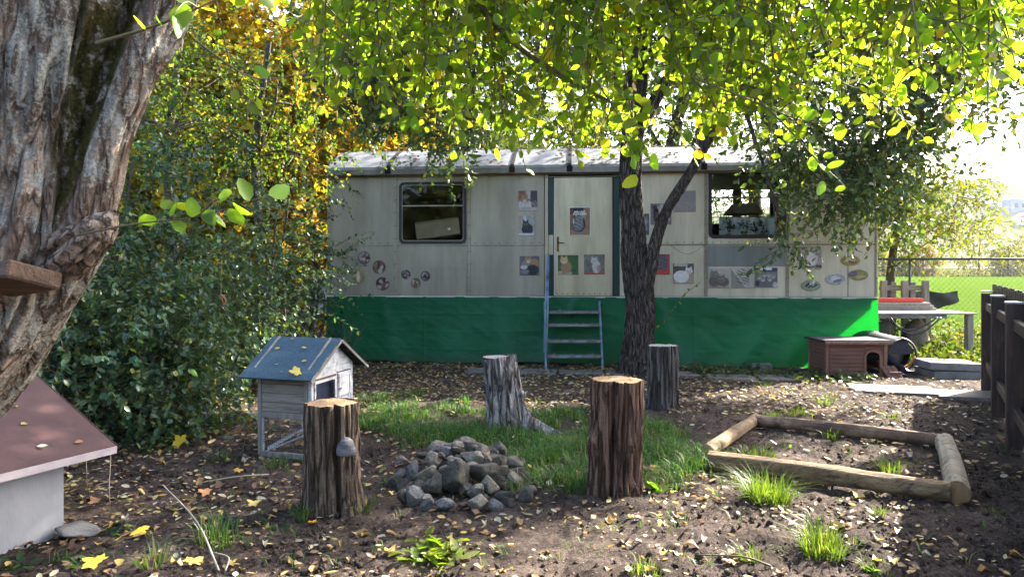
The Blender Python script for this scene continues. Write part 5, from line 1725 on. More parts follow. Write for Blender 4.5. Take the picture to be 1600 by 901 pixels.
sx_, sy_, _ = G(1497, 592)
block('concrete_slab', 'upper of two stacked grey concrete slabs by the table leg', 'slab', (sx_, sy_ + .25, .115), .70, .52, .105, -.1, 'concrete')
block('concrete_slab', 'lower concrete slab half sunk under the other slab', 'slab', (sx_ + .05, sy_ + .27, -.02), .70, .55, .125, -.06, 'concrete')
slabs = [(4.75, 8.78, .98, .66, -.28, 'sunlit paving slab nearest the dog house'), (5.55, 8.42, .92, .62, -.3, 'sunlit paving slab at the foot of the fence')]
for x, y, a, b, r, lb in slabs: block('paving_slab', lb, 'paving slab', (x, y, -.015), a, b, .05, r, 'paving', 'paving slabs in front of the trailer')
for k in range(7):
    x = -.35 + k * .68
    y = 10.42 - .10 * k * .68 - (.25 if k > 4 else 0)
    block('paving_slab', ['slab below the steps half covered with leaves', 'slab at the foot of the entrance steps', 'slab beside the steps towards the tree', 'slab behind the trunk of the yard tree', 'slab next to the grey stump', 'grey slab in front of the tarpaulin beyond the stump', 'grey slab beside the dog house'][k], 'paving slab', (x, y, -.02), .64, .42, .045, -.1 + .02 * (k % 3), 'paving', 'paving slabs in front of the trailer')
for px, py, lb, w in ((640, 566, 'dark brick holding down the tarpaulin near the hutch', .24), (822, 563, 'dark brick by the foot of the blue hand rail', .26), (1078, 570, 'brick against the tarpaulin behind the grey stump', .22), (1189, 577, 'grey block in front of the tarpaulin next to the dog house', .30)):
    x, y, _ = G(px, py)
    block('brick', lb, 'brick', (x, y, -.01), w, .14, .10, -.09 + rng.normal() * .1, 'concrete')

# ================================================================ TABLE AND CLUTTER BY THE TRAILER END
tb = thing('work_table', 'long weathered board table on timber legs at the trailer end', 'table', (6.7, 11.9, 0))
MB().box((5.66, 11.62, .765), (7.68, 13.0, .79), None, .004).build('table_top', M['table_top'], tb)
MB().box((5.66, 11.65, .70), (7.2, 11.70, .764), None, .004).build('apron', M['step_wood'], tb)
for x, y in ((7.55, 11.66), (7.55, 12.85), (5.75, 12.85)): MB().box((x, y, -.03), (x + .1, y + .1, .764), None, .005).build('leg', M['grey_post'], tb)
bd_ = thing('board_stack', 'stack of pale boards lying on the table under the red tray', 'boards', (6.9, 12.6, .791))
for k in range(3): MB().box((5.9 + .03 * k, 12.35, .7905 + .046 * k), (7.45 - .05 * k, 12.8 + .02 * k, .834 + .046 * k), None, .004).build('board', M['table_top'], bd_)
rt = thing('red_tray', 'flat red plastic tray lying on the boards on the table', 'tray', (6.9, 12.6, .93))
MB().box((6.2, 12.4, .929), (7.25, 12.75, .938)).build('tray_floor', M['red_plastic'], rt)
for a, b in (((6.2, 12.4, .9385), (7.25, 12.415, 1.0)), ((6.2, 12.735, .9385), (7.25, 12.75, 1.0)), ((6.2, 12.416, .9385), (6.215, 12.734, 1.0)), ((7.235, 12.416, .9385), (7.25, 12.734, 1.0))): MB().box(a, b, None, .003).build('tray_side', M['red_plastic'], rt)


def pallet(label, x, y, z, w, h):
    t = thing('wooden_pallet', label, 'pallet', (x, y, z))
    for k in range(3): MB().box((x + k * (w - .1) / 2, y, z), (x + k * (w - .1) / 2 + .1, y + .09, z + h), None, .006).build('stringer', M['grey_post'], t)
    for k in range(3): MB().box((x, y + .0905, z + .06 + k * (h - .25) / 2), (x + w, y + .112, z + .16 + k * (h - .25) / 2), None, .004).build('slat', M['grey_wood'], t)
    for q in (0.27, 0.68): MB().box((x + w * q, y + .1125, z + .02), (x + w * q + .09, y + .13, z + h - .03), None, .004).build('board', M['grey_wood'], t)
    return t


pallet('grey wooden pallet standing on end behind the table', 6.86, 13.05, .0, .88, 1.30)
bs = thing('dark_shade_cloth', 'dark mesh fabric hanging over the wire fence behind the pallet', 'cloth', (7.4, 13.40, 0))
U_, Z_ = np.meshgrid(np.linspace(7.6, 8.5, 40), np.linspace(0, 1, 12))
top_ = 1.08 + .02 * np.sin(U_ * 9) - .0 * U_
bot_ = .72 + .2 * np.clip((U_ - 8.1) / .4, 0, 1) + .02 * np.sin(U_ * 14)
V = np.stack([U_, 13.40 + .03 * np.sin(U_ * 11 + Z_ * 3), bot_ + (top_ - bot_) * Z_], -1).reshape(-1, 3)
i = np.arange(480).reshape(12, 40)
Fq = np.stack([i[:-1, :-1], i[:-1, 1:], i[1:, 1:], i[1:, :-1]], -1).reshape(-1, 4)
np_mesh('cloth', np.vstack([V, V + [0, .004, 0]]), np.vstack([Fq, Fq[:, ::-1] + 480]), M['black_sheet'], bs, smooth=True)
# barrel lying on its side, tub, hoses, sheet
bx_, by_, _ = G(1408, 583)
br = thing('black_barrel', 'black plastic drum lying open towards the yard under the table', 'barrel', (bx_, by_ + .1, 0))
v0, v1 = Vector((bx_ - .02, by_, .27)), Vector((bx_ - .42, by_ + .85, .38))
MB().tube([v0, v0 + (v1 - v0) * .06, v0 + (v1 - v0) * .5, v1], [.235, .25, .25, .225], 28, caps=False).build('drum_wall', M['black_plastic'], br, smooth=True)
MB().tube([v0 + (v1 - v0) * .08, v0 + (v1 - v0) * .85], [.225, .2], 28).build('drum_inside', M['rubber'], br)
MB().tube([v0 + Vector((.24 * math.cos(a), .0, .24 * math.sin(a))) for a in np.linspace(0, 2 * PI, 33)], .018, 6, False).build('rim', M['black_plastic'], br, smooth=True)
MB().prism([(v0.x + .215 * math.cos(a), v0.z + .215 * math.sin(a)) for a in np.linspace(0.05, PI - .05, 18)], v0.y + .02, v0.y + .03).build('half_lid', M['felt_dark'], br)
MB().tube([v0 + Vector((.2 * math.cos(a), -.03, .2 * math.sin(a) + .02)) for a in np.linspace(PI * 1.05, PI * 1.95, 14)], .016, 6).build('orange_rope', M['orange'], br, smooth=True)
MB().tube([v0 + (v1 - v0) * .5 + Vector((.25 * math.cos(a), 0, .25 * math.sin(a))) for a in np.linspace(-.5, PI + .5, 20)], .012, 6).build('hoop', M['black_plastic'], br, smooth=True)
tbx, tby, _ = G(1420, 562)
tub = thing('plastic_tub', 'dark green plastic tub standing under the table', 'tub', (6.3, 12.35, 0))
MB().tube([(6.28, 12.35, 0), (6.28, 12.35, .6)], [.28, .34], 26).build('tub_wall', M['dark_tub'], tub, smooth=False)
MB().tube([(6.28 + .34 * math.cos(a), 12.35 + .34 * math.sin(a), .6) for a in np.linspace(0, 2 * PI, 33)], .015, 6, False).build('rim', M['dark_tub'], tub, smooth=True)
rk = thing('boulder', 'rough grey boulder under the table beside the tub', 'boulder', (6.98, 12.25, 0))
V, Fc = stone_shape(808, .5, .5, .75, 12)
np_mesh('rock', V + [7.0, 12.25, .3], Fc, M['stone_warm'], rk, smooth=True)
for k, (dz, dr, lb) in enumerate(((0, 0, 'black hose hanging in a loop below the table, outer of two'), (.02, .07, 'black hose hanging in a loop below the table, inner of two'))):
    a0, a1 = P(1392, 493, 11.55), P(1474, 490, 11.5)
    pts = [(a0[0] + (a1[0] - a0[0]) * t - (.0 if k == 0 else .04), 11.55 - .05 * math.sin(PI * t) + .03 * k, .74 - (.27 - dr) * math.sin(PI * min(t ** .8 * 1.02, 1)) - .02) for t in np.linspace(0, 1, 20)]
    tag(MB().tube(pts, .014, 7).build('garden_hose', M['rubber'], smooth=True), lb, 'hose')
n_ = 26
U_, W_ = np.meshgrid(np.linspace(0, 1, n_), np.linspace(0, 1, n_))
x0, y0, _ = G(1392, 590)
zz_ = .33 * (1 - U_ * .9) * (1 - W_ * .35) + .05 * fbm(v3(U_ * 4, W_ * 4, 0), 3, 6) + .02
V = np.stack([x0 - .06 + U_ * .42 - .12 * W_, y0 + .05 + W_ * .45 - .06 * U_, np.maximum(zz_, .01)], -1).reshape(-1, 3)
i = np.arange(n_ * n_).reshape(n_, n_)
Fq = np.stack([i[:-1, :-1], i[:-1, 1:], i[1:, 1:], i[1:, :-1]], -1).reshape(-1, 4)
tag(np_mesh('plastic_sheet', V, Fq, M['blue_sheet'], smooth=True), 'crumpled blue plastic sheet between the dog house and the drum', 'plastic sheet')
pnl = thing('wood_offcut', 'small brown plank panel leaning against the dog house', 'panel', G(1398, 594))
bx0 = Vector(G(1390, 592))
for k in range(3): MB().bar(bx0 + Vector((.02 + .07 * k, -.01, .0)), bx0 + Vector((-.03 + .07 * k, .14, .16)), .056, .016, (0, 1, 0), .003).build('plank', M['brown_wood'], pnl)
MB().bar(bx0 + Vector((.0, .03, .08)), bx0 + Vector((.18, .03, .08)), .03, .016, (0, 1, 0), .003).build('batten', M['brown_frame'], pnl)

# ================================================================ BROWN PICKET FENCE (towards the field side)
fd = Vector((.51, .86, 0)).normalized()
fn = Vector((.86, -.51, 0)).normalized()      # away from the yard
fp = Vector((4.21, 5.9, 0))
fence = thing('picket_fence', 'dark brown wooden fence of close pickets on square posts', 'fence', tuple(fp))


def fbox(name, a, b, mat, parent=None, ch=.005):
    Mf = Matrix(((fd.x, fn.x, 0, fp.x), (fd.y, fn.y, 0, fp.y), (0, 0, 1, 0), (0, 0, 0, 1)))
    return MB().box(a, b, Mf, ch).build(name, M[mat], parent or fence)


for t_ in (-3.26, -1.63, 0.0, 1.63, 3.26):
    po = fbox('post', (t_ - .06, -.06, -.05), (t_ + .06, .06, 1.235 - .012 * (t_ > 2)), 'fence_wood')
    fbox('post_cap', (t_ - .066, -.066, 1.236), (t_ + .066, .066, 1.256), 'cap', po, .006)
for z in (.30, 1.02):
    for t_ in (-3.26, -1.63, 0.0, 1.63):
        fbox('rail', (t_ + .062, -.02, z), (t_ + 1.568, .028, z + .09), 'fence_wood')
k = 0
t_ = -3.3
while t_ < 3.36:
    h = 1.33 + .012 * math.sin(k * 2.7) - .0
    fbox('picket', (t_, .0615 + .002 * (k % 2), .05), (t_ + .085, .082, h), 'fence_wood')
    t_ += .0875 + .006 * (k % 3)
    k += 1

# ================================================================ CHAIN LINK FENCE beyond the table
cf = thing('chain_link_fence', 'dark green chain link fence with a top rail between yard and field', 'fence', (9, 13.6, 0))
zt = CAMH + (H0 - 404.5) / F * 13.6
MB().tube([(4.9, 13.6, zt), (16, 13.6, zt)], .022, 8).build('top_rail', M['wire_green'], cf, smooth=True)
for x in (5.2, 7.7, 10.2, 12.7, 15.2): MB().tube([(x, 13.63, -.1), (x, 13.63, zt + .02)], .024, 8).build('post', M['wire_green'], cf, smooth=True)
hF = zt - .06
Pa, Pb = [], []
for x in np.arange(4.9 - hF, 13.5, .105):
    for s in (1, -1):
        a = np.array([x if s == 1 else x + hF, 13.58 + .003 * s, .04])
        b = np.array([x + hF if s == 1 else x, 13.58 + .003 * s, .04 + hF])
        Pa.append(a)
        Pb.append(b)
Pa, Pb = np.array(Pa), np.array(Pb)
V, Fq = twig_tubes(Pa, (Pa + Pb) / 2, Pb, np.full(len(Pa), .0042))
V = V.reshape(-1, 3, 3, 3)
tag(np_mesh('wire_mesh', V.reshape(-1, 3), Fq, M['wire_green'], cf), kind='stuff')

# ================================================================ THE YARD TREE (dark two-stemmed trunk before the trailer)
LG = [(.035, .075, .014), (.05, .10, .018), (.028, .06, .018), (.075, .115, .02), (.15, .14, .02)]
yx, yy_, _ = G(993, 588)
yt = thing('yard_tree', 'dark two stemmed broadleaf tree growing before the trailer next to its door', 'tree', (yx, yy_, 0))
YB = yy_ + .22
tp = [(994, 600), (998, 540), (1000, 480), (992, 410), (988, 340), (985, 270), (988, 210), (992, 150), (1004, 60), (1010, -60)]
tr = [.31, .232, .213, .20, .172, .16, .16, .172, .13, .10]
pts = [P(a, b, YB + .003 * i) for i, (a, b) in enumerate(tp)]
V, Fq, _ = bark_tube(pts, tr, 260, 150, .03, 30, .09, .05, 31, lambda th, s: 1 + .10 * np.cos(3 * th + .5) * np.clip(1 - s / .7, 0, 1))
np_mesh('trunk', V, Fq, M['bark_dark'], yt, smooth=True)
sp = [P(1000, 480, YB), P(1013, 430, YB - .06), P(1022, 385, YB - .1), P(1042, 330, YB - .14), P(1078, 270, YB - .18), P(1112, 208, YB - .2), P(1150, 130, YB - .2), P(1190, 20, YB)]
V, Fq, _ = bark_tube(sp, [.105, .11, .09, .082, .072, .064, .054, .04], 160, 80, .018, 34, .09, .05, 33)
np_mesh('second_stem', V, Fq, M['bark_dark'], yt, smooth=True)
V, Fq, _ = bark_tube([P(1030, 356, YB - .12), P(1026, 340, YB - .15), P(1024, 322, YB - .2)], [.05, .04, .034], 20, 24, .008, 34, .09, .05, 34)
np_mesh('branch_stub', V, Fq, M['bark_dark'], yt, smooth=True)
V, Fq, _ = bark_tube([P(990, 180, YB), P(960, 120, YB - .1), P(900, 60, YB - .2), P(820, 20, YB - .3)], [.12, .09, .07, .05], 60, 30, .01, 34, .09, .05, 35)
np_mesh('limb', V, Fq, M['bark_dark'], yt, smooth=True)
V, Fq, _ = bark_tube([P(985, 210, YB), P(1010, 180, YB + .1), P(1060, 100, YB + .2), P(1150, 20, YB + .1), P(1300, -60, YB - .2)], [.13, .10, .08, .06, .05], 60, 30, .01, 34, .09, .05, 36)
np_mesh('limb', V, Fq, M['bark_dark'], yt, smooth=True)


def bl(px, py, Y, rx, ry, rz, n):
    return (*P(px, py, Y), rx, ry, rz, n)


yb_ = [bl(1310, 165, 9.3, 1.1, .9, 1.0, 330), bl(1290, 285, 9.5, .42, .45, .38, 50), bl(1345, 290, 9.5, .5, .45, .42, 70), bl(1240, 270, 9.7, .30, .35, .34, 24), bl(1230, 375, 9.6, .16, .16, .2, 14), bl(1430, 120, 9.6, .9, .9, .85, 300),
       bl(1400, 260, 9.8, .5, .55, .5, 130), bl(1150, 50, 9.9, 1.2, 1.0, .8, 330), bl(980, 10, 10.6, 1.3, 1.1, .9, 300), bl(790, 50, 10.5, 1.4, 1.0, .9, 400), bl(640, 90, 10, .95, .8, .75, 260), bl(700, 205, 10.2, .42, .4, .36, 75),
       bl(590, 150, 10.2, .6, .5, .5, 110), bl(560, 40, 10.4, .9, .8, .7, 180), bl(1460, 20, 9.3, 1.0, 1.0, .9, 300),
       (3.6, 9.8, 6.6, 2.2, 1.9, 1.2, 620), (1.2, 10.6, 7.0, 2.4, 2.0, 1.2, 620), (-1.2, 10.4, 6.2, 1.8, 1.6, 1.0, 380), (5.9, 9.9, 6.0, 1.3, 1.3, 1.0, 260), (2.6, 8.4, 6.0, 1.6, 1.2, .8, 300), (2.3, 7.6, 5.3, 1.5, 1.2, .6, 230)]
P0, P1, P2, pos, ax, nm, sz = spray(yb_, 14, .5, .088, .38, .85, .40, .45)
TV, TF = twig_tubes(P0, P1, P2, np.full(len(P0), .0045))
tag(np_mesh('twig', TV, TF, M['twig'], yt), kind='stuff')
mb = MB()
hubs = [np.array(p) for p in (pts[-2], pts[-1], sp[-1], sp[-2], P(820, 20, YB - .3), P(1300, -60, YB - .2), P(1150, 20, YB + .1))]
for b in yb_:
    c = np.array(b[:3])
    h = min(hubs, key=lambda q: np.linalg.norm(q - c))
    limb_mb(mb, h, c, .04, .014)
    for _ in range(7):
        u = rdir(1)[0]
        limb_mb(mb, c * .7 + h * .3, c + u * np.array(b[3:6]) * .9, .016, .005, .04, 5, 4)
tag(mb.build('branch', M['twig'], yt, smooth=True), kind='stuff')
leaf_mesh('crown', pos, ax, nm, sz, T_OVATE, palette(len(pos), [(.045, .088, .034), (.062, .115, .034), (.10, .145, .03), (.22, .2, .028)], [4, 5, 4, .5]), M['leaf_dull'], yt)

# ================================================================ THE LICHEN TREE (leaning, near) and its overhanging leafy boughs
lt = thing('leaning_tree', 'big leaning tree with lichen covered bark and leafy boughs reaching over the yard', 'tree', (-2.55, 2.35, 0))
LY = 2.2
NL, NS = 560, 420
lp = [(-2.66, 2.42, -.15), P(-350, 960, 2.32), P(-195, 730, 2.26), P(-68, 560, 2.22), P(16, 400, LY), P(46, 250, LY), P(70, 120, LY), P(84, 0, LY), P(84, -160, LY), P(60, -420, LY + .1)]
lr = [.34, .27, .23, .21, .215, .232, .25, .27, .28, .24]


def lfl(th, s):
    return 1 + .035 * np.cos(2 * th + 2.2 * s) + .03 * np.cos(3 * th - 1.3 * s + 1)


V, Fq, (C, th, s, rad) = bark_tube(lp, lr, NL, NS, .034, 17, .11, .04, 41, lfl)
sg = (s / s[-1])[:, None] + 0 * rad
xr_ = (V.reshape(NL, NS, 3)[..., 0] - C[:, None, 0]) / rad
cm = np.clip((xr_ - .55) * 3, 0, 1) * np.clip((C[:, 2][:, None] - 1.55) * 2.5, 0, 1)
np_mesh('trunk', V, Fq, M['bark_lichen'], lt, np.repeat(cm.reshape(-1, 1), 3, 1), smooth=True)
l2 = [P(40, 500, LY), P(100, 408, LY - .02), P(138, 320, LY - .04), P(168, 220, LY - .05), P(208, 120, LY - .04), P(256, 20, LY), P(310, -90, LY + .05), P(430, -230, LY + .3), P(640, -330, 2.6)]
V, Fq, (C, th, s, rad) = bark_tube(l2, [.09, .10, .085, .068, .070, .082, .082, .075, .06], 240, 110, .016, 20, .1, .04, 43)
xr_ = (V.reshape(240, 110, 3)[..., 0] - C[:, None, 0]) / rad
cm = np.clip((-xr_ + .05) * 2.2, 0, 1)
np_mesh('bough', V, Fq, M['bark_lichen'], lt, np.repeat(cm.reshape(-1, 1), 3, 1), smooth=True)
# torn stub
ss = P(128, 372, LY - .1)
V, Fq, (C, th, s, rad) = bark_tube([P(92, 408, LY - .07), P(124, 384, LY - .10), P(154, 358, LY - .12), P(182, 332, LY - .12)], [.07, .066, .052, .012], 90, 110, .03, 42, .05, .12, 47)
np_mesh('torn_stub', V, Fq, bark_mat('torn_wood', (.17, .115, .08), (.46, .36, .28), 9, .2, 0, wz=.5) if 'torn' not in M else M['torn'], lt, np.zeros((len(V), 3)), smooth=True)
# plank wedged in the fork
pb = thing('perch_board', 'short brown board wedged into the fork of the lichen covered tree', 'board', P(40, 432, LY - .22))
MB().bar(P(-130, 462, LY - .05), P(56, 429, LY - .27), .15, .05, (0, 0.3, 1), .006).build('board', M['plank_dark'], pb)

# boughs over the yard: each runs out from the limb above the frame, hanging down into view
lowx = [300, 400, 480, 560, 640, 720, 800, 900, 1000, 1060, 1110, 1200, 1290, 1350, 1420, 1500, 1600]
lowy = [40, 70, 120, 175, 205, 205, 200, 215, 210, 175, 185, 205, 225, 190, 140, 150, 100]
trunk_hubs = [np.array(q) for q in (l2[-1], P(760, -380, 2.9), P(980, -330, 3.2), P(1180, -300, 3.3), P(1400, -260, 3.2))]
V, Fq, _ = bark_tube([tuple(q) for q in [np.array(l2[-2])] + trunk_hubs], [.07, .06, .05, .045, .035, .02], 90, 16, .004, 30, .1, .04, 48)
np_mesh('bough', V, Fq, M['twig'], lt, smooth=True)
bp, LP, LA, LN, LS = MB(), [], [], [], []
big = []


def leafy(path, r, dens=17.0, size=.066, side_len=.28, nside=None):
    """one hanging branch with side shoots and leaves"""
    q = catmull(path, 16)
    bp.tube([tuple(x) for x in q], [r * (1 - .75 * k / 15) for k in range(16)], 5)
    L = np.linalg.norm(np.diff(q, axis=0), axis=1).sum()
    ns = int(L * (6.0 if nside is None else nside))
    shoots = [q[8:] if nside is None else q[4:]]
    for k in range(ns):
        i = rng.integers(7, 15)
        d = nrmz((q[min(i + 1, 15)] - q[i - 1])[None])[0]
        u = nrmz((d * .6 + rng.normal(size=3) * .7 + [0, 0, -.12])[None])[0]
        ln = side_len * (.5 + rng.random())
        sh = catmull([q[i], q[i] + u * ln * .5 + [0, 0, .02], q[i] + u * ln + [0, 0, -.10 * ln]], 6)
        bp.tube([tuple(x) for x in sh], [.0032, .003, .0027, .0023, .002, .0014], 4)
        shoots.append(sh)
    for sh in shoots:
        ln = np.linalg.norm(np.diff(sh, axis=0), axis=1).sum()
        n = max(3, int(ln * dens + 1.5))
        t = np.linspace(.12, 1, n) * (len(sh) - 1.001)
        i = t.astype(int)
        p_ = sh[i] + (sh[i + 1] - sh[i]) * (t - i)[:, None]
        d = nrmz(sh[i + 1] - sh[i])
        side = nrmz(np.cross(d, rng.normal(size=(n, 3))))
        LP.append(p_)
        LA.append(nrmz(d * .5 + side * .95 + np.array([0, 0, -.10]) + .45 * rng.normal(size=(n, 3))))
        LN.append(nrmz(rng.normal(size=(n, 3)) * 1.0 + np.array([.2, -.45, .5])))
        LS.append(size * (.62 + .6 * rng.random(n)))


nb = 0
while nb < 182:
    x = 470 + 1130 * rng.random()
    lo = np.interp(x, lowx, lowy)
    y = lo - (lo + 60) * rng.random() ** 1.35
    Y = 2.95 + 1.1 * rng.random()
    if x > 1430: Y = 2.3 + 1.2 * rng.random()
    end = np.array(P(x, y, Y))
    hub = min(trunk_hubs, key=lambda h: np.linalg.norm((h - end) * [1, 1, .3]) + .25 * rng.random())
    st0 = hub + (end - hub) * .12 + rng.normal(size=3) * [.18, .2, .05]
    mid = st0 * .45 + end * .55 + np.array([0, 0, .12 + .12 * rng.random()])
    leafy([st0, mid, end], .007 + .004 * rng.random(), 19, .057)
    nb += 1
# named shoots of the photograph: thick bough through the leaves, tips over the trunk and roof, shoots by the lichen trunk
leafy([P(700, -60, 3.1), P(790, 55, 3.2), P(880, 120, 3.3), P(965, 165, 3.35)], .022, 12, .068)
leafy([P(880, 60, 3.0), P(940, 140, 3.0), P(968, 185, 3.0), P(985, 232, 3.0)], .005, 14, .07, .1, 4)
leafy([P(1080, 120, 3.0), P(1180, 160, 2.9), P(1260, 190, 2.85), P(1360, 196, 2.8)], .005, 15, .066, .14, 5)
leafy([P(1180, 150, 2.9), P(1240, 210, 2.85), P(1275, 248, 2.8), P(1322, 292, 2.8)], .005, 9, .07, .1, 2)
leafy([P(1080, 120, 3.2), P(1120, 170, 3.2), P(1125, 210, 3.2), P(1100, 240, 3.2)], .005, 15, .066, .14, 5)
leafy([P(150, 68, 1.95), P(220, 48, 1.9), P(290, 22, 1.88), P(400, -30, 1.9)], .006, 13, .072, .09, 2.5)
leafy([P(110, 370, 2.05), P(210, 350, 1.9), P(310, 338, 1.85), P(420, 305, 1.8)], .0035, 14, .055, .08, 3)
leafy([P(300, 60, 2.3), P(390, 120, 2.4), P(460, 118, 2.5), P(530, 108, 2.6)], .004, 3, .05, .12, 2)
leafy([P(330, -50, 2.2), P(345, 40, 2.3), P(372, 140, 2.5), P(400, 155, 2.6)], .003, 6, .05, .12, 3)
leafy([P(450, -60, 3), P(520, 20, 3.1), P(560, 60, 3.2), P(590, 130, 3.3)], .005, 11, .062, .2, 6)
tag(bp.build('branch', M['twig_green'], lt, smooth=True), kind='stuff')
pos, ax, nm, sz = np.vstack(LP), np.vstack(LA), np.vstack(LN), np.concatenate(LS)
cols = palette(len(pos), [(.13, .195, .02), (.165, .235, .024), (.11, .165, .022), (.21, .24, .026), (.31, .23, .025)], [4, 5, 3, 2.2, .45], .14)
# leaves that show largest are leaves of their own, the rest are one mass
sx_p = 800 + F * pos[:, 0] / pos[:, 1]
sy_p = H0 - F * (pos[:, 2] - CAMH) / pos[:, 1]
inview = (sx_p > 5) & (sx_p < 1595) & (sy_p > 5) & (sy_p < 600)
score = np.where(inview, sz / pos[:, 1], 0)
order = np.argsort(-score)
bigs, rest = order[:290], order[290:]
leaf_mesh('foliage', pos[rest], ax[rest], nm[rest], sz[rest], T_ROUND, cols[rest], M['leaf'], lt)
shapes = []
for k in range(14):
    V, Fs, _ = leaf_arrays(np.zeros((1, 3)), np.array([[0, 1., 0]]), np.array([[0, 0, 1.]]), np.ones(1), T_ROUND)
    V = V * [(.8 + .35 * rng.random()), 1, .6 + 1.2 * rng.random()] + np.stack([.06 * np.sin(V[:, 1] * 4 + k), 0 * V[:, 1], -.22 * rng.random() * V[:, 1] ** 2], -1)
    o = np_mesh('leaf', V, Fs, M['leaf'], None, np.tile(palette(1, [(.11, .205, .024), (.14, .24, .028), (.20, .25, .03), (.09, .16, .022), (.36, .28, .035)][k % 5:k % 5 + 1], None, .1), (len(V), 1)), smooth=True)
    shapes.append(o.data)
    bpy.data.objects.remove(o)
for i in bigs:
    y_ = Vector(ax[i])
    x_ = y_.cross(Vector(nm[i])).normalized()
    z_ = x_.cross(y_)
    o = bpy.data.objects.new('leaf', shapes[rng.choice(14, p=np.array([1.2, 1.2, .7, .9, .25] * 2 + [1.2, 1.2, .7, .9]) / sum([1.2, 1.2, .7, .9, .25] * 2 + [1.2, 1.2, .7, .9]))])
    COL.objects.link(o)
    o.parent = lt
    s_ = float(sz[i])
    Mw = Matrix(((x_.x * s_, y_.x * s_, z_.x * s_, pos[i][0]), (x_.y * s_, y_.y * s_, z_.y * s_, pos[i][1]), (x_.z * s_, y_.z * s_, z_.z * s_, pos[i][2]), (0, 0, 0, 1)))
    o.matrix_local = ROOTM[lt.name] @ Mw

# ================================================================ SHRUBS ON THE HUTCH SIDE (dark blue green)
HB = [(.032, .076, .042), (.046, .10, .050), (.06, .12, .046), (.10, .15, .036), (.26, .24, .03)]
HW = [4, 5, 4, 3, .5]


def shrub(label, x, y, blobs, leaf=.055, cols=HB, wts=HW, tpl=T_OVATE, per=18, stems=6, name='shrub', tl=.55, lmat='leaf_dull', group='shrubs along the hutch side of the yard', droop=.3):
    t = thing(name, label, 'shrub', (x, y, 0), 0, group)
    for k in range(stems):
        b = blobs[k % len(blobs)]
        e = np.array(b[:3]) + rng.normal(size=3) * .15
        p0 = np.array([x, y, -.05]) + rng.normal(size=3) * [.22, .15, 0]
        m = (p0 + e) / 2 + rng.normal(size=3) * .12
        V, Fq, _ = bark_tube([p0, m, e], [.035 + .02 * rng.random(), .025, .012], 14, 9, .004, 30)
        np_mesh('stem', V, Fq, M['twig'], t, smooth=True)
    P0, P1, P2, pos, ax, nm, sz = spray([b[:6] + (int(b[6] * .8),) for b in blobs], per, tl, leaf * 1.12, droop, .9, .9, .35)
    TV, TF = twig_tubes(P0, P1, P2, np.full(len(P0), .003))
    tag(np_mesh('twig', TV, TF, M['twig'], t), kind='stuff')
    leaf_mesh('foliage', pos, ax, nm, sz, tpl, palette(len(pos), cols, wts, .25), M[lmat], t)
    return t


shrub('broad blue green shrub closest to the brown kennel roof', -3.75, 6.5, [bl(110, 600, 6.2, .75, .6, .55, 420), bl(240, 590, 6.6, .62, .55, .5, 330), bl(70, 500, 6.4, .7, .6, .5, 300), bl(210, 500, 6.7, .6, .55, .5, 300), bl(300, 620, 6.6, .3, .3, .28, 80)], .058)
shrub('tall blue green shrub rising behind the lichen trunk', -4.2, 7.6, [bl(160, 400, 7.2, .75, .65, .6, 190), bl(260, 420, 7.5, .7, .6, .6, 180), bl(230, 290, 7.8, .75, .7, .6, 70), bl(160, 220, 7.6, .7, .65, .6, 60), bl(330, 330, 8.0, .6, .55, .5, 36)], .062)
shrub('blue green shrub behind the hutch roof', -3.3, 8.9, [bl(360, 520, 8.6, .62, .5, .5, 260), bl(330, 440, 8.8, .7, .6, .55, 110), bl(420, 440, 9.0, .62, .55, .45, 80), bl(410, 350, 9.2, .65, .55, .5, 30), bl(300, 560, 8.2, .4, .4, .35, 120)], .055)
shrub('loose green shrub reaching round the near corner of the trailer', -3.35, 10.6, [bl(440, 410, 10.2, .5, .45, .45, 90), bl(450, 330, 10.3, .45, .45, .4, 50), bl(508, 392, 10.6, .28, .3, .08, 22), bl(440, 470, 10.2, .45, .45, .35, 90), bl(495, 470, 10.9, .2, .3, .2, 18), bl(505, 520, 11.1, .2, .2, .2, 18)], .058)
shrub('thin dry undergrowth shrub behind the hutch', -2.9, 9.4, [bl(410, 520, 9.4, .55, .35, .35, 90), bl(450, 510, 10.0, .45, .35, .3, 70)], .05, [(.05, .06, .02), (.12, .075, .03), (.2, .15, .03), (.03, .05, .03)], [3, 3, 1, 3], T_DIA, 9, 12)
for px, Y, lb in ((170, 9.0, 'slim dark sapling trunk nearest the lichen tree'), (262, 10.5, 'slim dark sapling between the shrubs'), (400, 10.8, 'slim dark sapling towards the trailer')):
    x0, _, _ = P(px, 418, Y)
    make_tree('sapling', lb, 'tree', (x0, Y, -.05), [(x0 + .1, Y, 1.5), (x0 - .05, Y + .1, 3.2), (x0 + .2, Y, 5.0)], [.09, .08, .06, .04],
              [(x0 + .3, Y + .1, 4.4, .9, .8, .6, 100), (x0 - .5, Y, 3.7, .8, .7, .5, 90), (x0 + .7, Y + .2, 3.3, .7, .6, .45, 70)], 12, .5, .065, T_OVATE, [(.035, .075, .02), (.06, .10, .02), (.13, .14, .02), (.25, .2, .03)], [4, 4, 2, .8], 'saplings behind the shrubs', 'leaf')

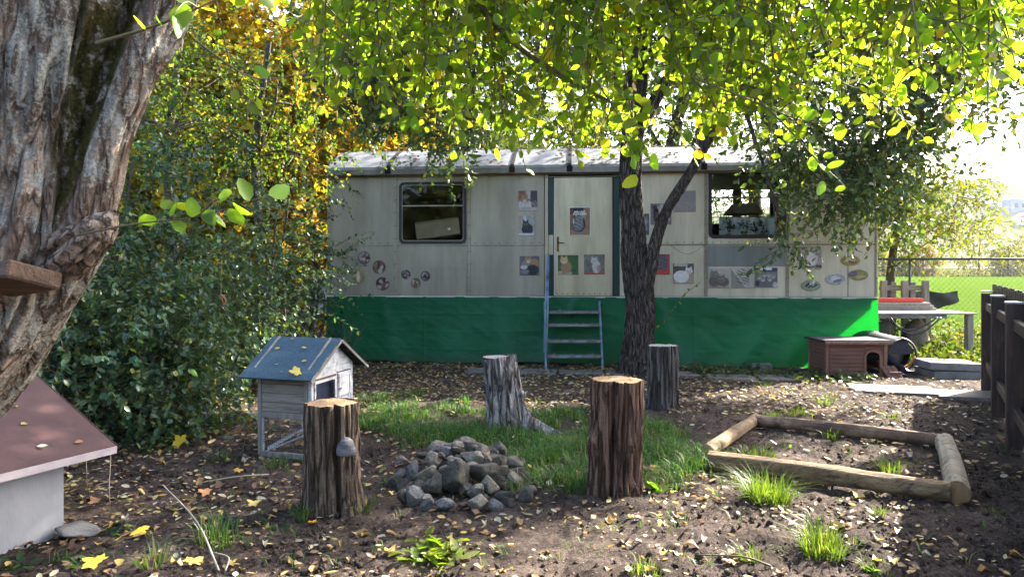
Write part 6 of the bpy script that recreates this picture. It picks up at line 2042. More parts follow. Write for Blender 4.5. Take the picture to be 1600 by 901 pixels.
# autumn trees behind, lit through from behind
AUT = [(.36, .28, .02), (.42, .33, .03), (.38, .22, .02), (.22, .24, .025), (.11, .16, .02), (.30, .13, .02)]
for px, Y, w, lb in ((130, 14.5, [2, 2, 1, 2, 2, .2], 'yellowing maple farthest from the trailer behind the shrubs'), (330, 15.5, [4, 4, 2, 1.5, 1, .6], 'golden autumn maple behind the middle of the shrubs'), (480, 17.0, [4, 4, 3, 1, .6, 1.0], 'orange autumn maple beside the trailer roof')):
    x0, _, _ = P(px, 418, Y)
    bls = [(x0 + dx, Y + dy, z, 1.5, 1.3, 1.1, 250) for dx, dy, z in ((-1.3, 0, 2.2), (1.1, .2, 2.6), (0, -.2, 2.4), (0, -.4, 3.8), (-1.6, .4, 4.9), (1.5, .3, 5.0), (0, 0, 6.3), (-.4, .6, 1.2), (1.4, .6, 7.0))]
    make_tree('maple_tree', lb, 'tree', (x0, Y, -.05), [(x0 + .1, Y, 2), (x0 - .1, Y + .1, 4), (x0 + .2, Y, 7)], [.2, .17, .12, .06], bls, 10, .7, .15, T_MAPLE, AUT, w, 'autumn trees behind the shrubs', 'leaf_far', 'bark_dark', .05, jit=.2)
# green trees behind the trailer
GRN = [(.05, .10, .02), (.08, .13, .022), (.15, .17, .025), (.28, .22, .03), (.035, .07, .02)]
for px, Y, h, w, lb in ((600, 19, 7.0, [3, 3, 2, .8, 3], 'bushy green tree behind the trailer roof near its hutch end'), (760, 21, 8.0, [3, 4, 3, 1.2, 2], 'yellow green tree behind the trailer roof left of its middle'), (1045, 16.5, 7.5, [3, 3, 2, .6, 3], 'dark stemmed tree rising close behind the trailer roof'), (1180, 20, 8, [3, 3, 2, 1, 3], 'green tree behind the window end of the trailer')):
    x0, _, _ = P(px, 418, Y)
    bls = [(x0 + dx, Y + dy, z * h / 7.5, 1.7, 1.5, 1.2, 210) for dx, dy, z in ((-1.5, 0, 3.7), (1.3, .2, 4.0), (0, -.4, 5.2), (-1.9, .4, 6.2), (1.8, .3, 6.4), (0, 0, 7.6))]
    if px == 1045: bls = bls[2:]
    make_tree('broadleaf_tree', lb, 'tree', (x0, Y, -.05), [(x0 + .1, Y, 2), (x0 + .05, Y + .1, 4), (x0 + .7, Y, 7)], [.24, .22, .17, .07], bls, 11, .7, .12, T_ELL, GRN, w, 'trees behind the trailer', 'leaf_far', 'bark_dark', .05)
x0, Y = P(1088, 418, 15.5)[0], 15.5
make_tree('broadleaf_tree', 'slanting dark stemmed tree beside the other stem behind the roof', 'tree', (x0 - 1.0, Y, -.05), [(x0 - .6, Y, 2), (x0, Y, 4.2), (x0 + .9, Y, 7)], [.16, .14, .12, .05], [(x0 + .6, Y, 6.6, 1.5, 1.3, 1.0, 160)], 11, .7, .11, T_ELL, GRN, None, 'trees behind the trailer', 'leaf_far', 'bark_dark')
# light, sparse yellow green tree beyond the trailer end
x0, Y = P(1385, 418, 15.0)[0], 15.0
make_tree('young_tree', 'light yellow green airy tree beyond the trailer end at the wire fence', 'tree', (x0, Y, -.05), [(x0 + .1, Y, 1.5), (x0 + .3, Y, 2.8), (x0 + .7, Y, 4.6)], [.10, .085, .06, .03],
          [bl(1400, 230, 15, .9, .8, .7, 150), bl(1450, 300, 15, .85, .8, .55, 170), bl(1500, 270, 14.8, .55, .5, .5, 60), bl(1420, 360, 14.8, .8, .6, .33, 150), bl(1510, 345, 14.6, .55, .5, .35, 80), bl(1390, 310, 15.2, .7, .6, .6, 130)], 12, .65, .085, T_ELL,
          [(.10, .16, .022), (.17, .20, .025), (.28, .26, .03)], [4, 4, 2], None, 'leaf_far', 'twig', .022, .4)
# bough of a tree outside the view over the brown fence
x0, Y = 10.6, 10.6
make_tree('oak_tree', 'dark leaved bough of a tree hanging over the brown picket fence', 'tree', (x0, Y, -.05), [(x0, Y, 2.2), (x0 - .1, Y, 4.2), (x0 - .4, Y, 6.5)], [.26, .24, .2, .1],
          [bl(1575, 60, 10.5, .62, .6, .5, 80), bl(1585, 150, 10.5, .34, .4, .34, 30), bl(1530, 10, 10.6, .5, .5, .35, 40), bl(1640, 90, 10.5, .5, .5, .6, 50), bl(1500, -60, 10.6, .9, .8, .5, 90)], 13, .5, .095, T_OVATE, [(.03, .06, .022), (.045, .08, .022), (.07, .10, .02)], None, None, 'leaf_dull', 'bark_dark', .03)
# far wood that closes the view behind everything on that side
blobs = []
for k in range(46):
    x = -30 + 36 * k / 45 + rng.normal() * 1.0
    for z in (1.5, 4.2, 7.2):
        blobs.append((x, 29 + 4 * rng.random() + z * .3, z + rng.normal() * .4, 2.0, 1.6, 1.9, 70))
P0, P1, P2, pos, ax, nm, sz = spray(blobs, 6, .9, .34, .3, .8, .3, .4)
leaf_mesh('far_wood', pos, ax, nm, sz, T_OVATE, palette(len(pos), [(.05, .08, .02), (.09, .12, .022), (.22, .19, .03), (.32, .2, .03), (.03, .055, .02)], [4, 4, 2, 1.3, 4]), M['leaf_far'], None, 'stuff', 'mass of mixed green and yellow woodland behind the yard')

# woodland on the other side of the yard, seen only as a reflection in the windows
blobs = []
for k in range(30):
    x = -22 + 44 * k / 29 + rng.normal()
    for z in (1.2, 2.9, 4.3):
        blobs.append((x, -13 - 3 * rng.random() - z * .3, z, 1.9, 1.5, 1.7, 110))
P0, P1, P2, pos, ax, nm, sz = spray(blobs, 6, .9, .45, .3, .8, .3, .3)
leaf_mesh('near_wood', pos, ax, nm, sz, T_OVATE, palette(len(pos), [(.05, .08, .02), (.09, .12, .022), (.2, .18, .03), (.03, .055, .02)]), M['leaf_far'], None, 'stuff', 'mass of woodland on the open side of the yard')

# ================================================================ STILL SMALLER THINGS ON THE HUTCH SIDE
pt = thing('hanging_pot', 'terracotta flower pot hanging upside down on a cord among the shrubs', 'pot', P(345, 470, 8.0))
c_ = Vector(P(345, 468, 8.0))
MB().tube([c_ + Vector((0, 0, -.055)), c_ + Vector((0, 0, .03)), c_ + Vector((0, 0, .055))], [.072, .055, .052], 16).build('pot_body', M['terracotta'], pt, smooth=True)
MB().tube([c_ + Vector((0, 0, -.075)), c_ + Vector((0, 0, -.05))], [.08, .08], 16).build('rim', M['terracotta'], pt)
MB().tube([c_ + Vector((0, 0, .05)), c_ + Vector((.01, 0, .5))], .006, 5).build('cord', M['wood_pale'], pt)
for (pa, pb_, Y, w, h, lb) in (((425, 488), (545, 488), 11.75, .05, .085, 'pale timber plank, upper of the two stacked beside the trailer end'), ((430, 500), (545, 501), 11.7, .05, .085, 'pale timber plank, lower of the two stacked beside the trailer end')):
    tag(MB().bar(P(*pa, Y), (P(pb_[0], pb_[1], Y)[0] - .55, Y + .05, P(*pb_, Y)[2]), w, h, (0, 0, 1), .006).build('timber_plank', M['wood_pale']), lb, 'plank')
for px in (478, 440): tag(MB().box((P(px, 500, 11.8)[0], 11.78, -.03), (P(px, 500, 11.8)[0] + .07, 11.86, .63), None, .005).build('timber_post', M['brown_frame']), 'dark post carrying the pale planks near the trailer end' if px == 478 else 'dark post carrying the pale planks behind the shrubs', 'post')
tw_ = thing('spare_wheel', 'old wheel with white rim leaning at the hutch end of the trailer', 'wheel', (P(505, 470, 11.7)[0], 11.75, .7))
wx, _, wz = P(509, 468, 11.75)
MB().tube([(wx + .30 * math.cos(a), 11.8, wz + .02 + .30 * math.sin(a)) for a in np.linspace(0, 2 * PI, 33)], .075, 10, False).build('tyre', M['rubber'], tw_, smooth=True)
MB().tube([(wx, 11.77, wz + .02), (wx, 11.84, wz + .02)], [.235, .235], 28).build('rim', M['white_wood'], tw_)
ps = thing('garden_post', 'thin dark upright post beside the hutch end of the trailer', 'post', (P(490, 440, 11.2)[0], 11.2, 0))
MB().tube([(P(490, 440, 11.2)[0], 11.2, 0), (P(490, 440, 11.2)[0], 11.2, 1.85)], .022, 8).build('pole', M['rubber'], ps)

# dead stems in front of the tarpaulin by the hutch
ds = thing('dry_stalks', 'bare dry stalks standing before the tarpaulin behind the hutch roof', 'plant', P(535, 545, 9.8))
b_ = np.array(G(535, 585))
mb = MB()
for k in range(9):
    e = b_ + np.array([.1 + .45 * (rng.random() - .4), rng.normal() * .1, .35 + .45 * rng.random()])
    mb.tube([tuple(x) for x in catmull([b_, (b_ + e) / 2 + [.0, 0, .1], e], 5)], [.005, .0045, .004, .003, .002], 4)
tag(mb.build('stalk', M['twig_green'], ds), kind='stuff')
# vine tendril across the tarpaulin right of the trunk
vt = thing('vine_tendril', 'thin vine tendril hanging before the tarpaulin beside the trunk', 'vine', P(1040, 490, 10.3))
pts_ = [P(1020, 518, 10.4), P(1045, 490, 10.45), P(1070, 460, 10.5), P(1095, 440, 10.5)]
MB().tube([tuple(x) for x in catmull(pts_, 14)], .004, 4).build('stem', M['twig_green'], vt)
q = catmull(pts_, 14)
leaf_mesh('foliage', q, nrmz(rng.normal(size=(14, 3)) + [.6, 0, -.5]), rdir(14) + [0, -1, .5], .05 + .02 * rng.random(14), T_OVATE, palette(14, [(.12, .2, .03), (.2, .26, .05)]), M['leaf'], vt)
mb = MB().tube([tuple(x) for x in catmull([P(1046, 382, 10.45), P(1075, 397, 10.5), P(1108, 378, 10.75)], 10)], .003, 4)
mb.build('stem', M['twig_green'], vt)

# ================================================================ GROUND PLANTS
def blades(centers, n_each, spread, h, w, cols, name, label, cat=None, kind=None, group=None, lean=.45, wts=None):
    c = np.repeat(np.asarray(centers, float), n_each, 0)
    n = len(c)
    r = spread * np.sqrt(rng.random(n))
    a = rng.random(n) * 2 * PI
    x, y = c[:, 0] + r * np.cos(a), c[:, 1] + r * np.sin(a)
    B = np.stack([x, y, gh(x, y) - .004], -1)
    out = np.stack([np.cos(a), np.sin(a), 0 * a], -1) * (r / max(spread, .01))[:, None] + rng.normal(size=(n, 3)) * .5
    out[:, 2] = 0
    H = h * (.35 + .85 * rng.random(n)) * (1 + .55 * fbm(v3(x * 2.2, y * 2.2, 6), 2, 19))
    lean_ = lean * (.4 + rng.random(n))
    sd = nrmz(np.stack([-out[:, 1], out[:, 0], 0 * a], -1) + 1e-5)
    m = B + out * (lean_ * H * .35)[:, None] + np.array([0, 0, 1]) * (H * .62)[:, None]
    t = B + out * (lean_ * H * 1.05)[:, None] + np.array([0, 0, 1]) * (H * (1.0 - .25 * lean_))[:, None]
    ww = (w * (.6 + .8 * rng.random(n)))[:, None]
    V = np.stack([B - sd * ww, B + sd * ww, m - sd * ww * .8, m + sd * ww * .8, t], 1).reshape(-1, 3)
    k = np.arange(n) * 5
    Fs = [np.stack([k, k + 1, k + 3, k + 2], -1), np.stack([k + 2, k + 3, k + 4], -1)]
    o = np_mesh(name, V, Fs, M['grass'], None, np.repeat(palette(n, cols, wts, .2), 5, 0))
    return tag(o, label, cat, group, kind)


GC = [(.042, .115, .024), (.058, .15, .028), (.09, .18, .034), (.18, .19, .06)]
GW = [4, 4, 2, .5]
poly = [G(*p)[:2] for p in ((545, 630), (650, 618), (745, 632), (850, 640), (905, 648), (1000, 668), (1075, 672), (1110, 700), (1090, 735), (1010, 762), (900, 778), (850, 770), (800, 728), (760, 695), (640, 690), (560, 672))]
pp = np.array(poly)


def inside(x, y, poly):
    c = np.zeros(len(x), bool)
    n = len(poly)
    for i in range(n):
        (x0, y0), (x1, y1) = poly[i], poly[(i + 1) % n]
        t = ((y0 > y) != (y1 > y)) & (x < (x1 - x0) * (y - y0) / (y1 - y0 + 1e-12) + x0)
        c ^= t
    return c


n = 9000
x, y = rng.uniform(pp[:, 0].min() - .2, pp[:, 0].max() + .2, n), rng.uniform(pp[:, 1].min() - .2, pp[:, 1].max() + .2, n)
nz = .6 * fbm(v3(x * 5.5, y * 5.5, 1), 3, 8) + .6 * fbm(v3(x * 1.6, y * 1.6, 1), 2, 18)
k = inside(x + .35 * fbm(v3(x * 3.5, y * 3.5, 3), 3, 2), y + .5 * fbm(v3(x * 3, y * 3, 7), 3, 3), poly) & (nz > -.04 - .3 * (rng.random(n) < .22))
cc = np.stack([x[k], y[k]], -1)
blades(cc, 8, .07, .125, .0030, GC + [(.26, .22, .10)], 'grass_patch', 'uneven patch of long green grass round the stumps', None, 'stuff', None, 1.0, GW + [.45])
n = 520
y = 3.6 + 6.2 * rng.random(n)
x = (rng.random(n) * 2 - 1) * .72 * y
k = (fbm(v3(x * 1.1, y * 1.1, 3), 2, 44) > .05)
blades(np.stack([x[k], y[k]], -1), 5, .035, .07, .0026, GC + [(.25, .2, .09)], 'sparse_grass', 'single short grass blades scattered over the soil', None, 'stuff', None, 1.1, GW + [1.5])
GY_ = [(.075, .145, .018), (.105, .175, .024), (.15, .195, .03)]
for px, py, n, sp_, h, lb in ((1197, 780, 420, .15, .20, 'largest bright grass tuft in front of the pale log'), (1283, 862, 300, .11, .18, 'bright grass tuft between the log frame and the camera'), (1372, 806, 60, .04, .12, 'small grass tuft right under the end of the pale log'), (1172, 868, 70, .07, .09, 'small low grass tuft left of the bright tuft'),
                              (1388, 735, 110, .09, .12, 'grass tuft inside the log frame near the birch log'), (1180, 708, 170, .16, .10, 'grass inside the log frame along its short grass side log'), (1300, 686, 40, .06, .10, 'thin tuft at the far log inside the frame'), (1250, 648, 80, .14, .10, 'thin sunlit tuft beyond the far log near its middle'),
                              (1290, 632, 70, .12, .12, 'yellowish tuft beyond the far log towards the dog house'), (1205, 652, 90, .14, .08, 'low sunlit tuft beyond the far log at the grass side'), (1395, 652, 40, .10, .10, 'thin tuft beyond the far log by the fence shadow'), (1190, 600, 120, .12, .07, 'low green tuft on the slabs before the tarpaulin'),
                              (1010, 893, 60, .08, .07, 'small grass tuft at the very front of the yard'), (470, 808, 50, .05, .14, 'few grass blades at the foot of the fungus stump'), (565, 800, 40, .05, .10, 'few grass blades beside the fungus stump'), (345, 850, 110, .14, .12, 'dark green tuft in the shade before the kennel'), (345, 718, 70, .10, .10, 'dark green tuft between hutch and shrub'),
                              (430, 728, 50, .09, .08, 'short tuft at the front corner of the hutch'), (240, 885, 60, .08, .14, 'tuft of long blades at the near edge by the kennel'), (640, 700, 60, .10, .09, 'tuft behind the stone pile'), (1555, 800, 30, .05, .06, 'sparse tuft in the fence shadow'), (1365, 885, 40, .08, .06, 'low tuft at the near edge in the fence shadow')):
    gx_, gy_, _ = G(px, py)
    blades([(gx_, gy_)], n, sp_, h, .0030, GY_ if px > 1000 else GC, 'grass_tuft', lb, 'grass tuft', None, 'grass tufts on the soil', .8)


def rosette(label, px, py, n, ln, cols, cat='weed', name='weed', up=.55, tpl=T_ELL, group=None, spread=.03):
    x, y, _ = G(px, py)
    t = thing(name, label, cat, (x, y, 0), 0, group)
    a = rng.random(n) * 2 * PI
    pos = np.stack([x + spread * rng.normal(size=n), y + spread * rng.normal(size=n), gh(x, y) + 0 * a], -1)
    ax = nrmz(np.stack([np.cos(a), np.sin(a), up * (.2 + 1.6 * rng.random(n))], -1))
    nm = nrmz(np.stack([-np.cos(a) * up, -np.sin(a) * up, 1 + 0 * a], -1) + .3 * rng.normal(size=(n, 3)))
    leaf_mesh('foliage', pos, ax, nm, ln * (.5 + .7 * rng.random(n)), tpl, palette(n, cols), M['leaf'], t)


rosette('bright yellow green dandelion like weed at the front of the yard', 678, 868, 64, .125, [(.14, .20, .022), (.18, .235, .032), (.10, .16, .022)], spread=.07, up=.6, tpl=T_JAG)
rosette('pale dry leaved weed beside the bright dandelion like weed', 715, 872, 6, .10, [(.35, .34, .16), (.28, .3, .1)])
rosette('low weed at the sunny foot of the tallest stump', 1030, 770, 18, .10, [(.10, .19, .03), (.14, .24, .04)])
rosette('broad leaved weed by the near edge under the fence shadow', 1365, 890, 10, .08, [(.06, .13, .03)], up=.4)
rosette('small weed inside the log frame beside the dark log', 1225, 695, 10, .07, [(.07, .15, .03), (.1, .19, .03)])
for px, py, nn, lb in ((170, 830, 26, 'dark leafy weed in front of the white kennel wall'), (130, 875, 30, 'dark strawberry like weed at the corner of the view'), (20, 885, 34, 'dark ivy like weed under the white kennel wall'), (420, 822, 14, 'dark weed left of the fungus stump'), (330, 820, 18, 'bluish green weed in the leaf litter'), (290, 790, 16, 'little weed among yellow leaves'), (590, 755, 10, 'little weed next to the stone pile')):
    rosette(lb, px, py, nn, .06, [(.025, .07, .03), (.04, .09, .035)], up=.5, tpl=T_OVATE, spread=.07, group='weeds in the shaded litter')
# sunlit weeds under and beyond the table
n = 520
x, y = rng.uniform(5.7, 9.6, n), rng.uniform(9.7, 13.9, n)
k = ~((np.abs(x - 6.3) < .45) & (np.abs(y - 12.3) < .4)) & ((y > 10.4) | (x < 6.3)) & (fbm(v3(x * 1.3, y * 1.3, 0), 2, 4) > -.25)
n = k.sum()
bls = np.stack([x[k], y[k]], -1)
P0 = np.stack([bls[:, 0], bls[:, 1], np.zeros(n)], -1)
h = .12 + .22 * rng.random(n) + .25 * (bls[:, 1] > 12.6)
P2 = P0 + np.stack([.12 * rng.normal(size=n), .12 * rng.normal(size=n), h], -1)
t = rng.random((n, 15, 1))
pos = (P0[:, None] * (1 - t) + P2[:, None] * t).reshape(-1, 3)
m = len(pos)
leaf_mesh('weeds', pos, nrmz(rng.normal(size=(m, 3)) + [0, 0, .3]), nrmz(rng.normal(size=(m, 3)) + [0, 0, 1.2]), .05 + .05 * rng.random(m), T_OVATE, palette(m, [(.06, .11, .018), (.09, .135, .02), (.14, .14, .03)]), M['leaf_far'], None, 'stuff', 'sunlit weeds growing round the table and along the wire fence')
n = 2600
x, y = rng.uniform(5.8, 13, n), rng.uniform(12.4, 14.6, n)
blades(np.stack([x, y], -1), 5, .1, .26, .006, [(.065, .10, .015), (.09, .12, .02), (.13, .125, .035)], 'verge_grass', 'long sunlit grass along the wire fence', None, 'stuff', None, .6)
# ivy and low plants before the tarpaulin beside the dog house
n = 900
x = rng.uniform(2.6, 4.9, n)
y = 10.35 - .093 * (x - 1) + .28 * rng.normal(size=n) - .35 * (x > 3.8)
pos = np.stack([x, y, .02 + .07 * rng.random(n)], -1)
leaf_mesh('ground_ivy', pos, rdir(n) * [1, 1, .3], rdir(n) * .5 + [0, 0, 1], .05 + .03 * rng.random(n), T_OVATE, palette(n, [(.03, .06, .02), (.05, .09, .025), (.1, .13, .03)]), M['leaf_dull'], None, 'stuff', 'low dark ground ivy in front of the tarpaulin')

# ================================================================ FALLEN LEAVES
LC = [(.40, .29, .085), (.33, .225, .085), (.42, .34, .16), (.20, .12, .06), (.33, .30, .21), (.40, .22, .05), (.12, .075, .045), (.44, .40, .28)]
LWt = [3, 4, 2.6, 4, 2.4, .8, 4, 1.5]
n = 56000
Y = 2.9 + 10.2 * rng.random(n) ** .85
X = (rng.random(n) * 2 - 1) * .80 * Y
dn = fbm(v3(X * .9, Y * .9, 4), 3, 12) + 1.0 * fbm(v3(X * 4, Y * 4, 4), 2, 13)
back = np.clip((Y - 7.0) / 2.5, 0, 1) * np.clip((4.5 - X) / 2, 0, 1)
left = np.clip((-X - .35 * Y) / 1.0, 0, 1)
prob = .13 + .95 * back + .24 * left + .24 * dn
inp = inside(X, Y, poly)
prob *= np.where(inp, .35, 1)
wall_y = T0[1] + uy / ux * (X - T0[0])
k = (rng.random(n) < prob) & (Y < np.where((X > -3.1) & (X < 5.7), wall_y - .15, 13))
X, Y, inp = X[k], Y[k], inp[k]
n = len(X)
tilt = rdir(n) * .32
nm = nrmz(tilt + [0, 0, 1])
a = rng.random(n) * 2 * PI
ax = np.stack([np.cos(a), np.sin(a), .25 * rng.normal(size=n)], -1)
pos = np.stack([X, Y, gh(X, Y) + .012 + .012 * rng.random(n) + inp * .05 * rng.random(n)], -1)
sz = .026 + .042 * rng.random(n) ** 1.4 + .03 * (rng.random(n) < .10)
cols = palette(n, LC, LWt, .2)
vx, vy = 800 + F * X / Y, H0 + F * (CAMH - pos[:, 2]) / Y
vis = (vx > 10) & (vx < 1590) & (vy < 893)
order = np.argsort(-np.where(vis, sz / Y, 0))
ind, rest = order[:285], order[285:]
leaf_mesh('leaf_litter', pos[rest], ax[rest], nm[rest], sz[rest], T_OVATE, cols[rest], M['litter'], None, 'stuff', 'litter of small yellow and brown fallen leaves on the soil')
fl, fcol = [], ['yellow', 'tan', 'pale yellow', 'brown', 'greyish', 'orange', 'dark brown', 'cream']
for j in range(8):
    for v_ in range(2):
        V, Fs, _ = leaf_arrays(np.zeros((1, 3)), np.array([[0, 1., 0]]), np.array([[0, 0, 1.]]), np.ones(1), T_ROUND if v_ else T_OVATE)
        V = V * [1 - .25 * (j % 3), 1, 1] + np.stack([0 * V[:, 1], -.5 + 0 * V[:, 1], .9 * (V[:, 1] - .5) ** 2 * (1 - 2 * v_) + .12 * np.sin(V[:, 1] * 7 + j) + .25 * V[:, 0] * (V[:, 1] - .3) + .18 * np.abs(V[:, 0])], -1)
        o = np_mesh('fallen_leaf', V, Fs, M['litter'], None, np.tile(np.array(LC[j]), (len(V), 1)), smooth=True)
        o.data['form'] = 'r' if v_ else 'o'
        fl.append(o.data)
        bpy.data.objects.remove(o)
MARKS = [(*G(a, b)[:2], c) for a, b, c in ((511, 830, 'in front of the fungus stump'), (720, 820, 'in front of the stone pile'), (966, 800, 'in front of the tallest stump'), (1195, 800, 'by the largest grass tuft'), (1300, 720, 'inside the log frame'), (1420, 830, 'in the fence shadow by the birch log'), (1540, 760, 'under the picket fence'), (678, 885, 'around the dandelion like weed'), (860, 870, 'on the sunlit soil between weed and tufts'), (1060, 880, 'near the dead twig on the sunlit soil'), (1280, 885, 'near the frontmost grass tuft'), (150, 860, 'by the white kennel wall'), (250, 880, 'between kennel and long dry stick'), (400, 870, 'near the long dry stick'), (300, 750, 'in the shade between kennel and hutch'), (430, 760, 'in front of the hutch'), (620, 840, 'between fungus stump and dandelion like weed'), (1480, 890, 'at the near edge of the fence shadow'), (1100, 650, 'before the short grass side log'))]
wp = np.array(LWt) / sum(LWt)
for i in ind:
    j = int(rng.choice(8, p=wp))
    o = bpy.data.objects.new('fallen_leaf', fl[j * 2 + int(rng.integers(2))])
    COL.objects.link(o)
    y_ = Vector(ax[i]).normalized()
    x_ = y_.cross(Vector(nm[i])).normalized()
    z_ = x_.cross(y_)
    s_ = float(sz[i])
    o.matrix_world = Matrix(((x_.x * s_, y_.x * s_, z_.x * s_, pos[i][0]), (x_.y * s_, y_.y * s_, z_.y * s_, pos[i][1]), (x_.z * s_, y_.z * s_, z_.z * s_, pos[i][2]), (0, 0, 0, 1)))
    near_ = min(MARKS, key=lambda m: math.hypot(m[0] - pos[i][0], m[1] - pos[i][1]))[2]
    tag(o, 'small %s %s fallen leaf %s' % (fcol[j], 'round' if 'r' in o.data.get('form', 'o') else 'narrow', near_), 'leaf', 'small fallen leaves on the soil')
for px, py, s_, c, lift, lb in ((285, 706, .17, (.62, .46, .03), .07, 'bright yellow maple leaf caught upright by the kennel roof corner'), (405, 792, .15, (.52, .42, .12), .02, 'large pale yellow maple leaf left of the fungus stump'), (213, 833, .16, (.55, .36, .03), .02, 'golden crumpled maple leaf in front of the kennel'), (838, 678, .13, (.58, .42, .08), .05, 'yellow leaf in the grass at the root of the bleached stump'),
                                (160, 890, .2, (.6, .46, .06), .02, 'big yellow maple leaf at the lower edge under the kennel'), (485, 818, .09, (.62, .36, .03), .02, 'orange maple leaf at the foot of the fungus stump'), (290, 893, .16, (.5, .36, .1), .02, 'tan maple leaf at the near edge beside the dry stick'), (255, 680, .16, (.52, .42, .03), .03, 'dull yellow maple leaf below the shrub'),
                                (365, 742, .12, (.55, .35, .06), .02, 'orange brown maple leaf between kennel and hutch'), (155, 787, .12, (.36, .19, .08), .02, 'brown maple leaf under the kennel roof corner'), (330, 777, .14, (.3, .15, .07), .02, 'dark reddish maple leaf left of the pale one')):
    x, y, _ = G(px, py)
    z_ = float(gh(x, y))
    up_ = lift > .06
    V, Fs, _ = leaf_arrays(np.zeros((1, 3)), np.array([[-.3, -.15, .55]]) if up_ else np.array([[math.cos(px), math.sin(px), .1]]), np.array([[.2, -1, .6]]) if up_ else np.array([[.15, -.25, 1.]]), np.array([s_ * .62]), T_MAPLE)
    V = V + [0, 0, -V[:, 2].min()] + .02 * np.stack([0 * V[:, 0], 0 * V[:, 0], np.sin(V[:, 0] * 60) + np.cos(V[:, 1] * 45)], -1) * (.3)
    V[:, 2] -= V[:, 2].min()
    o = np_mesh('maple_leaf', V, Fs, M['litter'], None, np.tile(np.array(c), (len(V), 1)), smooth=False)
    o.location = (x, y, z_ + (.05 if up_ else .02))
    tag(o, lb, 'leaf', 'large fallen maple leaves')
# leaves lying on the hutch roof and the kennel roof
for k, (fx_, fy_, c) in enumerate(((.18, .35, (.45, .33, .07)), (.40, .72, (.5, .4, .12)), (.63, .30, (.4, .3, .1)), (.70, .62, (.45, .36, .1)), (.55, .88, (.5, .38, .1)), (.80, .85, (.55, .42, .08)), (.30, .10, (.3, .2, .07)))):
    x_l, yl = -HU - gx + (HU + 2 * gx) * fx_, -ov + (HD / 2 + ov) * (1 - fy_)
    z_l = ez + (rz - ez) * (1 - fy_) + .022
    p_ = HM_ @ Vector((x_l, yl, z_l))
    V, Fs, _ = leaf_arrays(np.zeros((1, 3)), np.array([[math.cos(k * 2), math.sin(k * 2), .1]]), np.array([[.1, -.7, 1.]]), np.array([.05 if k != 5 else .10]), T_OVATE if k != 5 else T_MAPLE)
    o = np_mesh('fallen_leaf', V, Fs, M['litter'], None, np.tile(np.array(c), (len(V), 1)))
    o.location = p_
    tag(o, 'small yellow leaf lying on the blue grey hutch roof' if k != 5 else 'large yellow leaf at the eave of the hutch roof', 'leaf', 'leaves on the hutch roof')
for px, py, zr, c in ((28, 637, .62, (.5, .4, .1)), (57, 699, .52, (.5, .48, .3)), (130, 690, .50, (.3, .14, .05)), (33, 665, .58, (.42, .3, .08))):
    for q in np.linspace(3.3, 5.2, 400):
        x, y, z = P(px, py, q)
        rel = Vector((x, y, 0)) - Vector((c0.x, c0.y, 0))
        if z <= c0.z + .41 * (rel.dot(nv) / .87) + .016: break
    V, Fs, _ = leaf_arrays(np.zeros((1, 3)), np.array([[math.cos(px), math.sin(px), .0]]), np.array([[.4, -.2, 1.]]), np.array([.055]), T_OVATE)
    o = np_mesh('fallen_leaf', V, Fs, M['litter'], None, np.tile(np.array(c), (len(V), 1)))
    o.location = (x, y, z + .008)
    tag(o, {28: 'yellow leaf high on the red brown kennel roof beside the trunk', 57: 'pale leaf on the kennel roof above its eave', 130: 'little brown leaf on the kennel roof near its corner', 33: 'ochre leaf on the kennel roof below the yellow one'}[px], 'leaf', 'leaves on the kennel roof')
# clods of soil and bits of bark
n = 16000
Y = 2.9 + 8.0 * rng.random(n) ** 1.25
X = (rng.random(n) * 2 - 1) * .78 * Y
k = ~inside(X, Y, poly)
X, Y = X[k], Y[k]
n = len(X)
leaf_mesh('leaf_crumbs', np.stack([X, Y, gh(X, Y) + .008 + .01 * rng.random(n)], -1), rdir(n) * [1, 1, .35], rdir(n) * .5 + [0, 0, 1], .008 + .016 * rng.random(n) ** 2, T_DIA, palette(n, [(.17, .12, .07), (.10, .065, .04), (.28, .22, .13), (.06, .045, .035), (.34, .28, .18)], [4, 5, 2, 5, 1.2]), M['litter'], None, 'stuff', 'crumbled bits of dead leaves and bark on the soil')
n = 20000
Y = 2.9 + 5.6 * rng.random(n) ** 1.5
X = (rng.random(n) * 2 - 1) * .78 * Y
k = ~inside(X, Y, poly) & (fbm(v3(X * 1.6, Y * 1.6, 8), 2, 33) + .9 * rng.random(n) > .2)
X, Y = X[k], Y[k]
n = len(X)
U_, F_ = ICO1
s_ = (.005 + .013 * rng.random(n) ** 3)
V = (U_[None] * (1 + .35 * rng.normal(size=(n, len(U_), 1))) * (s_[:, None] * (.7 + .6 * rng.random((n, 3))))[:, None, :] + np.stack([X, Y, gh(X, Y) + s_ * .35], -1)[:, None]).reshape(-1, 3)
tag(np_mesh('soil_clods', V, (F_[None] + (np.arange(n) * len(U_))[:, None, None]).reshape(-1, 3), M['soil']), 'crumbs and clods of dark soil', None, None, 'stuff')
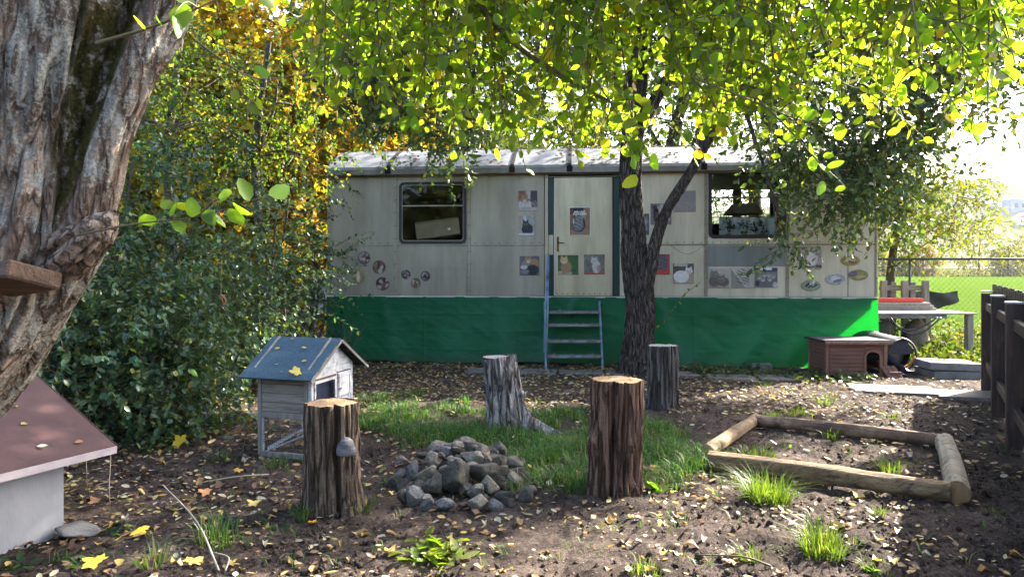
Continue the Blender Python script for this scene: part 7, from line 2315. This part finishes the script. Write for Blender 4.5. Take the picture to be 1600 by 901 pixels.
# sticks
for pa, pb_, r, lb in (((255, 797), (342, 897), .006, 'long pale dry stick bent upright in the shaded litter'), ((333, 868), (352, 897), .005, 'short pale stick beside the long dry stick'), ((1088, 872), (1205, 890), .006, 'dead twig lying on the sunlit soil at the near edge'), ((300, 760), (420, 745), .004, 'thin twig lying between kennel and hutch')):
    a_, b_ = np.array(G(*pa)), np.array(G(*pb_))
    m_ = (a_ + b_) / 2 + [.05, 0, .04 if pa[0] != 255 else .10]
    a_[2] += .02 if pa[0] != 255 else .16
    b_[2] += .02
    tag(MB().tube([tuple(x) for x in catmull([a_, m_, b_], 9)], [r * (.6 + .05 * k) for k in range(9)], 6).build('stick', M['wood_pale'] if pa[0] < 400 else M['twig_green'], smooth=True), lb, 'stick')
for px in (172, 136):
    x, y, _ = G(px, 812 if px == 172 else 775)
    tag(MB().tube([(x, y, 0), (x - .01, y + .01, .22), (x + .005, y, .42)], .0028, 5).build('stalk', M['wood_pale'], smooth=True), 'thin upright dry stalk below the kennel roof corner' if px == 172 else 'thin dry stalk against the white kennel wall', 'plant')

# ================================================================ FAR SIDE OF THE FIELD
for px, Y, w, h, d, mt, lb in ((1580, 620, 30, 13, 12, 'blue_wall', 'long blue clad building on the slope beyond the field'), (1548, 640, 16, 8, 9, 'white_wall', 'pale house beside the blue building on the slope'), (1592, 585, 14, 7, 9, 'white_wall', 'pale house below the blue building on the slope')):
    x0 = P(px, 418, Y)[0]
    b = thing('far_building', lb, 'building', (x0, Y, 0))
    z0 = float(HX(np.array([x0]), np.array([float(Y)]))[0]) - 1
    MB().box((x0, Y, z0 - 4), (x0 + w, Y + d, z0 + h)).build('wall', M[mt], b)
    if mt == 'blue_wall': MB().box((x0 - .6, Y - .6, z0 + h), (x0 + w + .6, Y + d + .6, z0 + h + 1.2)).build('roof', M['white_wall'], b)
    else: MB().prism([(x0 - .6, z0 + h), (x0 + w + .6, z0 + h), (x0 + w / 2, z0 + h + w * .32)], Y - .5, Y + d + .5).build('roof', M['far_roof'], b)
    for q in range(4): MB().box((x0 + w * (.1 + .22 * q), Y - .2, z0 + h * .45), (x0 + w * (.1 + .22 * q) + w * .1, Y - .05, z0 + h * .75)).build('window', M['inside'], b)
DB = [(.09, .11, .03), (.15, .16, .035), (.22, .18, .05), (.06, .09, .035)]
for k, (px, Y, h, lb) in enumerate(((1380, 124, 4.5, 'yellow green bush beyond the field next to the trailer end'), (1415, 122, 3.2, 'low bush across the field left of the reddish one'), (1442, 121, 4.6, 'reddish bush across the field behind the pallet'), (1530, 126, 8.5, 'tall grey green tree across the field'), (1575, 122, 5.0, 'yellow bush across the field below the blue building'), (1600, 128, 7.0, 'green tree across the field at the blue building'))):
    x0 = P(px, 418, Y)[0]
    make_tree('field_bush', lb, 'tree', (x0, Y, -.2), [(x0, Y, h * .4), (x0 + .2, Y, h * .8)], [.2, .15, .08], [(x0, Y, h * .55, h * .5, h * .4, h * .5, 230)], 10, 1.0, .42, T_DIA,
              [(.20, .07, .06), (.16, .10, .06), (.12, .11, .04)] if k == 2 else DB, None, 'bushes across the field', 'leaf_far', 'twig', .06, twigs=False)
blobs = [(x, 119 + rng.normal() * .6, .35, 1.6, .6, .5, 26) for x in np.arange(40, 112, 1.6)]
P0, P1, P2, pos, ax, nm, sz = spray(blobs, 6, .4, .3, .2)
leaf_mesh('far_scrub', pos, ax, nm, sz, T_DIA, palette(len(pos), [(.10, .10, .03), (.16, .14, .05), (.07, .09, .03)]), M['leaf_far'], None, 'stuff', 'strip of low scrub along the far edge of the lawn')
ff = thing('field_fence', 'thin grey rail fence with posts at the far edge of the lawn', 'fence', (70, 116, 0))
for x in np.arange(50, 104, 6.5): MB().box((x - .05, 116, -.1), (x + .05, 116.1, 2.6)).build('post', M['wire'], ff)
for z in (1.3, 2.5): MB().bar((50, 116.14, z), (103.5, 116.14, z), .06, .06).build('rail', M['wire'], ff)

# ================================================================ HAZE in the valley air
hz = MB().box((-1700, -1700, -6), (1700, 2200, 150)).build('haze', None)
tag(hz, 'thin pale haze in the air over the valley', None, None, 'stuff')
t = NT('valley_haze')
vs = t.n('ShaderNodeVolumePrincipled')
vs.inputs['Color'].default_value = (0.9, 0.94, 1.0, 1)
vs.inputs['Density'].default_value = 0.00010
vs.inputs['Anisotropy'].default_value = 0.3
t.t.links.new(vs.outputs[0], t.out.inputs[1])
hz.data.materials.append(t.m)
